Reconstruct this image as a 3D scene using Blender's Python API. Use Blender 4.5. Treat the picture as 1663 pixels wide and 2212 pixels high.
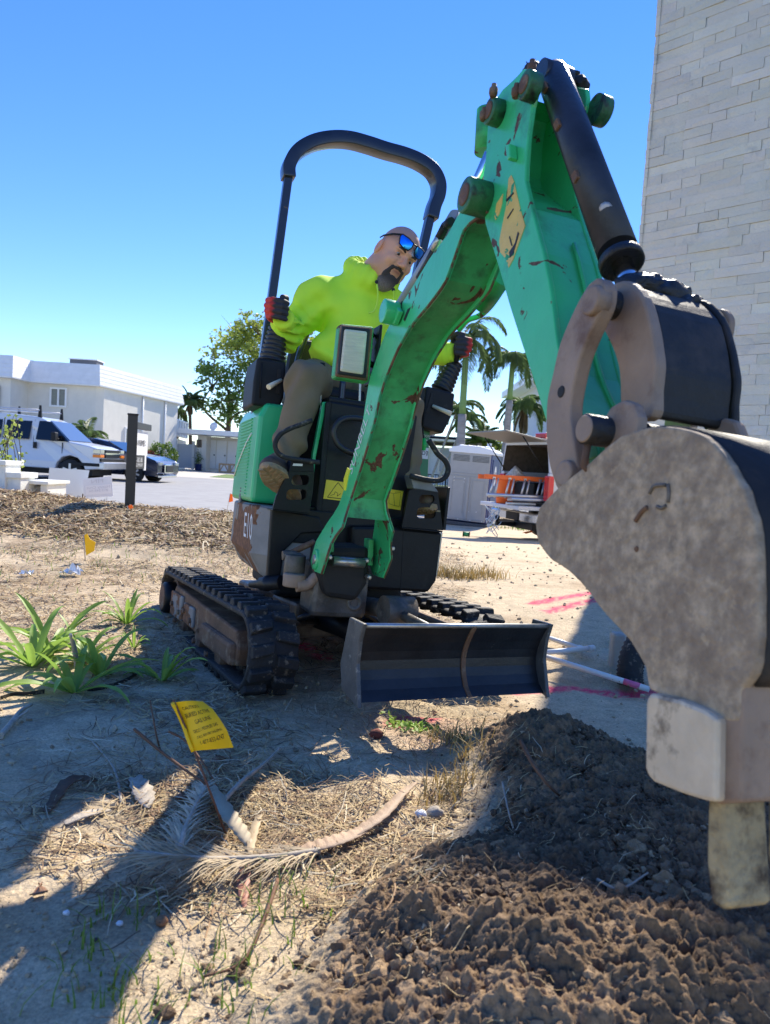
import bpy, math, random
import numpy as np
from mathutils import Vector, Matrix, noise as mnoise
random.seed(7); rng = np.random.default_rng(7)
R_ = math.radians
scene = bpy.context.scene
for o_ in list(bpy.data.objects): bpy.data.objects.remove(o_)
COL = scene.collection

# ---------------- camera ----------------
FPX, CX, CY = 1535.0, 831.5, 1106.0          # photo measured at 1663 x 2212
EYE = np.array([0.0, 0.0, 0.80])
PITCH, ROLL = R_(3.6), R_(3.4)
cam = bpy.data.cameras.new('camera'); camo = bpy.data.objects.new('camera', cam); COL.objects.link(camo)
RC = Matrix.Rotation(math.pi/2-PITCH, 3, 'X') @ Matrix.Rotation(ROLL, 3, 'Z')
camo.matrix_world = Matrix.Translation(Vector(EYE)) @ RC.to_4x4()
cam.sensor_fit = 'VERTICAL'; cam.sensor_height = 36; cam.sensor_width = 27; cam.lens = 36*FPX/2212
cam.clip_start = 0.02; cam.clip_end = 3000
cam.dof.use_dof = True; cam.dof.focus_distance = 2.9; cam.dof.aperture_fstop = 7.0
scene.camera = camo
scene.render.resolution_x, scene.render.resolution_y = 770, 1024

# ---------------- sky and sun ----------------
SUN_AZ, SUN_EL = R_(20.3), R_(40)
world = bpy.data.worlds.new('World'); scene.world = world; world.use_nodes = True
nt = world.node_tree; bg = nt.nodes['Background']
sky = nt.nodes.new('ShaderNodeTexSky'); sky.sky_type = 'NISHITA'; sky.sun_disc = False
sky.sun_elevation = SUN_EL; sky.sun_rotation = SUN_AZ; sky.air_density = 1.0; sky.dust_density = 0.0; sky.ozone_density = 5.0
skg = nt.nodes.new('ShaderNodeGamma'); skg.inputs[1].default_value = 0.86; nt.links.new(sky.outputs[0], skg.inputs[0])
skh = nt.nodes.new('ShaderNodeHueSaturation'); skh.inputs['Saturation'].default_value = 1.32; skh.inputs['Hue'].default_value = .519; nt.links.new(skg.outputs[0], skh.inputs['Color'])
nt.links.new(skh.outputs[0], bg.inputs[0]); bg.inputs[1].default_value = 0.13
sund = bpy.data.lights.new('sun', 'SUN'); sund.energy = 3.5; sund.angle = R_(0.5); sund.color = (1, .925, .79)
suno = bpy.data.objects.new('sun', sund); COL.objects.link(suno)
sdir = Vector((math.sin(SUN_AZ)*math.cos(SUN_EL), math.cos(SUN_AZ)*math.cos(SUN_EL), math.sin(SUN_EL)))
suno.rotation_euler = sdir.to_track_quat('Z', 'Y').to_euler(); suno.location = sdir*30
scene.view_settings.view_transform = 'Standard'; scene.view_settings.look = 'None'
scene.view_settings.exposure = 1.3; scene.view_settings.gamma = 1.0

# ---------------- measuring ----------------
RCn = np.array(RC)
def ray(x, y): return RCn @ np.array([(x-CX)/FPX, -(y-CY)/FPX, -1.0])
def G(x, y, z=0.0):
    d = ray(x, y); return EYE + d*(z-EYE[2])/d[2]
def PY(x, y, Y):
    d = ray(x, y); return EYE + d*Y/d[1]
def frame(h, ro, pi_):
    v = np.array([math.sin(h), -math.cos(h), 0]); u = np.array([math.cos(h), math.sin(h), 0]); w = np.array([0, 0, 1.])
    u2 = u*math.cos(ro)-w*math.sin(ro); w2 = w*math.cos(ro)+u*math.sin(ro)
    v3 = v*math.cos(pi_)+w2*math.sin(pi_); w3 = w2*math.cos(pi_)-v*math.sin(pi_)
    return u2, v3, w3
class Fr:
    def __init__(s, O, h, ro, pi_):
        s.O = np.array(O, float); s.u, s.v, s.w = frame(h, ro, pi_)
    def P(s, a, b, c): return s.O+s.u*a+s.v*b+s.w*c
    def hit(s, x, y, n, c):
        d = ray(x, y); t = ((s.O+n*c-EYE)@n)/(d@n); p = EYE+d*t-s.O
        return (p@s.u, p@s.v, p@s.w)
    def onu(s, x, y, c): a = s.hit(x, y, s.u, c); return (a[1], a[2])      # -> (v,w)
    def onv(s, x, y, c): a = s.hit(x, y, s.v, c); return (a[0], a[2])      # -> (u,w)
    def onw(s, x, y, c): a = s.hit(x, y, s.w, c); return (a[0], a[1])      # -> (u,v)
    def pv(s, x, y, c): return s.P(*s.hit(x, y, s.v, c))
    def pu(s, x, y, c): return s.P(*s.hit(x, y, s.u, c))
U = Fr((-.33, 3.34, -.10), R_(20), .06, .03)
T = Fr((-.33, 3.34, -.108), R_(27.6), .053, .053)
W0 = Fr((0, 0, 0), 0, 0, 0)

# ---------------- mesh helpers ----------------
class MB:
    def __init__(s): s.V = []; s.F = []; s.M = []; s.S = []; s.C = []; s.m = 0; s.sm = False; s.c = None
    def add(s, vs, fs, m=None, sm=None):
        k = len(s.V); s.V += [tuple(map(float, v)) for v in vs]
        for f in fs:
            s.F.append(tuple(i+k for i in f)); s.M.append(s.m if m is None else m); s.S.append(s.sm if sm is None else sm)
        if s.c is not None: s.C += [s.c]*len(vs)
        else: s.C += [(1, 1, 1)]*len(vs)
        return s
    def box(s, c, h, ax=None, m=None, tap=1.0):
        c = np.array(c, float); ax = ax or (np.eye(3)[0], np.eye(3)[1], np.eye(3)[2])
        vs = []
        for k in (-1, 1):
            t = tap if k > 0 else 1.0
            for j in (-1, 1):
                for i in (-1, 1): vs.append(c+ax[0]*h[0]*i*t+ax[1]*h[1]*j*t+ax[2]*h[2]*k)
        return s.add(vs, [(0, 2, 3, 1), (4, 5, 7, 6), (0, 1, 5, 4), (2, 6, 7, 3), (0, 4, 6, 2), (1, 3, 7, 5)], m, False)
    def fbox(s, fr, a, b, c, m=None):           # box in a frame, ranges
        o = fr.P((a[0]+a[1])/2, (b[0]+b[1])/2, (c[0]+c[1])/2)
        return s.box(o, (abs(a[1]-a[0])/2, abs(b[1]-b[0])/2, abs(c[1]-c[0])/2), (fr.u, fr.v, fr.w), m)
    def loft(s, rings, cap=True, m=None, sm=True, closed=True):
        n = len(rings[0]); vs = [p for r in rings for p in r]; fs = []
        for i in range(len(rings)-1):
            for j in range(n if closed else n-1):
                a = i*n+j; b = i*n+(j+1) % n; fs.append((a, b, b+n, a+n))
        k = len(s.F); s.add(vs, fs, m, sm)
        if cap:
            base = len(s.V)-len(vs)
            s.F.append(tuple(base+j for j in reversed(range(n)))); s.F.append(tuple(base+(len(rings)-1)*n+j for j in range(n)))
            mm = s.m if m is None else m; s.M += [mm, mm]; s.S += [False, False]
        return s
    def prism(s, prof, fn, c0, c1, m=None, sm=False):
        return s.loft([[fn(a, b, c0) for a, b in prof], [fn(a, b, c1) for a, b in prof]], True, m, sm)
    def tube(s, path, r, n=10, m=None, cap=True):
        path = [np.array(p, float) for p in path]; rr = r if hasattr(r, '__len__') else [r]*len(path)
        rings = []; nrm = None
        for i, p in enumerate(path):
            t = path[min(i+1, len(path)-1)]-path[max(i-1, 0)]; t = t/(np.linalg.norm(t)+1e-9)
            if nrm is None:
                a = np.array([0, 0, 1.]) if abs(t[2]) < .9 else np.array([1., 0, 0]); nrm = np.cross(t, a)
            nrm = nrm-t*(nrm@t); nrm /= np.linalg.norm(nrm)+1e-9; b = np.cross(t, nrm)
            rings.append([p+rr[i]*(nrm*math.cos(q)+b*math.sin(q)) for q in (2*math.pi*k/n for k in range(n))])
        return s.loft(rings, cap, m, True)
    def lathe(s, p, ax, prof, n=20, m=None, sm=True):
        p = np.array(p, float); ax = np.array(ax, float); ax /= np.linalg.norm(ax)
        a = np.array([0, 0, 1.]) if abs(ax[2]) < .9 else np.array([1., 0, 0]); e1 = np.cross(ax, a); e1 /= np.linalg.norm(e1); e2 = np.cross(ax, e1)
        rings = [[p+ax*t+max(r, 1e-5)*(e1*math.cos(q)+e2*math.sin(q)) for q in (2*math.pi*k/n for k in range(n))] for t, r in prof]
        return s.loft(rings, True, m, sm)
    def cyl(s, p0, p1, r, n=20, m=None):
        p0 = np.array(p0, float); p1 = np.array(p1, float); L = np.linalg.norm(p1-p0)
        return s.lathe(p0, p1-p0, [(0, r), (L, r)], n, m)
    def quad(s, a, b, c, d, m=None): return s.add([a, b, c, d], [(0, 1, 2, 3)], m, False)
    def build(s, name, mats, parent=None, bevel=0, bsegs=2, disp=None, auto=False, sub=0):
        org = np.array(parent['org']) if parent is not None and 'org' in parent.keys() else np.zeros(3)
        me = bpy.data.meshes.new(name)
        V = np.array(s.V)-org if s.V else np.zeros((0, 3))
        me.from_pydata(V.tolist(), [], s.F)
        for mt in (mats if isinstance(mats, (list, tuple)) else [mats]): me.materials.append(mt)
        me.polygons.foreach_set('material_index', s.M); me.polygons.foreach_set('use_smooth', s.S)
        ca = me.color_attributes.new('Col', 'FLOAT_COLOR', 'POINT')
        ca.data.foreach_set('color', np.hstack([np.array(s.C, float).reshape(-1, 3), np.ones((len(s.V), 1))]).ravel())
        me.update()
        o = bpy.data.objects.new(name, me); COL.objects.link(o)
        if parent is not None: o.parent = parent; o['org'] = list(map(float, org))
        if bevel:
            b = o.modifiers.new('bevel', 'BEVEL'); b.width = bevel; b.segments = bsegs; b.limit_method = 'ANGLE'; b.angle_limit = R_(32); b.harden_normals = False
        if sub:
            q = o.modifiers.new('sub', 'SUBSURF'); q.levels = sub; q.render_levels = sub
        return o
def tag(o, label=None, cat=None, group=None, kind=None):
    if label: o['label'] = label
    if cat: o['category'] = cat
    if group: o['group'] = group
    if kind: o['kind'] = kind
    return o
def thing(name, loc, label, cat, group=None):
    o = bpy.data.objects.new(name, None); COL.objects.link(o); o.location = tuple(map(float, loc)); o.empty_display_size = .1
    o['org'] = list(map(float, loc)); return tag(o, label, cat, group)
def spline(pts, n=8):
    pts = [np.array(p, float) for p in pts]; out = []
    q = [2*pts[0]-pts[1]]+pts+[2*pts[-1]-pts[-2]]
    for i in range(1, len(q)-2):
        for k in range(n):
            t = k/n; a, b, c, d = q[i-1], q[i], q[i+1], q[i+2]
            out.append(.5*((2*b)+(c-a)*t+(2*a-5*b+4*c-d)*t*t+(3*b-a-3*c+d)*t**3))
    return out+[pts[-1]]
def smooth_poly(pts, n=3):
    q = [np.array(p, float) for p in pts]; N = len(q); out = []
    for i in range(N):
        a, b, c, d = q[i-1], q[i], q[(i+1) % N], q[(i+2) % N]
        for k in range(n):
            t = k/n; out.append(tuple(.5*((2*b)+(c-a)*t+(2*a-5*b+4*c-d)*t*t+(3*b-a-3*c+d)*t**3)))
    return out
def copy_tree(o, parent=None):
    c = o.copy(); COL.objects.link(c)
    if parent is not None: c.parent = parent
    for ch in list(o.children): copy_tree(ch, c)
    return c
# signed-distance modelling for organic shapes
def surface_nets(f, lo, hi, h):
    lo = np.array(lo, float); n = np.ceil((np.array(hi)-lo)/h).astype(int)+1
    X, Y, Z = np.meshgrid(*[lo[i]+h*np.arange(n[i]) for i in range(3)], indexing='ij')
    D = f(X, Y, Z); In = D < 0
    c = np.zeros((n[0]-1, n[1]-1, n[2]-1, 3)); cnt = np.zeros(c.shape[:3])
    sl = lambda d, ax: tuple(slice(d[i], n[i]-1+d[i]) for i in range(3))
    for ax in range(3):
        for d1 in (0, 1):
            for d2 in (0, 1):
                d = [0, 0, 0]; oth = [i for i in range(3) if i != ax]; d[oth[0]] = d1; d[oth[1]] = d2; e = list(d); e[ax] = 1
                A = D[sl(d, 0)]; B = D[sl(e, 0)]; m = (A < 0) != (B < 0); t = np.where(m, A/np.where(m, A-B, 1), 0)
                for i in range(3): c[..., i] += np.where(m, d[i]+(t if i == ax else 0), 0)
                cnt += m
    ok = cnt > 0; idx = -np.ones(ok.shape, int); idx[ok] = np.arange(ok.sum())
    g = np.argwhere(ok); V = lo+h*(g+c[ok]/cnt[ok][:, None]); F = []
    for ax in range(3):
        o1, o2 = [(1, 2), (2, 0), (0, 1)][ax]
        a = [slice(1, n[i]-1) for i in range(3)]; a[ax] = slice(0, n[ax]-1); b = list(a); b[ax] = slice(1, n[ax])
        A = In[tuple(a)]; B = In[tuple(b)]; ch = np.argwhere(A != B); off = np.array([1, 1, 1]); off[ax] = 0
        ch = ch+off; s_ = A[tuple((ch-off).T)]
        def gi(q): return idx[tuple(q.T)]
        e1 = np.zeros(3, int); e1[o1] = 1; e2 = np.zeros(3, int); e2[o2] = 1
        q = np.stack([gi(ch-e1-e2), gi(ch-e2), gi(ch), gi(ch-e1)], 1)
        q[~s_] = q[~s_][:, ::-1]; F.append(q)
    F = np.vstack(F); F = F[(F >= 0).all(1)]
    return V, F
def smin(a, b, k):
    h = np.clip(.5+.5*(b-a)/k, 0, 1); return b*(1-h)+a*h-k*h*(1-h)
def smax(a, b, k): return -smin(-a, -b, k)
def s_ell(X, Y, Z, c, r):
    x, y, z = (X-c[0])/r[0], (Y-c[1])/r[1], (Z-c[2])/r[2]; k0 = np.sqrt(x*x+y*y+z*z)
    k1 = np.sqrt((x/r[0])**2+(y/r[1])**2+(z/r[2])**2)+1e-9; return k0*(k0-1)/k1
def s_cap(X, Y, Z, a, b, r0, r1=None):
    a = np.array(a, float); b = np.array(b, float); r1 = r0 if r1 is None else r1; d = b-a; L = d@d
    t = np.clip(((X-a[0])*d[0]+(Y-a[1])*d[1]+(Z-a[2])*d[2])/L, 0, 1)
    return np.sqrt((X-a[0]-t*d[0])**2+(Y-a[1]-t*d[1])**2+(Z-a[2]-t*d[2])**2)-(r0+(r1-r0)*t)
def sdf_mesh(name, f, lo, hi, h, mats, parent, xf=None, col=None, smooth=True):
    V, F = surface_nets(f, lo, hi, h); mb = MB()
    C = col(V) if col else None
    if xf is not None: V = xf(V)
    mb.V = [tuple(v) for v in V]; mb.F = [tuple(int(i) for i in q) for q in F]; mb.M = [0]*len(F); mb.S = [smooth]*len(F)
    mb.C = C.tolist() if C is not None else [(1, 1, 1)]*len(V)
    return mb.build(name, mats, parent)

# ---------------- materials ----------------
def mat(name, col=(.5, .5, .5), rough=.6, metal=0, var=0, vs=8, bump=0, bs=60, spec=None, coords='Object', chips=None, dirt=None, attr=False,
        trans=0, emis=None, bumpd=.01, rvar=0, subs=0, alpha=1, stretch=None, coat=0, d2=None):
    m = bpy.data.materials.new(name); m.use_nodes = True; t = m.node_tree; N = t.nodes; L = t.links; b = N['Principled BSDF']
    b.inputs['Roughness'].default_value = rough; b.inputs['Metallic'].default_value = metal
    b.inputs['Base Color'].default_value = (*col, 1)
    if spec is not None: b.inputs['Specular IOR Level'].default_value = spec
    if trans: b.inputs['Transmission Weight'].default_value = trans
    if coat: b.inputs['Coat Weight'].default_value = coat; b.inputs['Coat Roughness'].default_value = .15
    if alpha < 1: b.inputs['Alpha'].default_value = alpha
    if emis: b.inputs['Emission Color'].default_value = (*emis[0], 1); b.inputs['Emission Strength'].default_value = emis[1]
    if subs: b.inputs['Subsurface Weight'].default_value = subs; b.inputs['Subsurface Radius'].default_value = (.02, .008, .004)
    tc = N.new('ShaderNodeTexCoord'); src = tc.outputs[coords]
    if stretch:
        mp = N.new('ShaderNodeMapping'); mp.inputs['Scale'].default_value = stretch; L.new(src, mp.inputs[0]); src = mp.outputs[0]
    def nz(scale, det=6, ro=.6, dist=0):
        n = N.new('ShaderNodeTexNoise'); n.inputs['Scale'].default_value = scale; n.inputs['Detail'].default_value = det
        n.inputs['Roughness'].default_value = ro; n.inputs['Distortion'].default_value = dist; L.new(src, n.inputs['Vector']); return n.outputs['Fac']
    def ramp(fac, a, b_, c0, c1):
        r = N.new('ShaderNodeValToRGB'); r.color_ramp.elements[0].position = a; r.color_ramp.elements[1].position = b_
        r.color_ramp.elements[0].color = (*c0, 1); r.color_ramp.elements[1].color = (*c1, 1); L.new(fac, r.inputs[0]); return r.outputs[0]
    def mix(f, a, b_, mode='MIX'):
        x = N.new('ShaderNodeMix'); x.data_type = 'RGBA'; x.blend_type = mode
        if isinstance(f, (int, float)): x.inputs[0].default_value = f
        else: L.new(f, x.inputs[0])
        for i, q in ((6, a), (7, b_)):
            if isinstance(q, tuple): x.inputs[i].default_value = (*q, 1)
            else: L.new(q, x.inputs[i])
        return x.outputs[2]
    cur = tuple(col)
    if var:
        cur = ramp(nz(vs), .3, .7, tuple(max(0, c*(1-var)) for c in col), tuple(min(1, c*(1+var)) for c in col))
    if attr:
        at = N.new('ShaderNodeAttribute'); at.attribute_name = 'Col'; cur = mix(1.0, cur if not isinstance(cur, tuple) else tuple(cur), at.outputs['Color'], 'MULTIPLY')
    if dirt:                       # (colour, scale, lo, hi[, amount])
        f = ramp(nz(dirt[1], 8, .65), dirt[2], dirt[3], (0, 0, 0), (1, 1, 1)); cur = mix(f, cur, tuple(dirt[0]))
    if d2:
        f = ramp(nz(d2[1], 6, .7, .4), d2[2], d2[3], (0, 0, 0), (1, 1, 1)); cur = mix(f, cur, tuple(d2[0]))
    chipf = None
    if chips:                      # (colour, scale, threshold, distortion)
        chipf = ramp(nz(chips[1], 5, .55, chips[3] if len(chips) > 3 else .3), chips[2], chips[2]+.012, (0, 0, 0), (1, 1, 1))
        rc = ramp(nz(chips[1]*9, 6), .35, .65, tuple(c*.5 for c in chips[0]), tuple(c*1.3 for c in chips[0])); cur = mix(chipf, cur, rc)
        mr = N.new('ShaderNodeMapRange'); mr.inputs[3].default_value = rough; mr.inputs[4].default_value = .9; L.new(chipf, mr.inputs[0]); L.new(mr.outputs[0], b.inputs['Roughness'])
    if not isinstance(cur, tuple): L.new(cur, b.inputs['Base Color'])
    if rvar and not chips:
        mr = N.new('ShaderNodeMapRange'); mr.inputs[3].default_value = max(0, rough-rvar); mr.inputs[4].default_value = min(1, rough+rvar); L.new(nz(vs*1.7 if vs else 8), mr.inputs[0]); L.new(mr.outputs[0], b.inputs['Roughness'])
    if bump or chips:
        bp = N.new('ShaderNodeBump'); bp.inputs['Strength'].default_value = bump or .3; bp.inputs['Distance'].default_value = bumpd
        hsrc = nz(bs, 7, .65)
        if chips:
            mm = N.new('ShaderNodeMath'); mm.operation = 'MULTIPLY_ADD'; L.new(chipf, mm.inputs[0]); mm.inputs[1].default_value = -1.2; L.new(hsrc, mm.inputs[2]); hsrc = mm.outputs[0]
        L.new(hsrc, bp.inputs['Height']); L.new(bp.outputs[0], b.inputs['Normal'])
    m['h'] = 1
    return m
RUST = (.12, .058, .032)
M = {}
M['green'] = mat('green_paint', (.05, .54, .19), .30, chips=(RUST, 13, .625, .8), bump=.12, bs=40, var=.12, vs=5, dirt=((.04, .12, .05), 7, .56, .8), coat=.15)
M['green_in'] = mat('green_paint_worn_shaded', (.05, .40, .125), .5, chips=(RUST, 13, .635, .6), bump=.2, bs=60, var=.25, vs=10, dirt=((.03, .07, .03), 14, .5, .75))  # worn green, darkened for the shade on underside and inner faces
M['greenpin'] = mat('greasy_green', (.03, .16, .06), .5, var=.3, vs=15, bump=.4, bs=60, dirt=((.015, .014, .013), 22, .48, .62))
M['greencov'] = mat('green_cover', (.03, .50, .19), .35, var=.06, vs=4, bump=.05, coat=.2)
M['black'] = mat('black_steel', (.006, .0065, .008), .46, spec=.3, var=.4, vs=12, bump=.1, bs=80, dirt=((.035, .032, .028), 14, .60, .85))
M['blackpl'] = mat('black_plastic', (.010, .0105, .012), .55, spec=.3, var=.25, vs=15, bump=.12, bs=200, dirt=((.08, .07, .06), 18, .62, .9))
M['rubber'] = mat('rubber', (.018, .017, .017), .7, var=.3, vs=20, bump=.5, bs=90, dirt=((.25, .205, .15), 30, .57, .70))
M['boot'] = mat('rubber_boot', (.014, .014, .016), .45)
M['rusty'] = mat('rusty_steel', (.15, .078, .042), .75, var=.4, vs=9, bump=.5, bs=70, dirt=((.30, .22, .14), 13, .52, .68))
M['cw'] = mat('grey_rusty_casting', (.23, .22, .21), .6, chips=((.22, .10, .045), 5, .50, .6), bump=.3, bs=60, var=.2)
M['grease'] = mat('greasy_steel', (.085, .07, .055), .4, var=.5, vs=12, bump=.3, bs=60, dirt=((.22, .18, .14), 8, .5, .7))
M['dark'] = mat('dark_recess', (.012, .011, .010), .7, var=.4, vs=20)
M['dirty'] = mat('bucket_dried_mud', (.43, .325, .215), .8, var=.40, vs=60, bump=1.0, bs=45, dirt=((.25, .18, .12), 14, .44, .68), d2=((.52, .39, .25), 42, .58, .72), bumpd=.008)
M['worn'] = mat('bucket_worn_steel', (.62, .51, .37), .5, metal=.15, var=.15, vs=14, bump=.3, bs=50, dirt=((.22, .17, .12), 18, .56, .68))  # worn steel; cream base stands in for bright sand reflected in it
M['tooth'] = mat('rusty_tooth', (.42, .33, .18), .7, var=.3, vs=25, bump=.8, bs=60, dirt=((.07, .045, .025), 16, .46, .62))
M['link'] = mat('link_steel', (.31, .215, .15), .6, var=.2, vs=10, bump=.35, bs=40, dirt=((.16, .085, .05), 9, .54, .7))
M['shell'] = mat('bucket_shaded_steel', (.012, .011, .011), .6, metal=0, var=.4, vs=8, bump=.3, bs=30, dirt=((.07, .05, .035), 6, .55, .75))  # near-black base: shade of the bucket shell and link web painted in
M['cylp'] = mat('cylinder_paint', (.028, .032, .045), .36, metal=.25, var=.4, vs=8, bump=.15, bs=60, dirt=((.18, .095, .06), 9, .60, .74))
M['greaseblk'] = mat('black_grease', (.012, .010, .009), .35, var=.4, vs=20, bump=.6, bs=60)
M['chrome'] = mat('chrome', (.75, .76, .78), .15, metal=1)
M['steel'] = mat('bare_steel', (.45, .44, .42), .35, metal=.8, var=.2, vs=30)
M['cream'] = mat('cream_plastic', (.75, .66, .48), .5, var=.1, vs=30, dirt=((.2, .16, .1), 60, .6, .75))
M['lens'] = mat('lamp_lens', (.80, .74, .56), .35, var=.12, vs=10, bump=.5, bs=30, stretch=(1, 1, 8), coat=.5)
M['rops'] = mat('rops_paint', (.012, .016, .035), .33, var=.3, vs=10, bump=.06, chips=((.16, .11, .08), 16, .70, .6), coat=.3)
M['yellow'] = mat('yellow_sticker', (.85, .62, .03), .45, var=.05)
M['ink'] = mat('black_ink', (.01, .01, .01), .6)
M['white'] = mat('white_paint', (.80, .80, .79), .5, var=.03)
M['whitesign'] = mat('sign_white', (.78, .79, .80), .5)
M['red'] = mat('red_paint', (.55, .03, .02), .4)
M['orange'] = mat('orange_plastic', (.85, .16, .03), .45, var=.06)
M['alu'] = mat('aluminium', (.55, .56, .58), .35, metal=.7, var=.1)
M['glassdark'] = mat('tinted_glass', (.006, .008, .012), .05, spec=.6)
def text_mesh(txt, size, name='lettering'):
    cu = bpy.data.curves.new('tmp', 'FONT'); cu.body = txt; cu.size = size; cu.align_x = 'CENTER'; cu.align_y = 'CENTER'; cu.resolution_u = 2
    o = bpy.data.objects.new('tmp', cu); COL.objects.link(o); bpy.context.view_layer.update()
    me = o.to_mesh(); V = [tuple(v.co) for v in me.vertices]; F = [tuple(p.vertices) for p in me.polygons]; o.to_mesh_clear()
    bpy.data.objects.remove(o); bpy.data.curves.remove(cu)
    return V, F
def put_text(mb, txt, size, fn, m=0, sx=1.0):      # fn maps (x,y) in text plane -> world
    V, F = text_mesh(txt, size); mb.add([fn(v[0]*sx, v[1]) for v in V], F, m, False)
def hsh(x, y, s=1.0): return mnoise.noise(Vector((x*s, y*s, 3.7)))
# ---------------- terrain ----------------
def sstep(a, b, x):
    t = np.clip((x-a)/(b-a), 0, 1); return t*t*(3-2*t)
def vnoise(x, y, s, seed=0):
    x = np.asarray(x, float)*s; y = np.asarray(y, float)*s; xi = np.floor(x).astype(np.int64); yi = np.floor(y).astype(np.int64); fx = x-xi; fy = y-yi
    def h(i, j):
        n = (i*374761393+j*668265263+seed*974634777) & 0x7fffffff; n = ((n ^ (n >> 13))*1274126177) & 0x7fffffff; return (n & 0xffff)/65535.0
    sx = fx*fx*(3-2*fx); sy = fy*fy*(3-2*fy)
    a = h(xi, yi)*(1-sx)+h(xi+1, yi)*sx; b = h(xi, yi+1)*(1-sx)+h(xi+1, yi+1)*sx; return (a*(1-sy)+b*sy)*2-1
def fbm(x, y, s, o=4, seed=0, g=.5):
    r = 0; a = 1; t = 0
    for i in range(o): r = r+a*vnoise(x+i*17.3, y-i*9.1, s*2**i, seed+i); t += a; a *= g
    return r/t
def ridg(x, y, s, seed=0): return 1-np.abs(vnoise(x, y, s, seed))
def terr0(x, y):
    x = np.asarray(x, float); y = np.asarray(y, float)
    left = sstep(.8, -2.2, x-.04*y)
    # left side: gentle rise to a crest at y 7.5, then down to the road
    zl = .19*sstep(4.2, 7.3, y)*(1+.3*sstep(-2.5, -4.5, x)) - .47*sstep(7.6, 10.2, y)
    zl = zl*1.0 - .02*sstep(12, 30, y)
    zr = -.70*sstep(4.0, 20, y)
    z = zl*left+zr*(1-left)
    return z
def terr(x, y):
    x = np.asarray(x, float); y = np.asarray(y, float)
    z = terr0(x, y)
    near = 1-sstep(9, 13, y)
    z = z+near*(.012*fbm(x, y, 1.7, 3, 1)+.005*fbm(x, y, 9, 4, 2))
    # machine stands on ground that falls slightly to its left (viewer right)
    z = z-.09*np.exp(-((x-.35)**2+(y-3.3)**2)/1.1)-.03*np.exp(-((x+.7)**2+(y-3)**2)/1.5)
    # rough churned ground around the trench
    z = z+.030*np.exp(-((x+.0)**2/.5+(y-1.9)**2/.25))*fbm(x, y, 7, 4, 5)
    z = z+.05*np.exp(-((x-1.05)**2/.25+(y-3.3)**2/.35))*fbm(x, y, 5, 4, 8)-.07*np.exp(-((x-1.25)**2/.12+(y-3.0)**2/.10))
    z = z+.02*np.exp(-((x-.25)**2/.06+(y-2.25)**2/.03))*(1+fbm(x, y, 12, 3, 9))
    # mulch mound at the far left rim
    z = z+.07*np.exp(-((x+4.2)**2/1.5+(y-7.4)**2/.5))*(1+.5*fbm(x, y, 4, 3, 4))+.02*near*sstep(5, 7, y)*fbm(x, y, 5, 4, 6)
    return z
def dirtpile(x, y):
    # excavated soil: two heaps, higher than the sand by this much (<=0 : none)
    a = .12*np.exp(-((x-.52)**2/.045+(y-1.98)**2/.05))
    a = a+.13*np.exp(-((x-.62-.25*(1.6-y))**2/.09+(y-1.52)**2/.12))
    b = .165*np.exp(-((x-.26)**2/.11+(y-.95)**2/.055))+.12*np.exp(-((x-.75)**2/.10+(y-1.0)**2/.08))
    c = .085*np.exp(-((x-.16)**2/.03+(y-1.25)**2/.04))+.10*np.exp(-((x-.45)**2/.05+(y-1.28)**2/.05))+.12*np.exp(-((x-1.05)**2/.07+(y-1.75)**2/.05))
    tr = -.04*np.exp(-((x-.95)**2/.03+(y-1.35)**2/.05))
    return a+b+c+tr-.045+.035*fbm(x, y, 3.2, 3, 21)
def surf(x, y): return float(np.maximum(terr(x, y), terr0(x, y)+dirtpile(x, y)))
def grid_mesh(name, X, Y, Z, mats, C=None, kind=None, label=None, cat=None, flip=False):
    n, m = X.shape; me = bpy.data.meshes.new(name)
    V = np.stack([X, Y, Z], -1).reshape(-1, 3); i = np.arange(n*m).reshape(n, m)
    F = np.stack([i[:-1, :-1], i[:-1, 1:], i[1:, 1:], i[1:, :-1]], -1).reshape(-1, 4)
    if flip: F = F[:, ::-1]
    me.vertices.add(len(V)); me.vertices.foreach_set('co', V.ravel()); me.loops.add(F.size); me.loops.foreach_set('vertex_index', F.ravel())
    me.polygons.add(len(F)); me.polygons.foreach_set('loop_start', np.arange(0, F.size, 4)); me.polygons.foreach_set('use_smooth', np.ones(len(F), bool))
    if C is not None:
        ca = me.color_attributes.new('Col', 'FLOAT_COLOR', 'POINT'); ca.data.foreach_set('color', np.concatenate([C, np.ones(C.shape[:2]+(1,))], -1).ravel())
    me.update(calc_edges=True); me.validate()
    for q in (mats if isinstance(mats, list) else [mats]): me.materials.append(q)
    o = bpy.data.objects.new(name, me); COL.objects.link(o); tag(o, label, cat, None, kind); return o
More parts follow.
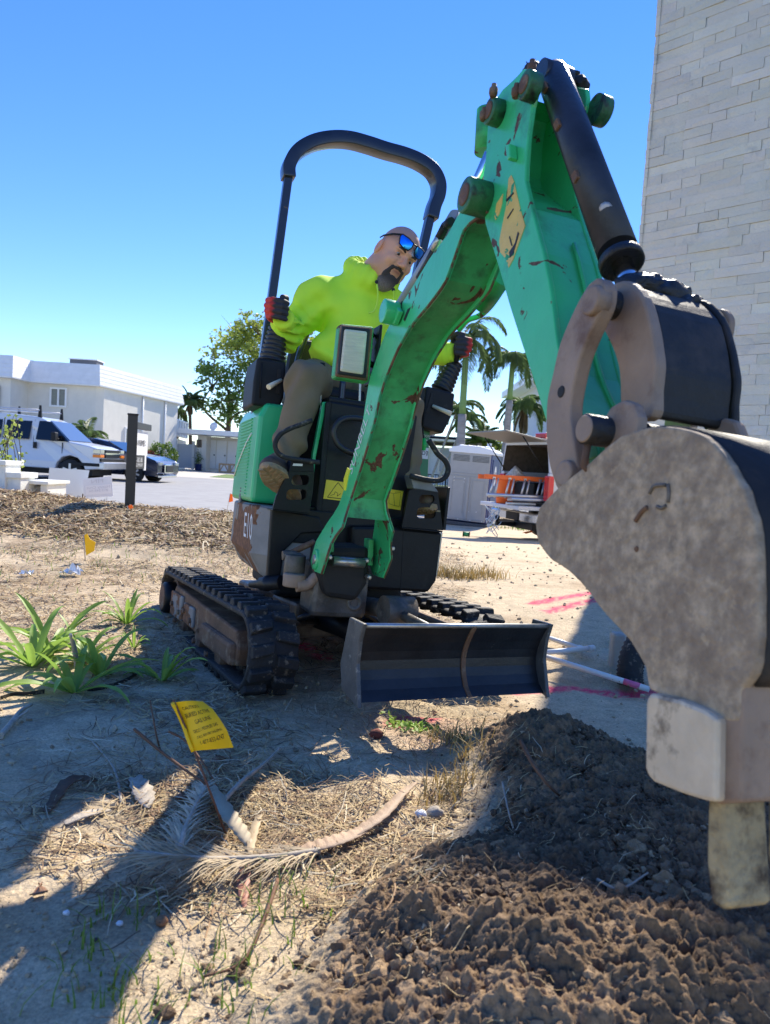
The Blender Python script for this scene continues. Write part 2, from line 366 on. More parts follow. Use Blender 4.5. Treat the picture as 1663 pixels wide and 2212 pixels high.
def sand_mat():
    m = mat('sand_ground', (1, 1, 1), .92, attr=True, bump=.9, bs=38, bumpd=.012, coords='Object'); t = m.node_tree; N = t.nodes; L = t.links
    b = N['Principled BSDF']; src = [n for n in N if n.type == 'TEX_COORD'][0].outputs['Object']
    n1 = N.new('ShaderNodeTexNoise'); n1.inputs['Scale'].default_value = 130; n1.inputs['Detail'].default_value = 8; n1.inputs['Roughness'].default_value = .75; L.new(src, n1.inputs[0])
    n2 = N.new('ShaderNodeTexNoise'); n2.inputs['Scale'].default_value = 14; n2.inputs['Detail'].default_value = 8; n2.inputs['Roughness'].default_value = .7; L.new(src, n2.inputs[0])
    r1 = N.new('ShaderNodeMapRange'); r1.inputs[1].default_value = .3; r1.inputs[2].default_value = .7; r1.inputs[3].default_value = .50; r1.inputs[4].default_value = 1.38; L.new(n1.outputs[0], r1.inputs[0])
    r2 = N.new('ShaderNodeMapRange'); r2.inputs[1].default_value = .35; r2.inputs[2].default_value = .65; r2.inputs[3].default_value = .80; r2.inputs[4].default_value = 1.12; L.new(n2.outputs[0], r2.inputs[0])
    mm = N.new('ShaderNodeMath'); mm.operation = 'MULTIPLY'; L.new(r1.outputs[0], mm.inputs[0]); L.new(r2.outputs[0], mm.inputs[1])
    at = [n for n in N if n.type == 'ATTRIBUTE'][0]; vm = N.new('ShaderNodeVectorMath'); vm.operation = 'SCALE'; L.new(at.outputs[0], vm.inputs[0]); L.new(mm.outputs[0], vm.inputs[3]); L.new(vm.outputs[0], b.inputs['Base Color'])
    return m
M['sand'] = sand_mat()
SANDC = np.array([.60, .465, .29]); DARKC = np.array([.18, .115, .062])
nr, nc = 760, 620
rr = 1.9+.45*((np.exp(np.linspace(0, math.log(1+1500/.45), nr))-1)); rr[0] = 1.4
th = np.linspace(-R_(58), R_(58), nc)
Rr, Th = np.meshgrid(rr, th, indexing='ij'); Xg = Rr*np.sin(Th); Yg = -1.5+Rr*np.cos(Th)
Zg = terr(Xg, Yg)
# pink marking paint soaked into the sand, wetter grey sand, dry straw tint, grass
def seg(x, y, a, b):
    a = np.array(a[:2]); b = np.array(b[:2]); d = b-a; t = np.clip(((x-a[0])*d[0]+(y-a[1])*d[1])/(d@d), 0, 1); return np.hypot(x-a[0]-t*d[0], y-a[1]-t*d[1])
C = np.ones(Xg.shape+(3,))*SANDC
f = .5+.5*fbm(Xg, Yg, 1.1, 4, 31); C *= (.88+.22*f)[..., None]
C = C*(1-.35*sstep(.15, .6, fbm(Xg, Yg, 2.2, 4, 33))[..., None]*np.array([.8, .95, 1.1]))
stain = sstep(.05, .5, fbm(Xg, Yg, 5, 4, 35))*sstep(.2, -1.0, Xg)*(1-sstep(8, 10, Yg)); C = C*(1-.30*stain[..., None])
lv = sstep(9.2, 10.4, Yg)*sstep(1.2, -1.5, Xg-.04*Yg); C = C*(1-lv[..., None])+np.array([.32, .31, .30])*lv[..., None]
far = sstep(24.5, 25.5, Yg)*sstep(-1, 0, Xg); C = C*(1-far[..., None])+np.array([.12, .20, .03])*far[..., None]
pink = np.array([.85, .035, .12])
for (a, b, w_) in ((G(1150, 1330, -.1), G(1340, 1302, -.12), .04), (G(1185, 1347, -.1), G(1345, 1315, -.12), .04), (G(1120, 1478, -.05), G(1410, 1484, -.08), .05), (G(870, 1530, 0), G(960, 1500, 0), .055), (G(655, 1400, -.1), G(700, 1425, -.1), .05), (G(1085, 1340, -.1), G(1185, 1347, -.1), .01)):
    d = seg(Xg, Yg, a, b)+.012*fbm(Xg, Yg, 30, 3, 41); q = (1-sstep(w_*.6, w_*1.5, d))*.95*sstep(-.75, .1, fbm(Xg, Yg, 60, 2, 44)); C = C*(1-q[..., None])+pink*q[..., None]
q = .30*(1-sstep(.05, .30, seg(Xg, Yg, G(900, 1530), G(1010, 1570)))); C = C*(1-q[..., None])+np.array([.50, .22, .20])*q[..., None]
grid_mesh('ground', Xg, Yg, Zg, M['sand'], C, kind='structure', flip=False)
# ================= background: left side =================
M['asphalt'] = mat('road_asphalt', (.30, .295, .285), .9, var=.12, vs=2.5, bump=.5, bs=120, coords='Object', dirt=((.19, .185, .18), 40, .62, .75))
M['concrete'] = mat('drive_concrete', (.50, .46, .39), .85, var=.08, vs=1.5, bump=.2, bs=50)
M['stucco'] = mat('white_stucco', (.72, .68, .60), .85, var=.05, vs=2, bump=.25, bs=30)
M['rooftile'] = mat('white_roof_tile', (.78, .78, .78), .75, var=.06, vs=3, bump=.2, bs=20)
M['carwhite'] = mat('white_car_paint', (.62, .64, .67), .25, coat=.6, var=.03, vs=1)
M['carblue'] = mat('dark_blue_car_paint', (.010, .018, .045), .2, coat=.9, metal=.2)
M['tyre'] = mat('tyre_rubber', (.02, .02, .02), .8)
M['chromecar'] = mat('car_chrome', (.6, .61, .62), .18, metal=1)
M['lampclear'] = mat('lamp_glass', (.35, .37, .4), .1, metal=.4)
M['amber'] = mat('amber_lamp', (.85, .22, .01), .3)
M['lampred'] = mat('red_lamp', (.65, .01, .015), .15, coat=.7)
M['postblack'] = mat('sign_post_paint', (.028, .024, .022), .45)
M['trunk'] = mat('tree_bark', (.10, .075, .05), .9, var=.3, vs=6, bump=.5, bs=20)
M['ptrunk'] = mat('palm_trunk', (.30, .28, .26), .85, var=.2, vs=2, bump=.4, bs=8, stretch=(1, 1, 6))
M['pshaft'] = mat('palm_green_shaft', (.16, .28, .08), .5, var=.1)
def leafmat(name, c, tr=.3, v=.35):
    m = mat(name, c, .5, var=v, vs=1.3); b = m.node_tree.nodes['Principled BSDF']; t = m.node_tree
    tl = t.nodes.new('ShaderNodeBsdfTranslucent'); src = b.inputs['Base Color'].links[0].from_socket if b.inputs['Base Color'].links else None
    if src: t.links.new(src, tl.inputs[0])
    ms = t.nodes.new('ShaderNodeMixShader'); ms.inputs[0].default_value = tr; t.links.new(b.outputs[0], ms.inputs[1]); t.links.new(tl.outputs[0], ms.inputs[2])
    t.links.new(ms.outputs[0], t.nodes['Material Output'].inputs[0]); return m
M['leaf'] = leafmat('tree_leaves', (.11, .19, .03), .4); M['leafl'] = leafmat('light_tree_leaves', (.30, .36, .06), .45)
M['frond'] = leafmat('palm_fronds', (.14, .21, .07), .4); M['frondd'] = leafmat('dry_palm_fronds', (.26, .20, .12), .2)
M['grass'] = leafmat('grass_blades', (.16, .26, .03), .35); M['plant'] = leafmat('broad_leaves', (.30, .46, .08), .4, .35)
def slab(name, pts, z0, m, kind='structure', parent=None, zt=None):
    mb = MB(); mb.add([(p[0], p[1], (zt(p[0], p[1]) if zt else z0)) for p in pts], [tuple(range(len(pts)))]); return tag(mb.build(name, m, parent), kind=kind)
ZR = -.275
def zroad(x, y): return ZR+.18*max(0, min(1, (y-30)/20.))
# road sheet and driveway, each a sheet of its own above the ground
def sheet(name, x0, x1, y0, y1, nx, ny, zf, m, shape=None):
    X, Y = np.meshgrid(np.linspace(x0, x1, nx), np.linspace(y0, y1, ny), indexing='ij'); 
    if shape: X, Y = shape(X, Y)
    Z = zf(X, Y); return grid_mesh(name, X, Y, Z, m, kind='structure', flip=True)
LX = lambda X, Y: (np.minimum(X, -.7+.02*Y), Y)
sheet('road', -60, -.5, 11.0, 33.5, 40, 40, lambda X, Y: np.maximum(terr(X, Y), -.9)+.012, M['asphalt'], LX)
sheet('driveway', -30, -.9, 33.55, 62, 30, 40, lambda X, Y: terr(X, Y)+.016, M['concrete'], LX)
lawn = sheet('lawn', -9.0, -1.2, 36.0, 44.0, 20, 20, lambda X, Y: terr(X, Y)+.03, mat('lawn_grass', (.10, .17, .03), .9, var=.4, vs=1.2, bump=.6, bs=15), lambda X, Y: (X+(Y-36)*.12*(X+1.2)/8, Y))

# ---- house with mansard roof ----
ZB, ZT = 4.25, 5.35
house = thing('white_house', (-17, 38.4, -.3), 'white stucco house with white tiled mansard roof, left behind the white van', 'house')
def wallprism(mb, pts, z0, z1, off=0): mb.loft([[(p[0], p[1], z0) for p in pts], [(p[0]+0, p[1]+0, z1) for p in pts]], True, None, False)
foot = [(-15.85, 38.4), (-15.55, 38.7), (-14.3, 48.0), (-19, 56), (-34, 52), (-34, 36.6), (-19.5, 36.6), (-19.5, 38.4)]
b = MB(); wallprism(b, foot, -.8, ZB+.05); b.build('wall', M['stucco'], house)
rb = [(-15.5, 38.0), (-14.0, 48.4), (-18.6, 56.5), (-34.5, 52.5), (-34.5, 36.2), (-19.2, 36.2), (-19.2, 38.0)]
rt = [(-15.65, 38.25), (-14.2, 48.2), (-18.7, 56.2), (-34.2, 52.2), (-34.2, 36.5), (-19.35, 36.5), (-19.35, 38.25)]
b = MB(); N_ = 5
rings = []
for k in range(N_):
    t0 = k/N_; t1 = (k+1)/N_
    for t, o in ((t0, .05), (t1-.004, .0)):
        rings.append([(rb[i][0]*(1-t)+rt[i][0]*t+(rb[i][0]-rt[i][0])*o, rb[i][1]*(1-t)+rt[i][1]*t+(rb[i][1]-rt[i][1])*o, ZB+(ZT-ZB)*t) for i in range(7)])
b.loft(rings, True, None, False)
roofo = b.build('roof', M['rooftile'], house)
b = MB(); b.loft([[(p[0], p[1], ZB-.06) for p in rb], [(p[0]*.9995, p[1], ZB-.003) for p in rb]], True, None, False); b.build('fascia', M['white'], house)
b = MB(); b.box((-17.3, 40.5, 5.55), (.75, .5, .22)); b.build('rooftop_air_conditioner', mat('ac_grey', (.12, .12, .13), .6), house, bevel=.02)
b = MB(); b.box((-17.3, 40.5, 5.80), (.80, .55, .03)); b.build('ac_lid', M['white'], house)
def window(parent, c, w_, h_, ux, n, frame=.09, mull=1, gm=None):
    f = MB(); ux = np.array(ux, float); nn = np.array(n, float); Z = np.array([0, 0, 1.]); c = np.array(c, float)
    for s in (-1, 1): f.box(c+ux*s*(w_/2)+nn*.03, (frame/2, .05, h_/2+frame/2), (ux, nn, Z)); f.box(c+Z*s*(h_/2)+nn*.028, (w_/2-frame/2, .05, frame/2), (ux, nn, Z))
    for k in range(mull): f.box(c+ux*((k+1)/(mull+1)-.5)*w_+nn*.026, (frame/2, .045, h_/2-frame/2), (ux, nn, Z))
    wf = f.build('window', M['white'], parent)
    g = MB(); g.box(c+nn*.004, (w_/2-.01, .01, h_/2-.01), (ux, nn, Z)); p = g.build('pane', gm or M['blind'], wf); p.parent = wf
    return wf
M['blind'] = mat('window_blind', (.16, .17, .15), .3, stretch=(1, 1, 30), var=.5, vs=3)
c = PY(125, 858, 38.3); window(house, (c[0], 38.38, c[2]), .82, .95, (1, 0, 0), (0, -1, 0))
c = PY(246, 941, 41.6); window(house, (-15.16, 41.6, c[2]), 1.1, .95, (.133, .991, 0), (.991, -.133, 0))
for yy in (43.0, 46.0):
    b = MB(); x = -15.55+(yy-38.7)*.1344+.06; b.cyl((x, yy, -.5), (x, yy, ZB-.1), .06); b.build('downpipe', M['white'], house)
b = MB()
for k in range(5): b.box((-20.4-.35*k, 36.52, 2.0), (.03, .03, 1.6))
b.box((-21.1, 36.56, 2.0), (.95, .02, 1.75)); b.box((-20.1, 36.5, 2.0), (.08, .05, 1.8)); b.lathe((-20.75, 36.48, 2.3), (0, 1, 0), [(0, .42), (.02, .42)], 24)
b.build('iron_entry_gate', M['black'], house)

# balcony balustrade and stairs block
bal = thing('balustrade', (-14, 47.5, 1), 'white decorative block balustrade on the right end of the mansard house', 'balustrade')
b = MB(); p0 = PY(357, 917, 47.5); p1 = PY(403, 930, 53.5)
for t in np.linspace(0, 1, 9):
    c = p0*(1-t)+p1*t; b.box(c, (.09, .09, .55))
for dz in (-.55, .55): b.tube([p0+[0, 0, dz], p1+[0, 0, dz]], .09, 6)
b.build('baluster_panel', M['white'], bal)
b = MB(); b.loft([[(p0[0], p0[1], -.4), (p1[0], p1[1], -.4), (p1[0], p1[1], p1[2]-.8), (p0[0], p0[1], p0[2]-.7)], [(p0[0]-.5, p0[1]+.1, -.4), (p1[0]-.5, p1[1]+.1, -.4), (p1[0]-.5, p1[1], p1[2]-.8), (p0[0]-.5, p0[1], p0[2]-.7)]], True, None, False); b.build('stair_wall', M['stucco'], bal)

# ---- carport ----
YG = 50.0
cp = thing('carport', (-12, YG, 0), 'low white garage with flat roof and open carport front, beyond the road', 'garage')
a0 = PY(424, 1016, YG); a1 = PY(443, 1016, YG); a2 = PY(560, 1016, YG+1.6); zt_ = PY(440, 941, YG)[2]
b = MB(); b.box(((a0[0]+a1[0])/2, YG+.6, zt_/2-.1), ((a1[0]-a0[0])/2, .6, zt_/2+.1)); b.build('pier', M['stucco'], cp)
b = MB(); b.box(((a1[0]+a2[0])/2+1, YG+1.8, zt_/2-.1), ((a2[0]-a1[0])/2+1.2, .15, zt_/2+.1)); b.build('back_wall', M['stucco'], cp)
b = MB(); r0 = PY(386, 935, YG-.8); b.box((-7.6, YG+.5, zt_+.20), (-7.6-r0[0], 1.6, .17)); b.build('roof', M['white'], cp, bevel=.02)
b = MB(); c = PY(430, 958, YG); b.box((c[0], YG-.02, c[2]), (.19, .03, .27)); b.build('wall_panel', M['glassdark'], cp)
for px in (455, 478, 502):
    c = PY(px, 980, YG+1.6); d = MB(); d.box((c[0], YG+1.62, 1.0), (.36, .03, 1.02)); dd = d.build('door', M['white'], cp, bevel=.01)
    d = MB(); d.lathe((c[0]+.26, YG+1.55, .95), (0, 1, 0), [(0, .05), (.04, .05)]); d.build('handle', M['black'], dd).parent = dd
sd = thing('satellite_dish', PY(461, 928, YG), 'white satellite dish on the flat garage roof', 'satellite dish')
b = MB(); c = PY(461, 921, YG); b.lathe(c, (-.3, -1, .3), [(0, .30), (.03, .29), (.08, .18), (.10, .02)], 20); b.build('dish', M['white'], sd)
b = MB(); b.tube([c, c+[.05, .1, -.45]], .03); b.tube([c, c+[.4, -.25, -.05]], .02); b.build('arm', M['alu'], sd)
fn_ = thing('vinyl_fence', PY(380, 1015, YG+.8), 'white vinyl privacy fence panel between the house and the garage', 'fence')
b = MB(); f0 = PY(380, 1013, YG+.8); f1 = PY(424, 1013, YG+.8); b.box(((f0[0]+f1[0])/2, YG+.8, .75), ((f1[0]-f0[0])/2, .03, .85)); b.build('panel', mat('vinyl', (.62, .66, .72), .5), fn_)
for q in (378, 416):
    b = MB(); c = PY(q, 1014, YG+.7); b.box((c[0], YG+.68, .85), (.09, .06, 1.0)); b.build('post', M['white'], fn_)
# crates
def crate(px):
    c = PY(px, 1012, YG-1.5); r = thing('wooden_crate', (c[0], YG-1.5, 0), 'pale slatted crate of white bags by the garage doors, %s of two' % ('left' if px < 495 else 'right'), 'crate', 'crates by the garage')
    b = MB(); wd = M['wood']; X = c[0]; zz = float(terr(X, YG-1.5))
    for sx in (-1, 1):
        for sy in (-1, 1): b.box((X+sx*.32, YG-1.5+sy*.3, zz+.33), (.04, .04, .33))
    for z in (.08, .6):
        b.box((X, YG-1.82, zz+z), (.36, .025, .05)); b.box((X, YG-1.18, zz+z), (.36, .025, .05))
    for s in (-1, 1): b.box((X+s*.17, YG-1.83, zz+.33), (.03, .02, .3), (np.array([math.cos(.5*s), 0, math.sin(.5*s)]), np.array([0, 1, 0]), np.array([-math.sin(.5*s), 0, math.cos(.5*s)])))
    b.build('slats', wd, r)
    b = MB(); b.box((X, YG-1.5, zz+.32), (.3, .28, .28)); b.build('contents', M['white'], r, bevel=.08)
M['wood'] = mat('crate_wood', (.45, .30, .16), .7, var=.2)
crate(486); crate(509)

# ---- leaves / trees ----
def leaf_cloud(mb, C, size, rnd, asp=.5, up=.3):
    n = len(C); d = rnd.normal(size=(n, 3)); d[:, 2] *= .7; d /= np.linalg.norm(d, axis=1)[:, None]; e = rnd.normal(size=(n, 3)); e[:, 2] += up; e = np.cross(d, e); e /= np.linalg.norm(e, axis=1)[:, None]+1e-9
    s = size*(.6+.8*rnd.random(n))[:, None]; a = C-d*s; b_ = C+e*s*asp; c = C+d*s; f = C-e*s*asp
    V = np.stack([a, b_, c, f], 1).reshape(-1, 3); k = len(mb.V); mb.V += [tuple(v) for v in V.tolist()]; mb.F += [(k+4*i, k+4*i+1, k+4*i+2, k+4*i+3) for i in range(n)]
    mb.M += [mb.m]*n; mb.S += [False]*n; mb.C += [(1, 1, 1)]*(4*n)
def tree(name, base, H, blobs, label, nleaf, size, lm, th=.25, seed=1, cat='tree', limbs=7, group=None, asp=.5):
    rnd = np.random.default_rng(seed); r = thing(name, base, label, cat, group); base = np.array(base, float)
    tr = MB(); top = base+[0, 0, H]; tr.tube(spline([base-[0, 0, .3], base+[th*.3, 0, H*.5], top], 5), list(np.linspace(th, th*.45, 11)), 8)
    for bc, br in blobs[:limbs]:
        s = base+[0, 0, H*(.45+.5*rnd.random())]; bc = np.array(bc); m = (s+bc)/2+rnd.normal(size=3)*.15*np.linalg.norm(bc-s)*[1, 1, .3]
        tr.tube(spline([s, m, bc], 4), list(np.linspace(th*.45, th*.1, 9)), 6)
        for k in range(4): q = bc+rnd.normal(size=3)*np.array(br)*.7; tr.tube([m*.4+bc*.6, (bc+q)/2+[0, 0, .1], q], [th*.18, th*.1, th*.04], 5)
    tr.build('trunk', M['trunk'], r); mb = MB()
    tot = sum(np.prod(b_[1])**.667 for b_ in blobs)
    for bc, br in blobs:
        n = int(nleaf*np.prod(br)**.667/tot); nc_ = max(5, n//26); q = rnd.normal(size=(nc_, 3)); q /= np.linalg.norm(q, axis=1)[:, None]; q *= (.35+.7*rnd.random(nc_)**.6)[:, None]
        cc = np.array(bc)+q*np.array(br); P = cc[rnd.integers(0, nc_, n)]+rnd.normal(size=(n, 3))*np.array(br)*.16; leaf_cloud(mb, P, size, rnd, asp)
    mb.build('crown', lm, r); return r
def palm(name, base, top, label, nf, L, lm, tr=.18, droop=1.0, shaft=0, seed=1, lw=.035, group=None, fan=False, tm=None, up=.5, skirt=0, nl=34, ang=None, bulge=1.0):
    rnd = np.random.default_rng(seed); base = np.array(base, float); top = np.array(top, float); r = thing(name, base, label, 'palm tree', group)
    t = MB(); pts = spline([base, base*.66+top*.34+[0, 0, 0], base*.33+top*.67, top], 6); n = len(pts); rad = [tr*(1.05-.35*i/(n-1))*bulge for i in range(n)]
    if shaft: k = int(n*shaft); t.tube(pts[:k+1], rad[:k+1], 12); t.build('trunk', tm or M['ptrunk'], r); t = MB(); t.tube(pts[k:], [q*.85 for q in rad[k:-1]]+[tr*.3], 12); t.build('crownshaft', M['pshaft'], r)
    else: t.tube(pts, rad, 12); t.build('trunk', tm or M['ptrunk'], r)
    def fronds(mb, n_, L, upv, seedk, a0=0):
        for i in range(n_):
            a = a0+2*math.pi*i*.382*1.0+rnd.normal()*.1; el = upv+rnd.normal()*.25-(i/n_)*.9
            d = np.array([math.cos(a), math.sin(a), 0]); l = L*(.8+.35*rnd.random()); P = [top]; v = d*math.cos(el)+np.array([0, 0, math.sin(el)])
            for k in range(12): P.append(P[-1]+v*l/12); v = v+np.array([0, 0, -.14*droop*(1+k*.1)]); v /= np.linalg.norm(v)
            mb.tube(P, list(np.linspace(.03, .006, 13)*L/2), 4)
            Q = spline(P, 3); side = np.cross(d, [0, 0, 1.])
            for k in range(3, len(Q)-1):
                f = k/len(Q); ll = L*.22*math.sin(math.pi*min(1, f*.93+.07))**.6
                if fan and f < .55: continue
                t_ = Q[k+1]-Q[k]; t_ /= np.linalg.norm(t_)
                for s in (-1, 1):
                    for m_ in range(2 if not fan else 3):
                        dd = side*s*(.9 if not fan else rnd.random()*1.2)+t_*.55+np.array([0, 0, -.25-.35*rnd.random()*droop]); dd /= np.linalg.norm(dd); ww = np.cross(dd, t_); ww /= np.linalg.norm(ww)+1e-9; ww *= lw
                        o = Q[k]+t_*(m_*.5*l/36); e_ = o+dd*ll*(.8+.4*rnd.random())+np.array([0, 0, -.06*ll*droop]); mid = o*.5+e_*.5+np.array([0, 0, .03*ll])
                        mb.add([o, mid+ww, e_, mid-ww], [(0, 1, 2, 3)])
        return mb
    fronds(MB(), nf, L, up, 0).build('crown', lm, r)
    if skirt: fronds(MB(), skirt, L*.7, -.9, 3).build('dead_fronds', M['frondd'], r)
    return r
b1 = PY(492, 900, 58)
bl = []
rnd = np.random.default_rng(5)
for (x, y, rx, rz, dy) in ((500, 760, 2.2, 1.4, 0), (560, 735, 2.0, 1.6, 1), (545, 700, 1.3, .9, 0), (620, 740, 2.3, 1.6, 1), (470, 820, 1.7, 1.2, -1), (530, 820, 2.6, 1.6, 0), (600, 800, 2.6, 2.0, 1), (480, 880, 2.0, 1.5, 0), (550, 880, 2.2, 1.5, -1), (635, 860, 2.4, 2.0, 1), (455, 795, 1.0, .7, 0)):
    c = PY(x, y, 58+dy*2); bl.append((c, (rx, 2.0, rz)))
tree('shade_tree', (b1[0], 58, -.2), 6.5, bl[4:], 'large dark green leafy tree behind the garage and the excavator', 4600, .18, M['leaf'], .3, 3)
tree('sparse_tree', (b1[0]+2.5, 61, -.2), 8.5, bl[:4]+[(PY(520, 735, 61), (2.6, 1.5, 1.2))], 'tall yellow-green tree with thin crown above the garage', 3600, .18, M['leafl'], .2, 4)
p = PY(415, 940, 56); q = PY(410, 868, 56); palm('sabal_palm', (p[0], 56, -.2), q, 'dark cabbage palm behind the garage roof, left of the big tree', 30, 1.45, M['frond'], .16, .6, fan=False, seed=2, tm=M['trunk'], lw=.05, up=.9, skirt=9)
p = PY(383, 950, 58); q = PY(385, 885, 58); palm('small_palm', (p[0], 58, -.2), q, 'small drooping palm behind the balustrade', 16, 1.5, M['frond'], .14, 1.6, seed=3, tm=M['trunk'], lw=.06)
p = PY(52, 800, 60); palm('distant_palm', (p[0], 60, -.2), PY(55, 782, 60), 'palm crown rising behind the roof of the mansard house', 20, 1.9, M['frond'], .2, 1.2, seed=4, lw=.07)
p = PY(186, 960, 36.5); palm('areca_palm', (p[0], 36.5, -.3), PY(186, 945, 36.5), 'feathery palm by the house wall behind the van', 24, 1.35, M['frond'], .06, .8, seed=5, lw=.03, up=1.2)
def bush(name, c, r3, label, n, size, lm, seed, cat='bush'):
    rnd = np.random.default_rng(seed); r = thing(name, (c[0], c[1], c[2]-r3[2]), label, cat); mb = MB(); q = rnd.normal(size=(n, 3)); q /= np.linalg.norm(q, axis=1)[:, None]; q *= (.55+.5*rnd.random(n)**.5)[:, None]
    lob = 1+.22*np.sin(q[:, 0]*5+seed)*np.cos(q[:, 2]*6); leaf_cloud(mb, np.array(c)+q*lob[:, None]*np.array(r3), size, rnd); mb.build('foliage', lm, r)
    t = MB()
    for k in range(6): t.tube([(c[0], c[1], c[2]-r3[2]-.1), np.array(c)+rnd.normal(size=3)*np.array(r3)*.4], [.03, .012], 5)
    t.build('stem', M['trunk'], r); return r
M['redleaf'] = leafmat('red_leaves', (.18, .03, .03))
bush('dark_bush', PY(350, 983, 44), (.95, .7, .80), 'rounded dark green shrub against the house wall behind the blue car', 1500, .09, M['leaf'], 11)
bush('red_bush', PY(318, 990, 43), (.7, .5, .45), 'low dark red shrub beside the dark green shrub', 600, .08, M['redleaf'], 12)
pot = thing('potted_shrub', PY(428, 1016, YG-.6), 'narrow shrub in a dark blue pot beside the garage pier', 'potted plant'); c = PY(428, 1010, YG-.6); zz = float(terr(c[0], YG-.6))
b = MB(); b.lathe((c[0], YG-.6, zz), (0, 0, 1), [(0, .17), (.1, .22), (.45, .25), (.5, .27), (.5, .2)]); b.build('pot', mat('blue_pot', (.01, .02, .09), .3), pot)
mb = MB(); rnd = np.random.default_rng(8); q = rnd.normal(size=(400, 3))*[.12, .12, .28]; leaf_cloud(mb, np.array([c[0], YG-.6, zz+.85])+q, .07, rnd, .3, 1); mb.build('foliage', M['leaf'], pot)

# ---- vehicles ----
def wheel(parent, c, r, w_, ax, spokes=5, hub=True):
    ax = np.array(ax, float); t = MB(); t.lathe(np.array(c)-ax*w_/2, ax, [(0, r*.66), (.01, r*.9), (.04, r), (w_-.04, r), (w_-.01, r*.9), (w_, r*.66)], 32); wh = t.build('wheel', M['tyre'], parent)
    f = MB(); f.lathe(np.array(c)-ax*(w_/2+.002), ax, [(0, r*.12), (.0, r*.12), (.02, r*.6), (w_*.5, r*.64)], 28)
    e1 = np.array([0, 0, 1.]); e2 = np.cross(ax, e1)
    for k in range(spokes):
        a = 2*math.pi*k/spokes; d = e1*math.cos(a)+e2*math.sin(a); f.box(np.array(c)-ax*(w_/2+.006)+d*r*.33, (r*.3, r*.09, .012), (d, np.cross(d, ax), ax))
    f.build('rim', M['alu'], wh).parent = wh; return wh
def car_body(prof, width, tuck, fr, npts=None):
    # prof: closed side outline (x forward, z); sections across the width with tumblehome
    mb = MB(); rings = []
    for y, s, zs in ((-width/2, .0, 0), (-width/2+.02, .6, 0), (-width/2+.10, 1, 0), (width/2-.10, 1, 0), (width/2-.02, .6, 0), (width/2, 0, 0)):
        ring = []
        for (x, z, k) in prof:
            sg = 1 if y > 0 else -1; inset = k*tuck
            yy = y-sg*inset; e = (1-s)*.05; cx = -2.6; ring.append(fr(x*(1-e*.012)-0.0, yy, z-(e if z > 1.0 else -e)*.5))
        rings.append(ring)
    return mb.loft(rings, True, None, False)
VX, VY, VZ = -9.15, 22.6, ZR-.0
def vf(x, y, z): return (VX+x, VY+1.0+y, VZ+z)
van = thing('white_van', vf(-2.8, 0, 0), 'white passenger van with roof rack and dark windows parked at left', 'van')
prof = [(-5.6, .45, 0), (-4.95, .42, 0), (-4.85, .62, 0), (-4.65, .78, 0), (-4.4, .83, 0), (-4.15, .78, 0), (-3.95, .62, 0), (-3.85, .42, 0), (-1.42, .40, 0), (-1.36, .60, 0), (-1.2, .78, 0), (-.95, .85, 0), (-.7, .78, 0), (-.52, .60, 0), (-.46, .42, 0), (-.1, .46, 0), (0, .55, 0), (-.02, .95, 0), (-.10, 1.12, .02), (-.35, 1.20, .1), (-1.02, 1.30, .2), (-1.12, 1.34, .3), (-1.80, 1.93, 1.5), (-2.05, 2.03, 1.9), (-3.0, 2.09, 2.0), (-5.0, 2.08, 2.0), (-5.45, 1.98, 1.8), (-5.62, 1.35, .3)]
mb = car_body(prof, 2.0, .11, vf); mb.build('body', M['carwhite'], van, bevel=.045, bsegs=3)
def vside(pts, name, m, par, off=.012, yw=-1.0, th=.02):
    # panel on the near side following the tumblehome above the belt line
    def f(x, z, d): k = max(0, (z-1.3)/.78); return vf(x, yw+.22*k-d, z)
    b = MB(); b.loft([[f(x, z, -.05) for x, z in pts], [f(x, z, off) for x, z in pts]], True, None, False); o = b.build(name, m, par, bevel=.006); return o
dr = vside([(-1.0, 1.28), (-1.1, 1.40), (-1.62, 1.86), (-1.72, 1.90), (-2.02, 1.90), (-2.05, 1.30)], 'window', M['glassdark'], van)
vside([(-2.28, 1.30), (-2.25, 1.88), (-3.05, 1.88), (-3.08, 1.30)], 'window', M['glassdark'], van)
vside([(-3.20, 1.30), (-3.2, 1.88), (-4.2, 1.88), (-4.2, 1.30)], 'window', M['glassdark'], van)
vside([(-4.35, 1.30), (-4.35, 1.86), (-5.3, 1.84), (-5.35, 1.30)], 'window', M['glassdark'], van)
for x in (-2.16, -3.14): vside([(x, .5), (x, 1.93), (x-.012, 1.93), (x-.012, .5)], 'door_seam', M['ink'], van, .004)
vside([(-1.2, .9), (-1.2, 1.25), (-1.212, 1.25), (-1.212, .9)], 'door_seam', M['ink'], van, .004)
for x in (-2.12, -3.08): vside([(x, 1.02), (x, 1.22), (x+.09, 1.22), (x+.09, 1.02)], 'door_handle', M['blackpl'], van, .03)
b = MB(); b.loft([[vf(-1.06, -.86, 1.31), vf(-1.06, .86, 1.31), vf(-1.74, .72, 1.91), vf(-1.74, -.72, 1.91)], [vf(-1.02, -.86, 1.33), vf(-1.02, .86, 1.33), vf(-1.70, .72, 1.93), vf(-1.70, -.72, 1.93)]], True, None, False); b.build('windscreen', mat('windscreen_glass', (.10, .14, .22), .06, spec=.8), van, bevel=.005)
b = MB(); b.box(vf(.04, 0, .58), (.10, 1.0, .12)); b.build('bumper', M['alu'], van, bevel=.03)
b = MB(); b.box(vf(.0, 0, .76), (.05, .98, .05)); b.box(vf(-.45, -1.0, .60), (.45, .02, .05)); b.build('bumper_trim', M['blackpl'], van, bevel=.01)
b = MB(); b.box(vf(.01, 0, .97), (.03, .6, .13)); g = b.build('grille', M['blackpl'], van, bevel=.01)
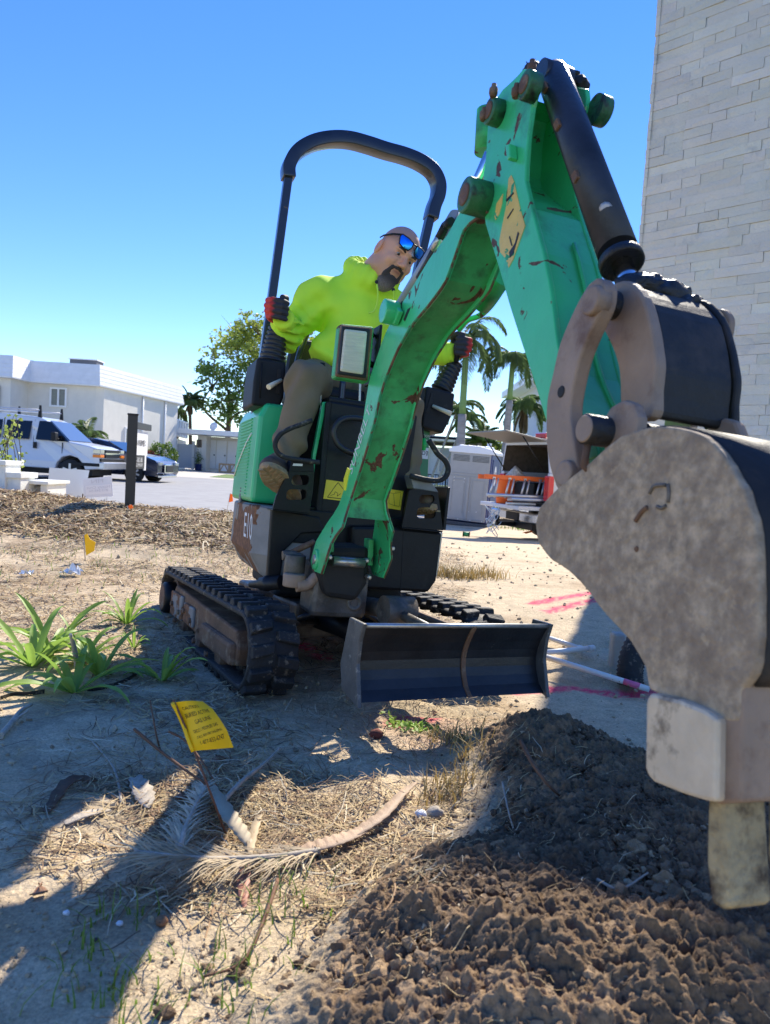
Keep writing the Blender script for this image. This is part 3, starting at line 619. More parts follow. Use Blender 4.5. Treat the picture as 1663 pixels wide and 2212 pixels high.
b = MB(); b.box(vf(.03, 0, .97), (.025, .62, .03)); b.build('chrome_bar', M['chromecar'], g).parent = g
for s in (-1, 1):
    b = MB(); b.box(vf(-.09, s*.86, 1.03), (.12, .16, .085)); b.build('headlight', M['lampclear'], van, bevel=.02)
    b = MB(); b.box(vf(-.09, s*.87, .885), (.125, .155, .045)); b.build('turn_signal', M['amber'], van, bevel=.01)
b = MB(); b.box(vf(-1.35, -1.22, 1.42), (.07, .12, .14)); b.box(vf(-1.30, -1.08, 1.35), (.04, .1, .03)); b.build('wing_mirror', M['blackpl'], van, bevel=.03)
for x in (-4.4, -.95):
    for s in (-1, 1): wheel(van, vf(x, s*.86, .37), .37, .22, (0, s*-1, 0) if s > 0 else (0, 1, 0))
for x in (-3.5, -2.05):
    for s in (-.75, .75): b = MB(); b.box(vf(x, s, 2.2), (.06, .03, .20), None, None, .5); b.build('rack_bracket', M['blackpl'], van)
b = MB(); b.tube([vf(-5.2, -.75, 2.26), vf(-2.05, -.75, 2.24)], .03); b.tube([vf(-5.2, .75, 2.26), vf(-2.05, .75, 2.24)], .03); b.build('rack_rail', M['alu'], van)
b = MB(); b.box(vf(-2.8, 0, .36), (2.5, .8, .12)); b.build('underbody', M['dark'], van)

CXo, CYo = -7.95, 24.9
def cf(x, y, z):
    a = R_(-6); X = x*math.cos(a)-y*math.sin(a); Y = x*math.sin(a)+y*math.cos(a); return (CXo+X, CYo+.95+Y, ZR+z)
car = thing('blue_car', cf(-2.2, 0, 0), 'dark blue hatchback with chrome grille parked beyond the van, nose to the right', 'car')
prof = [(-4.4, .35, 0), (-3.85, .28, 0), (-3.8, .5, 0), (-3.6, .66, 0), (-3.4, .68, 0), (-3.2, .62, 0), (-3.05, .45, 0), (-3.0, .27, 0), (-1.3, .26, 0), (-1.24, .45, 0), (-1.1, .63, 0), (-.9, .69, 0), (-.7, .66, 0), (-.55, .5, 0), (-.48, .28, 0), (-.1, .25, 0), (0, .40, 0), (0, .70, 0), (-.12, .82, .1), (-.5, .95, .3), (-1.25, 1.06, .5), (-2.0, 1.42, 1.8), (-2.5, 1.50, 2), (-3.5, 1.48, 2), (-4.1, 1.2, 1.2), (-4.42, .85, .2)]
car_body(prof, 1.84, .10, cf).build('body', M['carblue'], car, bevel=.05, bsegs=3)
b = MB(); b.loft([[cf(-1.3, -.80, 1.07), cf(-1.3, .80, 1.07), cf(-2.0, .66, 1.41), cf(-2.0, -.66, 1.41)], [cf(-1.26, -.80, 1.09), cf(-1.26, .80, 1.09), cf(-1.97, .66, 1.43), cf(-1.97, -.66, 1.43)]], True, None, False); b.build('windscreen', M['glassdark'], car)
b = MB(); b.loft([[cf(-1.55, -.90, 1.0), cf(-3.9, -.90, 1.0), cf(-3.5, -.74, 1.42), cf(-2.2, -.74, 1.42)], [cf(-1.55, -.93, 1.0), cf(-3.9, -.93, 1.0), cf(-3.5, -.76, 1.42), cf(-2.2, -.76, 1.42)]], True, None, False); b.build('side_window', M['glassdark'], car)
for s in (-1, 1):
    b = MB(); b.box(cf(-.12, s*.68, .72), (.16, .2, .06)); b.build('headlight', M['lampclear'], car, bevel=.02)
b = MB(); b.box(cf(.015, 0, .55), (.03, .48, .17)); b.build('grille', M['chromecar'], car, bevel=.03)
b = MB(); b.box(cf(.035, 0, .55), (.03, .40, .12)); b.build('grille_mesh', M['blackpl'], car, bevel=.02)
b = MB(); b.box(cf(-.02, 0, .27), (.08, .85, .04)); b.build('lower_lip', M['chromecar'], car, bevel=.01)
for x in (-3.42, -.9):
    for s in (-1, 1): wheel(car, cf(x, s*.80, .335), .335, .22, (0, 1, 0) if s < 0 else (0, -1, 0), 7)

# ---- signs at the rim ----
def planeY(px, py, Y): return PY(px, py, Y)
sg = thing('sale_sign_post', planeY(278, 1106, 7.5), 'black wooden post with an arm carrying a white sign panel, on the mulch rim', 'sign')
base = planeY(278, 1108, 7.5); top = planeY(288.5, 897, 7.5)
cp_, sp_ = math.cos(R_(55)), math.sin(R_(55))
ax = (np.array([cp_, sp_, 0]), np.array([-sp_, cp_, 0]), np.array([0, 0, 1.]))
ax = (np.array([math.cos(R_(20)), math.sin(R_(20)), 0]), np.array([-math.sin(R_(20)), math.cos(R_(20)), 0]), np.array([0, 0, 1.]))
X, Z0, Z1 = (base[0]+top[0])/2, base[2]-.1, top[2]
b = MB(); b.box((X, 7.5, (Z0+Z1)/2), (.05, .05, (Z1-Z0)/2), ax); b.box((X, 7.5, Z1+.008), (.056, .056, .008), ax); b.build('post', M['postblack'], sg, bevel=.004)
# arm recedes away to the right
s0 = np.array([X, 7.5, 0]); f0 = planeY(295, 912, 7.5); f1 = planeY(319.5, 926, 8.15)
dv = np.array([f1[0]-X, .62, 0]); dl = np.linalg.norm(dv); dv /= dl; nv = np.array([dv[1], -dv[0], 0])
zt2 = planeY(297, 911, 7.55)[2]
b = MB(); b.box(s0+dv*(.05+.33)+[0, 0, zt2-.035], (.33, .03, .035), (dv, nv, np.array([0, 0, 1.]))); b.build('arm', M['postblack'], sg, bevel=.003)
pz = [planeY(297, 930, 7.55)[2], planeY(294, 983, 7.55)[2]]
b = MB(); b.box(s0+dv*.36+[0, 0, (pz[0]+pz[1])/2], (.29, .006, (pz[0]-pz[1])/2), (dv, nv, np.array([0, 0, 1.]))); pan = b.build('panel', M['whitesign'], sg)
b = MB(); z_ = (pz[0]+pz[1])/2
def tf(x, y): return s0+dv*(.36+x)+nv*.0085+np.array([0, 0, z_+y])
for txt, y, s in (('AUTHENTIC', .075, .075), ('HOME', -.02, .10), ('REALTY', -.10, .035)): put_text(b, txt, s, tf)
b.build('lettering', mat('grey_ink', (.16, .16, .17), .6), pan).parent = pan
zr = pz[1]-.055
b = MB(); b.box(s0+dv*.34+[0, 0, zr-.02], (.27, .005, .075), (dv, nv, np.array([0, 0, 1.]))); rid = b.build('rider_panel', M['postblack'], sg)
b = MB(); put_text(b, '7-382-381', .075, lambda x, y: s0+dv*(.30+x)+nv*.0075+np.array([0, 0, zr+y])); put_text(b, '4-COMMUNITY', .05, lambda x, y: s0+dv*(.30+x)+nv*.0075+np.array([0, 0, zr-.055+y])); b.box(s0+dv*.57+[0, 0, zr-.03], (.035, .007, .085), (dv, nv, np.array([0, 0, 1.]))); b.build('rider_lettering', M['whitesign'], rid).parent = rid
def yard(corners, Y, name, label, m, wires, th=.006):
    P = [planeY(x, y, Y) for x, y in corners]; c = sum(P)/4; r = thing(name, (c[0], Y, float(terr(c[0], Y))), label, 'sign'); b = MB()
    b.loft([[p for p in P], [p+[0, th, 0] for p in P]], True, None, False); pn = b.build('board', m, r); b = MB()
    for t in wires: q = P[3]*(1-t)+P[2]*t+[0, th+.004, 0]; b.tube([q+[0, 0, .25], (q[0], q[1], float(terr(q[0], q[1]))-.1)], .0035, 6)
    b.build('wire_stake', M['steel'], r); return r, P, pn
yard([(106.5, 1010), (192.6, 1016), (180.5, 1075.6), (101, 1069)], 9.6, 'blank_sign_board', 'blank white yard sign board in front of the van wheel', mat('coroplast_white', (.62, .66, .70), .5), (.3, .65))
r, P, pn = yard([(178, 1034), (241, 1029), (244, 1072), (181.6, 1075.6)], 9.45, 'translucent_yard_sign', 'small pale translucent yard sign with reversed lettering beside the blank board', mat('coroplast_thin', (.66, .68, .74), .45), (.25, .78))
def bil(P, x, y): return (P[3]*(1-x)+P[2]*x)*(1-y)+(P[0]*(1-x)+P[1]*x)*y
b = MB(); o_ = np.array([0, -.003, 0])
b.quad(*[bil(P, x, y)+o_ for x, y in ((.08, .15), (.97, .15), (.97, .62), (.08, .62))]); b.build('pale_field', mat('sign_field', (.76, .76, .79), .5), pn).parent = pn
b = MB(); put_text(b, 'FIN', .30, lambda x, y: bil(P, .5-x*1.0, .80+y*.9)+o_*1.6); put_text(b, 'Henry Cruz', .2, lambda x, y: bil(P, .52-x*.85, .5+y)+o_*2.2); put_text(b, '813 545-56', .17, lambda x, y: bil(P, .52-x*.85, .33+y)+o_*2.2); b.build('reversed_lettering', mat('faint_ink', (.56, .56, .62), .5), pn).parent = pn
# planter wall, stepped
M['plwall'] = mat('white_painted_concrete', (.76, .76, .70), .75, var=.08, vs=10, dirt=((.45, .44, .40), 25, .62, .75), bump=.15, bs=40)
pw = thing('stepped_planter_wall', PY(50, 1080, 8.3), 'white painted stepped concrete planter wall at the far left rim', 'wall')
def pbox(x0, y0, x1, y1, Y, d, name='step', cap=0, m=None):
    a = PY(x0, y0, Y); c = PY(x1, y1, Y); b = MB(); b.box(((a[0]+c[0])/2, Y+d/2, (a[2]+c[2])/2), (abs(c[0]-a[0])/2, d/2, abs(a[2]-c[2])/2)); return b.build(name, m or M['plwall'], pw, bevel=.008)
pbox(-60, 993, 9, 1100, 8.2, .35); pbox(-60, 991, 11, 1006, 8.17, .42, 'coping'); pbox(9.5, 1021, 42, 1100, 8.25, .35); pbox(9.5, 1019.5, 44, 1034, 8.22, .42, 'coping')
pbox(42.5, 1047, 88, 1100, 8.6, .4, 'panel', m=mat('beige_render', (.42, .38, .31), .9)); pbox(87, 1047, 101, 1100, 8.5, .5); pbox(44.5, 1037, 103, 1048, 8.45, .6, 'coping'); pbox(44, 1048, 65, 1075, 8.52, .1)
# climbing shrub on the planter
vs_ = thing('climbing_shrub', PY(25, 1020, 8.6), 'leggy shrub with lime green leaves growing from the planter wall', 'shrub'); b = MB(); rnd = np.random.default_rng(3); lf = MB()
for k in range(9):
    x0 = rnd.uniform(8, 32); p0 = PY(x0, 1022, 8.5+rnd.random()*.2); p3 = PY(x0+rnd.uniform(-25, 28), rnd.uniform(893, 950), 8.5+rnd.random()*.3); m1 = p0*.6+p3*.4+rnd.normal(size=3)*.05
    S = spline([p0, m1, p3], 6); b.tube(S, list(np.linspace(.008, .003, len(S))), 5); leaf_cloud(lf, np.array([S[i] for i in rnd.integers(2, len(S), 22)])+rnd.normal(size=(22, 3))*.035, .026, rnd, .75)
b.build('stem', M['trunk'], vs_); lf.build('foliage', leafmat('lime_leaves', (.30, .38, .07), .4), vs_)

# ================= background: right side =================
ZG = -.70
st = thing('stone_clad_building', (2.8, 8.2, -.2), 'tall building wall clad in split pale limestone ledger panels at the right', 'building')
d0 = np.array([.725, -.689, 0]); n0 = np.array([-.689, -.725, 0]); c0 = PY(1402, 350, 8.2); c0[2] = 0
b = MB(); Hb = 6.25; Lw = 7.5; dep = 6.0
b.loft([[c0+[0, 0, ZG-.3], c0+d0*Lw+[0, 0, ZG-.3], c0+d0*Lw-n0*dep+[0, 0, ZG-.3], c0-n0*dep+[0, 0, ZG-.3]], [c0+[0, 0, Hb], c0+d0*Lw+[0, 0, Hb], c0+d0*Lw-n0*dep+[0, 0, Hb], c0-n0*dep+[0, 0, Hb]]], True, None, False)
b.build('wall_core', M['stucco'], st)
M['ledger'] = mat('ledger_stone', (1, 1, 1), .85, attr=True, var=.10, vs=3.0, bump=.9, bs=16, bumpd=.02, dirt=((.30, .33, .36), 3.2, .60, .85))
def ledger(o, d, n, L, z0, z1, rnd, mb, rough_end=True):
    z = z0; row = 0
    while z < z1:
        h = .102; x = -rnd.random()*.3 if not rough_end else 0.0
        k = 2 if rnd.random() < .35 else 1
        for sub_ in range(1):
            x = -.01-rnd.random()*.025
            while x < L:
                l = rnd.choice([.2, .3, .42, .55, .65]); l = min(l, L-x+.01); hh = h
                t = .022+.012*rnd.random(); tl = rnd.normal()*.006
                c = np.array([.70, .655, .565])*(1+rnd.normal()*.05)+rnd.normal(size=3)*.006
                mb.c = tuple(c); g = .0012 if rnd.random() < .7 else .0032
                # split-faced front: a 3x2 grid of slightly uneven points
                nx = 4; fr_ = []
                for j in range(3):
                    for i in range(nx): fr_.append(o+d*(x+g+(l-2*g)*i/(nx-1))+n*(t+tl*(i/(nx-1)-.5)+rnd.normal()*.0022)+np.array([0, 0, z+g*.6+(hh-1.2*g)*j/2]))
                bk = [o+d*(x+g+(l-2*g)*i/(nx-1))-n*.01+np.array([0, 0, z+g*.6+(hh-1.2*g)*j]) for j in (0, 1) for i in range(nx)]
                fs = []
                for j in range(2):
                    for i in range(nx-1): a = j*nx+i; fs.append((a, a+1, a+nx+1, a+nx))
                B0 = 3*nx; fs += [(B0+i, B0+i+1, i+1, i) for i in range(nx-1)]+[(2*nx+i, 2*nx+i+1, B0+nx+i+1, B0+nx+i) for i in range(nx-1)]
                fs += [(B0, 0, nx, 2*nx, B0+nx), (nx-1, B0+nx-1, B0+2*nx-1, 3*nx-1, 2*nx-1)]
                mb.add(fr_+bk, fs); x += l
        z += h; row += 1
rnd = np.random.default_rng(12); b = MB(); ledger(c0, d0, n0, 6.5, ZG-.1, Hb, rnd, b)
# corner return: ragged stone ends seen edge-on
ledger(c0-n0*.9, n0, -d0, .93, ZG-.1, Hb, rnd, b); b.c = None
b.build('ledger_stone_cladding', M['ledger'], st)
# white block far behind right, and low white house
wb = thing('white_apartment_block', PY(1250, 1000, 45), 'plain tall white building far behind the pickup', 'building'); a = PY(1161, 1000, 45); b = MB(); zt3 = PY(1150, 822, 45)[2]
b.box((a[0]+5, 50, zt3/2-.5), (5, 5, zt3/2+.4)); b.build('wall', mat('white_block', (.60, .62, .64), .8), wb)
b = MB(); b.box((a[0]+4.6, 49.6, zt3+.1), (5.6, 5.6, .22)); b.box((a[0]+4.8, 49.6, zt3+.42), (5.0, 5.2, .1)); b.build('roof', M['white'], wb)
lh = thing('low_white_house', PY(990, 1064, 37.5), 'single-storey white house with dark roof edge and black railing behind the portable toilet', 'house')
def hbox(x0, y0, x1, y1, Y, d, name, m, bev=0):
    a = PY(x0, y0, Y); c = PY(x1, y1, Y); b = MB(); b.box(((a[0]+c[0])/2, Y+d/2, (a[2]+c[2])/2), (abs(c[0]-a[0])/2, d/2, abs(a[2]-c[2])/2)); return b.build(name, m, lh, bevel=bev)
M['brickw'] = mat('white_brick', (.58, .60, .62), .8, var=.06, bump=.3, bs=12)
hbox(880, 962, 1180, 1062, 41, 6, 'wall', M['brickw']); hbox(870, 948, 1185, 962, 40, 8, 'fascia', M['stucco']); hbox(870, 940, 1060, 948.6, 40.2, 7, 'roof', mat('roof_edge_blue', (.03, .045, .09), .5)); hbox(900, 925, 940, 940, 43, 2, 'roof_unit', M['alu'])
for (x0, y0, x1, y1) in ((948, 966, 975, 1022), (1112, 985, 1126, 1012), (900, 966, 925, 1022)):
    w_ = hbox(x0, y0, x1, y1, 40.9, .12, 'window', M['stucco']); a = PY((x0+x1)/2, (y0+y1)/2, 40.85); bb = MB(); bb.box((a[0], 40.87, a[2]), ((x1-x0)*.42*40.9/1535, .02, (y1-y0)*.44*40.9/1535)); bb.build('pane', mat('pale_pane', (.30, .34, .36), .2), w_).parent = w_
rl = thing('black_railing', PY(950, 1050, 38), 'black metal railing on the white retaining wall', 'railing'); b = MB()
a = PY(915, 1024, 38); c = PY(1000, 1029, 38); zb = a[2]-.66
for z in (a[2], zb+.06): b.tube([(a[0], 38, z), (c[0], 38, z)], .03, 6)
for x in np.arange(a[0], c[0], .13): b.tube([(x, 38, zb), (x, 38, a[2])], .014, 5)
for x in np.arange(a[0], c[0], 1.2): b.tube([(x, 38, zb-.05), (x, 38, a[2]+.05)], .035, 6)
b.build('bars', M['black'], rl)
b = MB(); b.box(((a[0]+c[0])/2+2, 38, (zb-1.0)/2-.0), ((c[0]-a[0])/2+4, .2, (zb+1.0)/2)); tag(b.build('retaining_wall', M['white']), 'low white retaining wall under the black railing', 'wall')
hg = MB(); rnd = np.random.default_rng(9); n = 2600; P_ = np.stack([rnd.uniform(PY(900, 1070, 37)[0], PY(1130, 1070, 37)[0], n), rnd.uniform(36.4, 37.4, n), ZG+rnd.random(n)**.7*.55], 1); leaf_cloud(hg, P_, .07, rnd)
tag(hg.build('hedge', M['leaf']), 'low dark green hedge at the foot of the white retaining wall', 'hedge')
b = MB(); b.box((PY(1010, 1090, 25)[0], 25.0, ZG+.05), (7, .12, .09)); tag(b.build('kerb', M['concrete']), kind='structure')
M['lawnr'] = mat('bright_lawn', (.16, .30, .03), .9, var=.3, vs=2, bump=.5, bs=20)
sheet('right_lawn', -1.0, 16, 31.0, 36.6, 12, 8, lambda X, Y: terr(X, Y)+.03, M['lawnr'])
sheet('street', -1.2, 16, 25.2, 30.9, 12, 8, lambda X, Y: terr(X, Y)+.02, M['asphalt'])
# royal palms and others
def P3(px, py, Y): return PY(px, py, Y)
palm('royal_palm', (P3(993, 1000, 30)[0], 30, ZG), P3(1008, 735, 30), 'tall grey royal palm behind the portable toilet, nearest the boom', 17, 2.4, M['frond'], .20, 1.5, shaft=.56, seed=21, lw=.028, up=.9, group='royal palms')
palm('royal_palm', (P3(1088, 1000, 31)[0], 31, ZG), P3(1108, 775, 31), 'tall grey royal palm between the portable toilet and the arm', 17, 2.0, M['frond'], .18, 1.3, shaft=.72, seed=22, lw=.028, up=1.0, group='royal palms')
palm('coconut_palm', (P3(1128, 1000, 34)[0], 34, ZG), P3(1133, 880, 34), 'shaggy coconut palm with brown hanging fronds behind the pickup', 20, 1.7, M['frond'], .14, 1.1, seed=23, lw=.035, up=1.1, skirt=10)
palm('slender_palm', (P3(925, 1010, 33)[0], 33, ZG+.6), P3(990, 880, 33), 'slender leaning palm behind the right joystick console', 13, 1.5, M['frond'], .06, 1.0, seed=24, lw=.03, up=.8, group='slender leaning palms')
palm('slender_palm', (P3(940, 1020, 33)[0], 33.5, ZG+.6), P3(1008, 905, 33.5), 'slender leaning palm crossing behind the black hose', 11, 1.4, M['frond'], .06, 1.0, seed=25, lw=.03, up=.8, group='slender leaning palms')
palm('cycad_palm', (P3(1040, 1000, 34)[0], 34, ZG), P3(1035, 957, 34), 'low bright palm clump showing above the portable toilet roof', 26, 1.35, M['frond'], .2, .7, seed=26, lw=.04, up=1.25)
bush('yellow_shrub', P3(1068, 955, 34.5), (1.0, .6, .45), 'yellow-green bush above the right end of the toilet roof', 900, .08, M['leafl'], 31)
palm('fan_palm', (P3(1118, 1010, 30)[0], 30, ZG), P3(1120, 985, 30), 'small dark fan palm under the raised pickup hatch', 14, .8, M['frond'], .06, 1.2, seed=27, lw=.04)

# ---- portable toilet ----
PT = Fr((0, 0, 0), R_(-20), .035, 0.0); 
cb = G(1014, 1130, -.68); PT.O = np.array([cb[0]*20.4/cb[1], 20.4, -.70])
pt = thing('portable_toilet', PT.O, 'grey and blue portable toilet with white vented roof on the sand', 'portable toilet')
M['ptgrey'] = mat('toilet_grey_plastic', (.34, .345, .34), .5, var=.04); M['ptblue'] = mat('toilet_blue_plastic', (.02, .035, .16), .45); M['ptroof'] = mat('toilet_white_roof', (.72, .76, .82), .4)
hw, hd, H = .59, .60, 2.05
b = MB(); b.fbox(PT, (-hw, hw), (-hd, hd-.0), (.12, H)); b.build('cabin', M['ptblue'], pt, bevel=.02)
b = MB(); b.fbox(PT, (-hw+.01, hw-.03), (hd-.01, hd+.03), (.14, H-.01)); pnl = b.build('side_panel', M['ptgrey'], pt, bevel=.012)
b = MB()
for (u0, u1, w0, w1) in ((-.52, -.04, .18, .20), (.04, .52, .18, .20), (-.52, .5, 1.37, 1.39), (-.5, .5, 1.45, 1.465)): b.fbox(PT, (u0, u1), (hd+.03, hd+.045), (w0, w1))
b.fbox(PT, (-.035, .035), (hd+.03, hd+.06), (.2, 1.36))
for (u0, u1) in ((-.46, -.10), (.10, .46)):
    b.fbox(PT, (u0, u0+.02), (hd+.03, hd+.043), (.35, 1.28)); b.fbox(PT, (u1-.02, u1), (hd+.03, hd+.043), (.35, 1.28)); b.fbox(PT, (u0, u1), (hd+.03, hd+.043), (1.27, 1.29))
b.build('moulded_ribs', M['ptgrey'], pnl, bevel=.006).parent = pnl
b = MB()
for (u0, u1) in ((-.50, -.03), (.05, .52)):
    for k in range(5): b.fbox(PT, (u0, u1), (hd+.026, hd+.04), (1.80+.036*k, 1.815+.036*k))
b.build('vent_louvre', mat('vent_dark', (.07, .075, .08), .6), pnl).parent = pnl
b = MB()
for (u, w_) in ((-.42, 1.24), (-.42, 1.33), (-.12, 1.22), (-.12, 1.31), (.3, .42), (.1, .4), (-.5, .17), (-.2, .17), (.15, .17), (.48, .17)): b.lathe(PT.P(u, hd+.03, w_), PT.v, [(0, .016), (.012, .012)], 8)
b.build('rivet', M['white'], pnl).parent = pnl
b = MB(); prof = [(-hw-.05, H-.02), (-hw-.05, H+.05), (-hw+.06, H+.13), (-.25, H+.18), (.25, H+.18), (hw-.06, H+.13), (hw+.05, H+.05), (hw+.05, H-.02)]
b.prism(prof, lambda a, c, d: PT.P(a, d, c), -hd-.05, hd+.06)
for k in (-.36, -.12, .12, .36): b.tube([PT.P(k, hd+.05, H+.05), PT.P(k, hd-.1, H+.17), PT.P(k, -hd+.1, H+.19), PT.P(k, -hd, H+.05)], .035, 8)
b.build('roof', M['ptroof'], pt, bevel=.02)
b = MB(); b.cyl(PT.P(.3, -.2, H+.1), PT.P(.3, -.2, H+.32), .06); b.build('vent_pipe', M['white'], pt)
b = MB(); b.fbox(PT, (-hw-.08, hw+.06), (-hd-.02, hd+.09), (0, .10)); b.build('skid_base', mat('skid_grey', (.07, .075, .08), .7), pt, bevel=.015)
b = MB(); b.fbox(PT, (hw, hw+.02), (-.45, .45), (.2, 1.9)); dr_ = b.build('door', M['ptblue'], pt, bevel=.01)
b = MB(); e = [(0+.16*math.cos(t)*.9, 1.45+.28*math.sin(t)) for t in np.linspace(0, 2*math.pi, 24, endpoint=False)]; b.prism(e, lambda a, c, d: PT.P(hw+.02+d, a+.1, c), 0, .006); sk = b.build('oval_sticker', M['white'], dr_); sk.parent = dr_
b = MB(); put_text(b, 'CALL', .11, lambda x, y: PT.P(hw+.03, .1-x, 1.52+y)); put_text(b, '727 577', .08, lambda x, y: PT.P(hw+.03, .1-x, 1.36+y)); b.build('sticker_lettering', M['ink'], dr_).parent = dr_

# ---- pickup with topper ----
a_ = R_(20); ZGs = ZG; ZG = -.54; ff = np.array([math.cos(a_), math.sin(a_), 0]); fl = np.array([-math.sin(a_), math.cos(a_), 0])   # forward, left
rc = PY(1187, 1050, 13.8); TO = np.array([rc[0], 13.8, 0])+fl*.98
def tfm(x, y, z): return TO+ff*x+fl*y+np.array([0, 0, ZG+z])
tax = (ff, fl, np.array([0, 0, 1.]))
tk = thing('white_pickup', tfm(2.5, 0, 0), 'white pickup truck with topper hatch and tailgate open, loaded with ladders and pipes', 'pickup truck')
def tb(x, y, z, name, m, bev=.0, par=None):
    b = MB(); b.box(tfm((x[0]+x[1])/2, (y[0]+y[1])/2, (z[0]+z[1])/2), (abs(x[1]-x[0])/2, abs(y[1]-y[0])/2, abs(z[1]-z[0])/2), tax); o = b.build(name, m, par or tk, bevel=bev)
    if par: o.parent = par
    return o
tb((0, 2.0), (-.98, -.86), (.62, 1.42), 'bed_side', M['carwhite'], .03); tb((0, 2.0), (.86, .98), (.62, 1.42), 'bed_side', M['carwhite'], .03); tb((0, 2.0), (-.86, .86), (.70, .80), 'bed_floor', M['dark'])
tb((2.0, 5.6), (-.98, .98), (.55, 1.45), 'cab', M['carwhite'], .06); tb((2.1, 3.9), (-.85, .85), (1.45, 2.0), 'cab_top', M['carwhite'], .12)
M['linerdark'] = mat('topper_lining', (.09, .075, .06), .95, var=.3, vs=12)
b = MB(); pr = [(-.97, 1.42), (-.85, 2.02), (.85, 2.02), (.97, 1.42)]; pi2 = [(-.92, 1.42), (-.81, 1.97), (.81, 1.97), (.92, 1.42)]
for (x0, x1) in ((0, 2.0),):
    vs = [tfm(x, y, z) for x in (x0, x1) for (y, z) in pr]+[tfm(x, y, z) for x in (x0, x1) for (y, z) in pi2]
    fs = [(0, 1, 5, 4), (1, 2, 6, 5), (2, 3, 7, 6), (8, 12, 13, 9), (9, 13, 14, 10), (10, 14, 15, 11), (0, 8, 9, 1), (1, 9, 10, 2), (2, 10, 11, 3)]
    b.add(vs, fs[:3]+fs[6:], 0, False); b.add(vs, fs[3:6], 1, False)
b.build('topper', [M['carwhite'], M['linerdark']], tk)
tb((1.9, 1.95), (-.9, .9), (.8, 1.95), 'topper_front_lining', M['linerdark'])
b = MB(); b.loft([[tfm(.0, -.83, 2.02), tfm(.0, .83, 2.02), tfm(-.95, .83, 2.16), tfm(-.95, -.83, 2.16)], [tfm(0, -.83, 2.05), tfm(0, .83, 2.05), tfm(-.95, .83, 2.19), tfm(-.95, -.83, 2.19)]], True, None, False); b.build('rear_hatch', mat('hatch_underside', (.22, .21, .19), .5), tk, bevel=.008)
for s in (-.78, .78): b = MB(); b.tube([tfm(-.55, s, 2.10), tfm(-.02, s, 1.45)], .012, 6); b.build('gas_strut', M['black'], tk)
tb((-.55, 0), (-.80, .80), (.66, .74), 'tailgate', M['carwhite'], .015); tb((-.20, .02), (-.95, .95), (.40, .60), 'bumper', M['chromecar'], .03); tb((-.22, -.05), (-.25, .25), (.42, .58), 'plate_recess', M['blackpl'], .01)
for s in (-1, 1): tb((-.02, .1), (s*.80, s*.99), (.86, 1.36), 'tail_lamp', M['lampred'], .02)
b = MB(); b.box(tfm(-.35, 0, .33), (.22, .04, .04), tax); b.lathe(tfm(-.55, 0, .36), (0, 0, 1), [(0, .03), (.06, .03), (.08, .05), (.12, .05), (.15, .02)]); b.box(tfm(.1, 0, .32), (.25, .7, .06), tax); b.build('tow_hitch', M['black'], tk)
for x in (1.1, 4.6):
    for s in (-1, 1): wheel(tk, tfm(x, s*.85, .39), .39, .26, -fl*s)
tb((-.02, .14), (-.75, -.35), (2.10, 2.20), 'beacon_bar', M['lampred'], .02); tb((.0, .12), (-.6, -.5), (2.02, 2.10), 'beacon_foot', M['carwhite'], .01)
# cargo (each its own thing)
lad = thing('orange_step_ladder', tfm(-.2, 0, .9), 'orange fibreglass step ladder sticking out of the pickup bed', 'ladder')
b = MB(); b.box(tfm(.0, -.45, 1.28), (1.15, .02, .045), tax); b.box(tfm(.05, -.10, 1.27), (1.15, .02, .045), tax); b.box(tfm(.05, -.46, .90), (.9, .02, .04), tax); b.build('rails', M['orange'], lad, bevel=.005)
b = MB()
for x in (-.95, -.6, -.25, .1, .5):
    b.box(tfm(x, -.30, 1.26), (.03, .19, .02), tax); b.tube([tfm(x, -.48, 1.26), tfm(x-.08, -.48, .87)], .022, 6); b.tube([tfm(x+.1, -.48, 1.26), tfm(x+.04, -.48, .87)], .02, 6)
b.build('steps', M['alu'], lad)
bk = thing('orange_bucket', tfm(-.25, -.1, .75), 'round orange bucket on the open tailgate', 'bucket')
b = MB(); b.lathe(tfm(-.36, .10, .745), (0, 0, 1), [(0, .17), (.50, .20), (.52, .22), (.57, .22), (.57, .19), (.05, .16)], 28); b.build('shell', M['orange'], bk)
wbk = thing('white_tub', tfm(.15, .3, 1.1), 'white paint bucket tipped on the load behind the orange ladder', 'bucket'); b = MB(); b.lathe(tfm(-.2, .25, 1.22), np.array([.5, -.2, .5]), [(0, .13), (.3, .155), (.3, .14), (.02, .12)], 22); b.build('shell', mat('dirty_white', (.55, .53, .48), .6, var=.3, vs=20), wbk)
for i, (y, z) in enumerate(((-.60, .93), (-.55, .86), (-.66, .87), (-.5, .80))):
    b = MB(); b.tube([tfm(-1.15+.5*(i > 0)*1, y, z-.03*(i == 3)), tfm(1.6, y, z)], .035, 10); tag(b.build('conduit_pipe', M['alu']), 'grey conduit pipe lying out over the tailgate, %s' % ('longest one reaching far left', 'top of the bundle', 'middle of the bundle', 'lowest, against the tailgate')[i], 'pipe', 'conduit pipes in the pickup')
wc = MB(); rnd = np.random.default_rng(4)
pth = []
for t in np.linspace(0, 26, 180): pth.append(tfm(-.62+.10*math.sin(t*1.3)+.04*math.sin(t*3.1), .05+.12*math.cos(t*1.7), .62-.018*t+.12*math.sin(t*2.2)))
wc.tube(pth, .008, 5); tag(wc.build('pale_blue_cord', mat('pale_cord', (.55, .68, .78), .5)), 'tangled pale blue cord hanging from the open tailgate', 'cord')
ZG_t = ZG
ib = thing('bed_toolbox', tfm(.8, .3, .8), 'dark tool boxes inside the pickup bed', 'toolbox'); b = MB(); b.box(tfm(.7, .3, 1.0), (.5, .4, .2), tax); b.box(tfm(.75, -.3, .95), (.35, .2, .15), tax); b.build('case', M['blackpl'], ib, bevel=.02)
ZG = ZGs
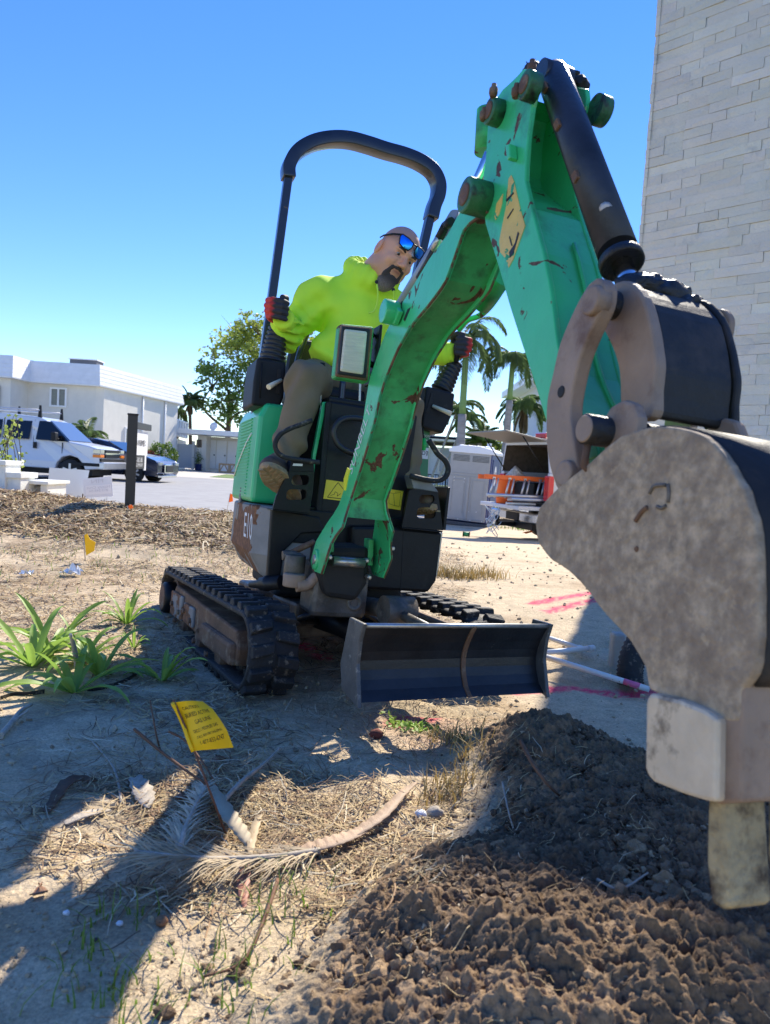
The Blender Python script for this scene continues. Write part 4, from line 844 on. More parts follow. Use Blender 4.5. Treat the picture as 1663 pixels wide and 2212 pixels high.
# small things on the sand
sp = thing('green_wire_spool', G(1007, 1160, -.5), 'spool of green wire lying on the sand', 'spool'); c = G(1007, 1157, -.45); c[2] = float(terr(c[0], c[1]))+.055
axs = np.array([.97, -.25, 0]); b = MB(); b.cyl(c-axs*.055, c+axs*.055, .045, 20); b.build('wire', mat('green_wire', (.04, .30, .10), .5, bump=.6, bs=200), sp); b = MB()
for s in (-1, 1): b.cyl(c+axs*s*.056, c+axs*s*.066, .062, 22)
b.build('flange', M['black'], sp)
rl_ = thing('wire_reel', G(1014, 1094, -.7), 'small reddish reel standing on the street beyond the toilet', 'reel'); c = PY(1014-57, 1093, 23.5); b = MB(); b.lathe((c[0], 23.5, c[2]), (.2, -1, 0), [(0, .14), (.02, .14), (.02, .06), (.10, .06), (.10, .14), (.12, .14)], 22); b.build('flanges', mat('reel_red', (.35, .16, .12), .6), rl_); b = MB(); b.lathe((c[0], 23.5, c[2]), (.2, -1, 0), [(-.004, .05), (.0, .05)], 14); b.build('hub', M['alu'], rl_)
# ================= mini excavator =================
ex = thing('mini_excavator', (-.33, 3.34, -.05), 'worn green and black mini excavator with roll bar, dozer blade and raised digging arm', 'excavator')
def box_part(fr, a, b, c, name, m, bev=.006, par=None):
    q = MB(); q.fbox(fr, a, b, c); o = q.build(name, m, ex, bevel=bev)
    if par is not None: o.parent = par
    return o
def sub(o, par): o.parent = par; return o
def build(mb, name, m, bev=0, par=None, **k):
    o = mb.build(name, m, ex, bevel=bev, **k)
    if par is not None: o.parent = par
    return o
UV = lambda pts, c: [U.onv(x, y, c) for x, y in pts]      # pixels -> (u,w) on plane v=c
UU = lambda pts, c: [U.onu(x, y, c) for x, y in pts]      # pixels -> (v,w) on plane u=c
def plate_v(pts, v0, v1, name, m, bev=.004, par=None, vref=None):   # plate facing the viewer
    pr = UV(pts, vref if vref is not None else v1); b = MB(); b.prism(pr, lambda a, c, d: U.P(a, d, c), v0, v1); return build(b, name, m, bev, par)
def plate_u(pts, u0, u1, name, m, bev=.004, par=None, uref=None):   # plate in the plane of the arm
    pr = UU(pts, u0 if uref is None else uref); b = MB(); b.prism(pr, lambda a, c, d: U.P(d, a, c), u0, u1); return build(b, name, m, bev, par)

# ---- undercarriage ----
TH, TL, TW, TO_ = .33, 1.70, .18, 1.10
def stad(t, off=0):   # point and outward normal on the track loop, t in [0,1)
    r = TH/2; s = TL/2-r; per = 4*s+2*math.pi*r; d = (t % 1)*per
    if d < 2*s: return (-s+d, r+r+off, 0, 1)
    d -= 2*s
    if d < math.pi*r: a = math.pi/2-d/r; return (s+(r+off)*math.cos(a), r+(r+off)*math.sin(a), math.cos(a), math.sin(a))
    d -= math.pi*r
    if d < 2*s: return (s-d, -off, 0, -1)
    d -= 2*s; a = -math.pi/2-d/r; return (-s+(r+off)*math.cos(a), r+(r+off)*math.sin(a), math.cos(a), math.sin(a))
def make_track(u0):
    # rubber belt with raised lugs, one continuous tread
    b = MB(); n = 160; rings = []
    for i in range(n):
        t = i/n; ring = []
        for (du, of) in ((0, -.024), (0, -.006), (.012, 0), (TW-.012, 0), (TW, -.006), (TW, -.024)):
            v_, w_, nv_, nw_ = stad(t, of-.022); ring.append(T.P(u0+du, v_, w_))
        rings.append(ring)
    rings.append(rings[0]); b.loft(rings, False, None, True)
    NP = 40
    for i in range(NP):
        for side in (0, 1):
            t0 = (i+.5*side)/NP; vs = []
            for lvl, sc in ((-.024, 1.0), (0.0, .72)):
                for (du, dt) in (((.004, -.26), (.084, -.40), (.084, .10), (.004, .34)) if side == 0 else ((.096, -.40), (.176, -.26), (.176, .34), (.096, .10))):
                    cu = .044 if side == 0 else .136; uu = cu+(du-cu)*(sc*.12+.88); v_, w_, _, _ = stad(t0+dt*sc/NP, lvl); vs.append(T.P(u0+uu, v_, w_))
            b.add(vs, [(4, 5, 6, 7), (0, 1, 5, 4), (1, 2, 6, 5), (2, 3, 7, 6), (3, 0, 4, 7)], None, False)
    for i in range(NP):   # inner guide lugs
        v_, w_, nv_, nw_ = stad((i+.25)/NP, -.055); 
        tv, tw = nw_, -nv_
        b.box(T.P(u0+TW/2, v_, w_), (.022, .016, .016), (T.u, T.v*tv+T.w*tw, T.v*nv_+T.w*nw_))
    tr = build(b, 'track', M['rubber'], .0035, bsegs=1)
    s = -1 if u0 < 0 else 1; uo = u0 if s < 0 else u0+TW      # outer side
    f = lambda a: (min(uo-s*a[0], uo-s*a[1]), max(uo-s*a[0], uo-s*a[1]))
    fb = MB(); prof = [(.60, .085), (.62, .15), (.58, .215), (-.52, .25), (-.58, .20), (-.60, .12), (-.50, .10), (.40, .085)]
    fb.prism(prof, lambda v_, w_, d: T.P(d, v_, w_), *f((.02, .15))); fr_ = build(fb, 'track_frame', M['rusty'], .010)
    fb = MB(); fb.fbox(T, f((.006, .022)), (-.56, -.30), (.10, .22)); fb2 = build(fb, 'bolted_plate', M['cw'], .008, fr_)
    fb = MB(); fb.fbox(T, f((.006, .022)), (-.26, -.06), (.11, .20)); build(fb, 'bolted_plate', M['cw'], .008, fr_)
    fb = MB(); fb.fbox(T, f((-.004, .06)), (.12, .60), (.085, .17)); build(fb, 'tensioner_cover', M['rusty'], .016, fr_)
    for v_, w_ in ((-.50, .16), (-.34, .14), (-.22, .165), (-.09, .14), (.02, .07), (-.40, .09), (.25, .06)):
        fb = MB(); fb.lathe(T.P(uo+s*.006, v_, w_), T.u*(-s), [(0, .010), (0, .013), (.014, .013)], 6, None, False); build(fb, 'bolt', M['rusty'], .002, fr_)
    for v_ in (-.35, 0, .35):
        fb = MB(); fb.cyl(T.P(u0+.02, v_, .075), T.P(u0+.16, v_, .075), .050, 22); build(fb, 'track_roller', M['rusty'], .006)
    fb = MB(); fb.cyl(T.P(u0+.06, TL/2-.165, .165), T.P(u0+.12, TL/2-.165, .165), .112, 30); build(fb, 'idler_wheel', M['grease'], .01)
    fb = MB(); fb.cyl(T.P(u0+.05, -TL/2+.165, .165), T.P(u0+.13, -TL/2+.165, .165), .10, 28)
    for k in range(12):
        a = 2*math.pi*k/12; fb.box(T.P(u0+.09, -TL/2+.165+.108*math.cos(a), .165+.108*math.sin(a)), (.02, .014, .014), (T.u, T.v*math.cos(a)+T.w*math.sin(a), -T.v*math.sin(a)+T.w*math.cos(a)))
    sp_ = build(fb, 'drive_sprocket', M['rusty'], .004)
    fb = MB(); fb.lathe(T.P(uo+s*.012, -TL/2+.165, .165), T.u*(-s), [(0, .05), (.0, .074), (.012, .082), (.10, .082)], 30); h = build(fb, 'drive_hub', M['black'], 0, sp_)
    fb = MB(); fb.lathe(T.P(uo+s*.016, -TL/2+.165, .165), T.u*(-s), [(0, .066), (.006, .068)], 30); build(fb, 'hub_cap', M['rusty'], .002, sp_)
make_track(-TO_/2); make_track(TO_/2-TW)
b = MB(); b.fbox(T, (-.40, .40), (-.30, .34), (.14, .24)); b.fbox(T, (-.24, .24), (-.42, .42), (.20, .30)); build(b, 'undercarriage_frame', M['grease'], .015)
b = MB(); b.lathe(T.P(0, 0, .28), T.w, [(0, .27), (.04, .27), (.05, .24), (.10, .24)], 40); build(b, 'slew_ring', M['grease'])
for s in (-1, 1):
    b = MB(); b.tube([T.P(s*.12, .25, .22), T.P(s*.12, .7, .24), T.P(s*.16, 1.22, .25)], [.04, .045, .035], 8); build(b, 'blade_arm', M['black'])
b = MB(); b.cyl(T.P(0, .35, .30), T.P(0, .80, .33), .036); b.cyl(T.P(0, .80, .33), T.P(0, 1.16, .30), .018); b.lathe(T.P(-.06, .84, .335), T.u, [(0, .055), (.12, .055)], 20); build(b, 'blade_cylinder', M['grease'])
# dozer blade
bv, bw, bh, bW = 1.275, .125, .225, .70
prof = []
for k in range(9):
    t = k/8; prof.append((bv-.050*math.sin(math.pi*min(1, t*.95+.05))+(.012 if k == 0 else 0), bw+bh*t))
back = [(p[0]-.012, p[1]) for p in reversed(prof)]
b = MB(); b.prism(prof+back, lambda v_, w_, d: T.P(d, v_, w_), -bW/2, bW/2); bl_ = build(b, 'dozer_blade', mat('blade_steel', (.022, .022, .025), .36, var=.4, vs=9, bump=.15, bs=60, chips=((.18, .17, .16), 15, .72, 3.0), metal=.3), 0, sub=0)
b = MB(); b.tube([T.P(-bW/2, prof[-1][0]-.004, bw+bh+.002), T.P(bW/2, prof[-1][0]-.004, bw+bh+.002)], .008, 8); build(b, 'blade_top_rail', M['steel'], 0, bl_)
for s in (-1, 1):
    pr = [(bv+.022, bw-.012), (bv-.10, bw+.015), (bv-.125, bw+.09), (bv-.085, bw+bh+.014), (bv+.012, bw+bh+.010), (bv-.006, bw+bh*.8), (bv-.012, bw+bh*.5)]
    b = MB(); b.prism(pr, lambda v_, w_, d: T.P(d, v_, w_), s*(bW/2-.001), s*(bW/2+.013)); build(b, 'blade_end_plate', mat('end_plate_steel', (.10, .10, .10), .5, metal=.3, var=.3, vs=14, bump=.2, bs=50, dirt=((.3, .28, .25), 30, .6, .7)), .003, bl_)
b = MB(); pr2 = [(v_+.006, w_) for v_, w_ in prof]; pr2 += [(v_-.004, w_) for v_, w_ in reversed(prof)]; b.prism(pr2, lambda v_, w_, d: T.P(d, v_, w_), .035, .052); build(b, 'blade_centre_strip', M['rusty'], .002, bl_)

# ---- upper body ----
b = MB()
def plan(k, dv=0): return [(-.332*k, .485), (-.388*k, .40), (-.388*k, -.18), (-.30*k, -.46), (.30*k, -.46), (.388*k, -.18), (.388*k, .40), (.332*k, .485)]
rings = []
for w_, k in ((.385, .78), (.40, .86), (.47, .97), (.49, 1), (.675, 1), (.685, .985)): rings.append([U.P(a, c, w_) for a, c in plan(k)])
b.loft(rings, True, None, False); cwo = build(b, 'counterweight', M['cw'], .014)
b = MB()
def sidefn(x, y): return U.P(-.3905, .12-x*-1.0, .60+y)
put_text(b, 'E10', .15, lambda x, y: U.P(-.3895, .285+y*-.30+x*.0+(x)*1.0, .585+y)); build(b, 'model_lettering', M['whitesign'], 0, cwo)
plate_v([(587, 1098), (690, 1117), (702, 1150), (652, 1153), (614, 1190), (605, 1250), (576, 1248)], .47, .502, 'front_skirt', M['black'], .006)
b = MB(); b.fbox(U, (-.325, .33), (.46, .4915), (.55, .687)); build(b, 'front_plate', M['black'], .004)
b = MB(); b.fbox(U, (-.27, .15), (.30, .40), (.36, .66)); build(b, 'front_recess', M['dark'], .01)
pr = UV([(833, 1137), (956, 1150), (943, 1255), (926, 1280), (800, 1273), (760, 1270), (760, 1137)], .545)
b = MB(); b.prism(pr, lambda a, c, d: U.P(a, d, c), .33, .545); sb = build(b, 'side_box', M['black'], .012)
b = MB(); q = UV([(872, 1140), (872.8, 1140), (866, 1277), (865, 1277)], .5465); b.prism(q, lambda a, c, d: U.P(a, d, c), .545, .547); build(b, 'panel_seam', M['ink'], 0, sb)
for px, py in ((836, 1164), (831, 1202), (849, 1185)):
    b = MB(); a, c = U.onv(px, py, .548); b.lathe(U.P(a, .54, c), U.v, [(0, .009), (.01, .009), (.012, .006)], 12); build(b, 'bolt', M['steel'], 0, sb)
for px, py in ((832, 1173), (828, 1184)):
    plate_v([(px-8, py-4), (px+8, py-3), (px+7, py+4), (px-9, py+3)], .545, .5465, 'data_label', M['whitesign'] if py > 1180 else M['blackpl'], 0, sb)
b = MB(); q = UV([(946, 1150), (957, 1150), (945, 1243), (934, 1255)], .50); b.prism(q, lambda a, c, d: U.P(a, d, c), .38, .50); build(b, 'corner_strip', M['steel'], .004)
# centre column
pcol = [(712, 865), (903, 897), (868, 1142), (689, 1116)]
pr = UV(pcol, .455); b = MB(); b.prism(pr, lambda a, c, d: U.P(a, d, c), .30, .455); col_ = build(b, 'front_column', M['black'], .010)
plate_v([(705, 868), (716, 868), (694, 1115), (683, 1113)], .44, .463, 'column_flange', M['blackpl'], .003, col_)
plate_v([(697, 868), (706, 868), (683, 985), (670, 1106), (664, 1106), (676, 980)], .40, .43, 'green_trim', M['greencov'], .003)
b = MB(); b.fbox(U, (-.14, .25), (.22, .44), (1.128, 1.160)); build(b, 'column_top', M['blackpl'], .012, col_)
# stickers with their pictograms
def sticker(c4, v_, name, par, m=None): return plate_v(c4, v_, v_+.0015, name, m or M['yellow'], 0, par)
s1 = sticker([(705, 1036), (752, 1043), (746, 1083), (698, 1077)], .4565, 'warning_sticker', col_)
def line_v(pts, r, v_, name, m, par, closed=False):
    P = [U.P(a, v_, c) for a, c in UV(pts, v_)]; P = P+[P[0]] if closed else P; b = MB()
    for i in range(len(P)-1): b.tube([P[i], P[i+1]], r, 5)
    return build(b, name, m, 0, par)
line_v([(730, 1042), (707, 1074), (760, 1080)], .0016, .4575, 'warning_triangle', M['ink'], s1, True)
line_v([(714, 1070), (722, 1068), (724, 1062), (730, 1066), (728, 1072), (736, 1066)], .0012, .4575, 'pictogram', M['ink'], s1)
s2 = sticker([(838, 1056), (871, 1061), (865, 1102), (826, 1096)], .4565, 'manual_sticker', col_)
line_v([(840, 1064), (850, 1066), (852, 1092), (840, 1088)], .001, .4575, 'book_pictogram', M['ink'], s2, True)
line_v([(850, 1066), (866, 1064), (862, 1094), (852, 1092)], .001, .4575, 'book_pictogram', M['ink'], s2, True)
line_v([(853, 1063), (869, 1062), (865, 1096)], .001, .4575, 'book_pictogram', M['ink'], s2)
# green engine cover with louvres on the left, black one on the right
b = MB(); b.prism([(-.385, .69), (-.385, 1.06), (-.36, 1.12), (-.27, 1.12), (-.245, 1.06), (-.245, .69)], lambda a, c, d: U.P(a, d, c), -.33, .24); gc = build(b, 'engine_cover', M['greencov'], .02, bsegs=3)
b = MB()
for k in range(24): b.fbox(U, (-.3905, -.380), (-.22+.02*abs(12-k)/12, .10), (.72+.0145*k, .7255+.0145*k))
build(b, 'louvre', M['greencov'], 0, gc)
b = MB(); b.tube([U.P(-.3885, .12, .99), U.P(-.3885, 0, .95), U.P(-.3885, -.15, .88), U.P(-.3885, -.28, .80)], .004, 6); build(b, 'swoosh_decal', M['whitesign'], 0, gc)
b = MB(); b.prism([(.245, .69), (.245, 1.04), (.36, 1.04), (.385, .98), (.385, .69)], lambda a, c, d: U.P(a, d, c), -.33, .10); build(b, 'right_cover', M['greencov'], .02)
b = MB(); b.fbox(U, (-.25, .25), (-.33, .12), (.69, 1.16)); build(b, 'seat_base', M['blackpl'], .03)
b = MB(); b.fbox(U, (-.25, .25), (.12, .44), (.685, .70)); build(b, 'floor_plate', M['black'], .004)
b = MB(); b.fbox(U, (-.22, .26), (-.20, .22), (1.16, 1.24)); st_ = build(b, 'seat', M['blackpl'], .035, bsegs=3)
b = MB(); b.prism([(-.21, 1.22), (.25, 1.22), (.22, 1.52), (-.18, 1.52)], lambda a, c, d: U.P(a, d-.15*(c-1.22), c), -.26, -.19); build(b, 'seat_backrest', M['blackpl'], .03, st_)
b = MB(); b.fbox(U, (.20, .25), (.12, .13), (.9, 1.0)); 
# foot guards
def guard(out, holes, v_, name, par=None, m='black'):
    g = plate_v(out, v_-.035, v_, name, M[m], .003)
    return g
def holed(outer, holes, v0, v1, name, m):   # plate facing the viewer with rounded window cut-outs (bridged rings)
    from mathutils.geometry import tessellate_polygon
    o2 = UV(outer, v1); hs = [UV(h, v1) for h in holes]; loops = [[Vector((a, c, 0)) for a, c in o2]]+[[Vector((a, c, 0)) for a, c in h] for h in hs]
    tris = tessellate_polygon(loops); flat = [p for L in [o2]+hs for p in L]; n = len(flat); b = MB()
    vs = [U.P(a, v1, c) for a, c in flat]+[U.P(a, v0, c) for a, c in flat]; fs = [tuple(t) for t in tris]+[tuple(i+n for i in reversed(t)) for t in tris]; k = 0
    for L in [o2]+hs:
        m_ = len(L); fs += [(k+i, k+(i+1) % m_, n+k+(i+1) % m_, n+k+i) for i in range(m_)]; k += m_
    b.add(vs, fs, None, False); return build(b, name, m, 0)
def rrect(x0, y0, x1, y1, r=8, sk=0): 
    P = []
    for cx_, cy_, a0 in ((x1-r, y0+r, -90), (x1-r, y1-r, 0), (x0+r, y1-r, 90), (x0+r, y0+r, 180)):
        for k in range(4): a = R_(a0+30*k); P.append((cx_+r*math.cos(a)-sk*(cy_+r*math.sin(a)-y0), cy_+r*math.sin(a)))
    return P
gl_ = holed([(624, 1018), (679, 1019), (676, 1060), (668, 1108), (589, 1099), (597, 1071), (610, 1045)], [rrect(631, 1026, 668, 1048, 8, .1), rrect(620, 1057, 663, 1080, 8, .1)], .555, .572, 'foot_guard', M['black'])
plate_v([(631, 990), (678, 995), (679, 1020), (623, 1019)], .40, .57, 'guard_top', M['blackpl'], .004, gl_, .57)
plate_v([(634, 1001), (654, 1002), (653, 1007), (632, 1006)], .57, .574, 'guard_label', M['whitesign'], 0, gl_)
b = MB(); q = UV([(589, 1099), (668, 1108), (666, 1112), (588, 1103)], .57); b.prism(q, lambda a, c, d: U.P(a, d, c), .38, .57); build(b, 'foot_plate', M['black'], .003, gl_)
gr_ = holed([(893, 1056), (930, 1048), (946, 1064), (957, 1146), (868, 1138), (884, 1060)], [rrect(906, 1069, 939, 1088, 8, .05), rrect(901, 1096, 942, 1120, 9, .05)], .555, .572, 'foot_guard', M['black'])
plate_v([(886, 1027), (926, 1034), (948, 1064), (893, 1056)], .50, .574, 'guard_top', mat('grey_guard_top', (.16, .17, .18), .4, metal=.3, var=.3), .004, gr_, .574)  # right guard top is a paler grey than the left one
b = MB(); q = UV([(868, 1138), (957, 1147), (956, 1151), (868, 1142)], .57); b.prism(q, lambda a, c, d: U.P(a, d, c), .38, .57); build(b, 'foot_plate', M['black'], .003, gr_)
b = MB(); b.fbox(U, (.372, .385), (.36, .575), (.66, .84)); build(b, 'guard_side', M['black'], .003, gr_)
# grab handles
def vt(pts, v_, r, name, m, n=6, nn=10, vs=None, par=None):
    P = [U.P(a, (v_ if vs is None else vs[i]), c) for i, (a, c) in enumerate([U.onv(x, y, (v_ if vs is None else vs[j])) for j, (x, y) in enumerate(pts)])]
    b = MB(); S = spline(P, n); b.tube(S, r if not hasattr(r, '__len__') else list(np.interp(np.linspace(0, 1, len(S)), np.linspace(0, 1, len(r)), r)), nn); return build(b, name, m, 0, par)
vt([(674, 908), (648, 918), (624, 927), (604, 940), (594, 960), (601, 979), (620, 989), (650, 994), (690, 999)], .60, .0095, 'grab_handle', M['rubber'])
vt([(926, 951), (936, 966), (946, 981), (962, 996), (968, 1014), (962, 1030), (946, 1038), (920, 1036), (886, 1028)], .60, .0115, 'grab_handle', M['rubber'])
# joystick consoles with bellows
def console(pts, slot, lev, v0, v1, side):
    pr = UV(pts, v1); b = MB(); b.prism(pr, lambda a, c, d: U.P(a, d, c), v0, v1); o = build(b, 'console', M['blackpl'], .012, bsegs=3)
    plate_v(slot, v1, v1+.004, 'lever_slot', M['dark'], .001, o)
    P = [U.P(a, v1+dv_, c) for (a, c), dv_ in zip(UV(lev, v1+.03), (.01, .035, .06))]
    b = MB(); b.tube(P, [.008, .010, .012], 10); build(b, 'lever', M['cream'], .0, o); return o
console([(556, 771), (619, 782), (613, 858), (604, 882), (543, 875), (548, 820)], [(600, 797), (608, 798), (604, 850), (596, 849)], [(609, 820), (592, 829), (577, 838)], -.05, .22, -1)
b = MB(); b.tube([U.P(a, .225, c) for a, c in UV([(566, 783), (561, 860)], .225)], .003, 5); build(b, 'console_ridge', M['blackpl'])
console([(922, 833), (984, 849), (976, 900), (957, 938), (911, 923), (916, 880)], [(932, 848), (940, 850), (928, 892), (920, 890)], [(938, 876), (955, 886), (968, 895)], -.05, .22, 1)
def bellows(p0, p1, v_, r0, r1, n=8, name='joystick_bellows'):
    a0 = np.array(U.P(U.onv(*p0, v_)[0], v_, U.onv(*p0, v_)[1])); a1 = np.array(U.P(U.onv(*p1, v_)[0], v_, U.onv(*p1, v_)[1])); L = np.linalg.norm(a1-a0); pr = []
    for k in range(n):
        f0 = k/n; rr_ = r0+(r1-r0)*f0; pr += [(L*f0, rr_*.82), (L*(f0+.35/n), rr_*1.06), (L*(f0+.62/n), rr_*1.04)]
    pr.append((L, r1*.8)); b = MB(); b.lathe(a0, a1-a0, pr, 24); return build(b, name, M['boot'])
bellows((587, 784), (600, 706), .12, .058, .036)
bellows((952, 846), (985, 782), .12, .052, .034)
for p0, p1 in (((600, 708), (603, 660)), ((985, 784), (992, 738))):
    b = MB(); b.tube([U.P(*(lambda q: (q[0], .16, q[1]))(U.onv(*p, .16))) for p in (p0, p1)], [.012, .018], 10); build(b, 'joystick', M['blackpl'])
# roll bar
RV = -.05
def rect_tube(pts, wd, dv, name, m, par=None, sm=False, bev=.006):
    C2 = [np.array(U.onv(x, y, RV)) for x, y in pts]; C2 = [np.array([p[0], 0, p[1]]) for p in C2]; C2 = spline(C2, 5) if len(pts) > 2 else C2; rings = []
    for i, p in enumerate(C2):
        t = C2[min(i+1, len(C2)-1)]-C2[max(i-1, 0)]; t /= np.linalg.norm(t); nn_ = np.array([t[2], 0, -t[0]])
        rings.append([U.P(*(lambda q: (q[0], RV+dd, q[2]))(p+nn_*s*wd/2)) for s, dd in ((-1, -dv/2), (1, -dv/2), (1, dv/2), (-1, dv/2))])
    b = MB(); b.loft(rings, True, None, sm); return build(b, name, m, bev, par)
rb_ = rect_tube([(622.5, 387), (623, 360), (640, 331), (672, 311), (712, 302), (752, 303), (792, 313), (832, 326), (872, 337), (906, 351), (933, 371), (946, 398), (945, 424), (936, 448), (930, 474)], .058, .078, 'roll_bar', M['rops'], sm=True, bev=.004)
rect_tube([(622.5, 380), (587, 642), (519, 1124)], .038, .05, 'roll_bar_post', M['rops'], rb_)
rect_tube([(930, 462), (903, 580), (893, 640), (858, 820)], .040, .05, 'roll_bar_post', M['rops'], rb_)
vt([(664, 719), (648, 760), (640, 790)], -.02, .014, 'seat_frame_tube', M['rops'], vs=[-.1, -.1, -.1])
# pedals and levers in front of the seat
vt([(697, 784), (695, 815), (693, 846)], .36, [.011, .012, .010], 'travel_lever_grip', M['blackpl'])
vt([(693, 846), (692, 868), (698, 884), (712, 893)], .36, .005, 'travel_lever', M['cream'])
vt([(741, 822), (737, 868)], .38, .014, 'lamp_post', M['rops'])
vt([(778, 818), (776, 880)], .42, .006, 'hydraulic_pipe', M['steel'])
vt([(786, 905), (752, 903), (731, 912), (721, 934), (728, 957), (745, 972), (770, 982)], .50, .0125, 'hydraulic_hose', M['boot'], vs=[.52, .53, .54, .54, .54, .54, .52])
# fuel pump decal and key tag on the right
fd = plate_v([(905, 920), (929, 924), (924, 1032), (893, 1028)], .14, .16, 'fuel_panel', mat('fuel_panel_green', (.02, .20, .08), .4), .003)
fs_ = plate_v([(908, 966), (926, 968), (924, 992), (906, 990)], .16, .1615, 'fuel_decal', M['whitesign'], 0, fd)
b = MB(); a, c = U.onv(915, 979, .163); put_text(b, 'D', .028, lambda x, y: U.P(a+x, .163, c+y)); b.tube([U.P(a+.012, .163, c+.01), U.P(a+.018, .163, c+.012), U.P(a+.018, .163, c-.01)], .002, 4); build(b, 'fuel_symbol', M['ink'], 0, fs_)
b = MB(); a, c = U.onv(914, 945, .163); put_text(b, 'CAUTION', .016, lambda x, y: U.P(a+x, .163, c+.008+y)); put_text(b, 'DIESEL FUEL', .010, lambda x, y: U.P(a+x, .163, c-.012+y)); build(b, 'fuel_lettering', M['whitesign'], 0, fd)
kt = vt([(915, 947), (914.5, 961), (914, 973)], .27, [.010, .015, .011], 'key_tag', mat('key_tag_green', (.01, .55, .08), .25, trans=.2), par=None)
vt([(913, 925), (914, 938), (915, 948)], .27, .004, 'key_ring', M['blackpl'], par=kt)
pg = plate_v([(893, 1033), (920, 1037), (918, 1062), (893, 1060)], .42, .425, 'paper_notice', M['whitesign'], 0)
b = MB(); a, c = U.onv(905, 1044, .428); put_text(b, 'K0-L', .022, lambda x, y: U.P(a+x, .428, c+y)); put_text(b, '638', .022, lambda x, y: U.P(a+x, .428, c-.022+y)); build(b, 'notice_lettering', M['ink'], 0, pg)
# swing bracket in front of the body
b = MB(); b.fbox(U, (-.205, .015), (.55, .74), (.30, .50)); build(b, 'swing_bracket', M['grease'], .02)
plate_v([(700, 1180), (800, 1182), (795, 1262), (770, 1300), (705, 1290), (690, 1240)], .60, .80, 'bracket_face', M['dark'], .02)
b = MB(); a = U.onv(636, 1224, .66); b.lathe(U.P(a[0], .66, a[1]-.045), U.w, [(0, .04), (.09, .04)], 20); build(b, 'swing_pin_block', M['grease'], .004)
b = MB(); a = U.onv(635, 1256, .70); b.lathe(U.P(a[0]-.0, .70, a[1]-.02), U.w, [(0, .042), (.05, .042)], 22); build(b, 'swing_cylinder_end', M['link'], .006)
vt([(640, 1264), (665, 1262), (684, 1246), (704, 1240)], .72, [.026, .022, .022, .026], 'swing_link', M['link'])
vt([(622, 1198), (650, 1184), (680, 1170)], .62, .012, 'swing_guard_bar', M['rusty'])
vt([(610, 1200), (625, 1200), (650, 1206)], .64, [.018, .022, .02], 'swing_clevis', M['grease'])
vt([(706, 1278), (700, 1300), (735, 1312), (765, 1305)], .66, [.03, .035, .03, .028], 'lower_swing_casting', M['grease'])
b = MB(); a = U.onv(765, 1302, .74); b.lathe(U.P(a[0], .70, a[1]), U.v, [(0, .030), (.05, .030), (.052, .02), (.045, .016)], 20); build(b, 'cylinder_eye', M['grease'])
b = MB(); a = U.onv(753, 1214, .82); b.cyl(U.P(a[0]-.06, .82, a[1]), U.P(a[0]+.06, .82, a[1]), .018, 18); build(b, 'boom_foot_pin', M['steel'])
b = MB(); p0 = np.array(U.P(*(lambda q: (q[0], .45, q[1]))(U.onv(540, 1263, .45)))); p1 = np.array(U.P(*(lambda q: (q[0], .55, q[1]))(U.onv(607, 1258, .55))))
L = np.linalg.norm(p1-p0); b.lathe(p0, p1-p0, [(0, .012), (L*.3, .018), (L*.35, .026), (L*.5, .028), (L*.52, .032), (L*.6, .032), (L*.62, .028), (L, .028)], 18); build(b, 'hose_sleeve', M['boot'])
# clutter of hoses under the boom foot
rnd = np.random.default_rng(6)
for k in range(7):
    x0 = 690+rnd.random()*120; P = [U.P(rnd.uniform(-.25, .1), rnd.uniform(.3, .5), .42), U.P(rnd.uniform(-.2, .1), .55, .34+rnd.random()*.05), U.P(rnd.uniform(-.2, .2), .50+rnd.random()*.1, .26), U.P(rnd.uniform(-.1, .1), .35, .22)]
    b = MB(); b.tube(spline(P, 5), .010+.004*rnd.random(), 8); build(b, 'hydraulic_hose', M['boot'])
# dark engine block seen above the right track
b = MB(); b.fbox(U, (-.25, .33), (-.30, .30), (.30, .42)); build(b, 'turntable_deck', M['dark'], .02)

# ---- boom ----
uL, uR = -.165, -.03
def uy(y, top, bot): return top+(bot-top)*min(1, max(0, (y-1080)/110.))
Lb = [(1012, 430), (990, 462), (966, 506), (930, 553), (900, 603), (880, 636), (862, 662), (846, 690), (827, 730), (812, 775), (797, 819), (789, 869), (783, 912), (763, 984), (747, 1041), (730, 1097), (710, 1127), (697, 1147), (679, 1177), (669, 1217), (675, 1233)]
Lf = [(1050, 455), (1022, 474), (1002, 490), (976, 566), (960, 610), (926, 656), (886, 703), (856, 756), (830, 819), (817, 862), (807, 912), (783, 994), (760, 1064), (745, 1112), (737, 1140), (716, 1165), (700, 1215), (692, 1240)]
def resample(P, n):
    P = [np.array(p, float) for p in P]; d = np.concatenate([[0], np.cumsum([np.linalg.norm(P[i+1]-P[i]) for i in range(len(P)-1)])]); t = np.linspace(0, d[-1], n)
    return np.stack([np.interp(t, d, [p[k] for p in P]) for k in range(len(P[0]))], 1)
NB = 40
LB = resample([np.array([p[0], p[1]]) for p in Lb], NB); LF = resample(Lf, NB)
def prof_pts(PX): return [np.array(U.onu(x, y, uy(y, uL, -.215))) for x, y in PX]
PB, PF = prof_pts(LB), prof_pts(LF); YB = [p[1] for p in LF]
def plate_strip(PA, PC, us0, us1, name, m, par=None, bev=.003, sm=False):
    b = MB(); rings = []
    for i in range(len(PA)): rings.append([U.P(us0[i], *PA[i]), U.P(us0[i], *PC[i]), U.P(us1[i], *PC[i]), U.P(us1[i], *PA[i])])
    b.loft(rings, True, None, sm); return build(b, name, m, bev, par)
uLs = [uy(y, uL, -.215) for y in YB]; uRs = [uy(y, uR, .03) for y in YB]
b = MB()
boom = plate_strip(PB, PF, uLs, [u+.012 for u in uLs], 'boom', M['green'])
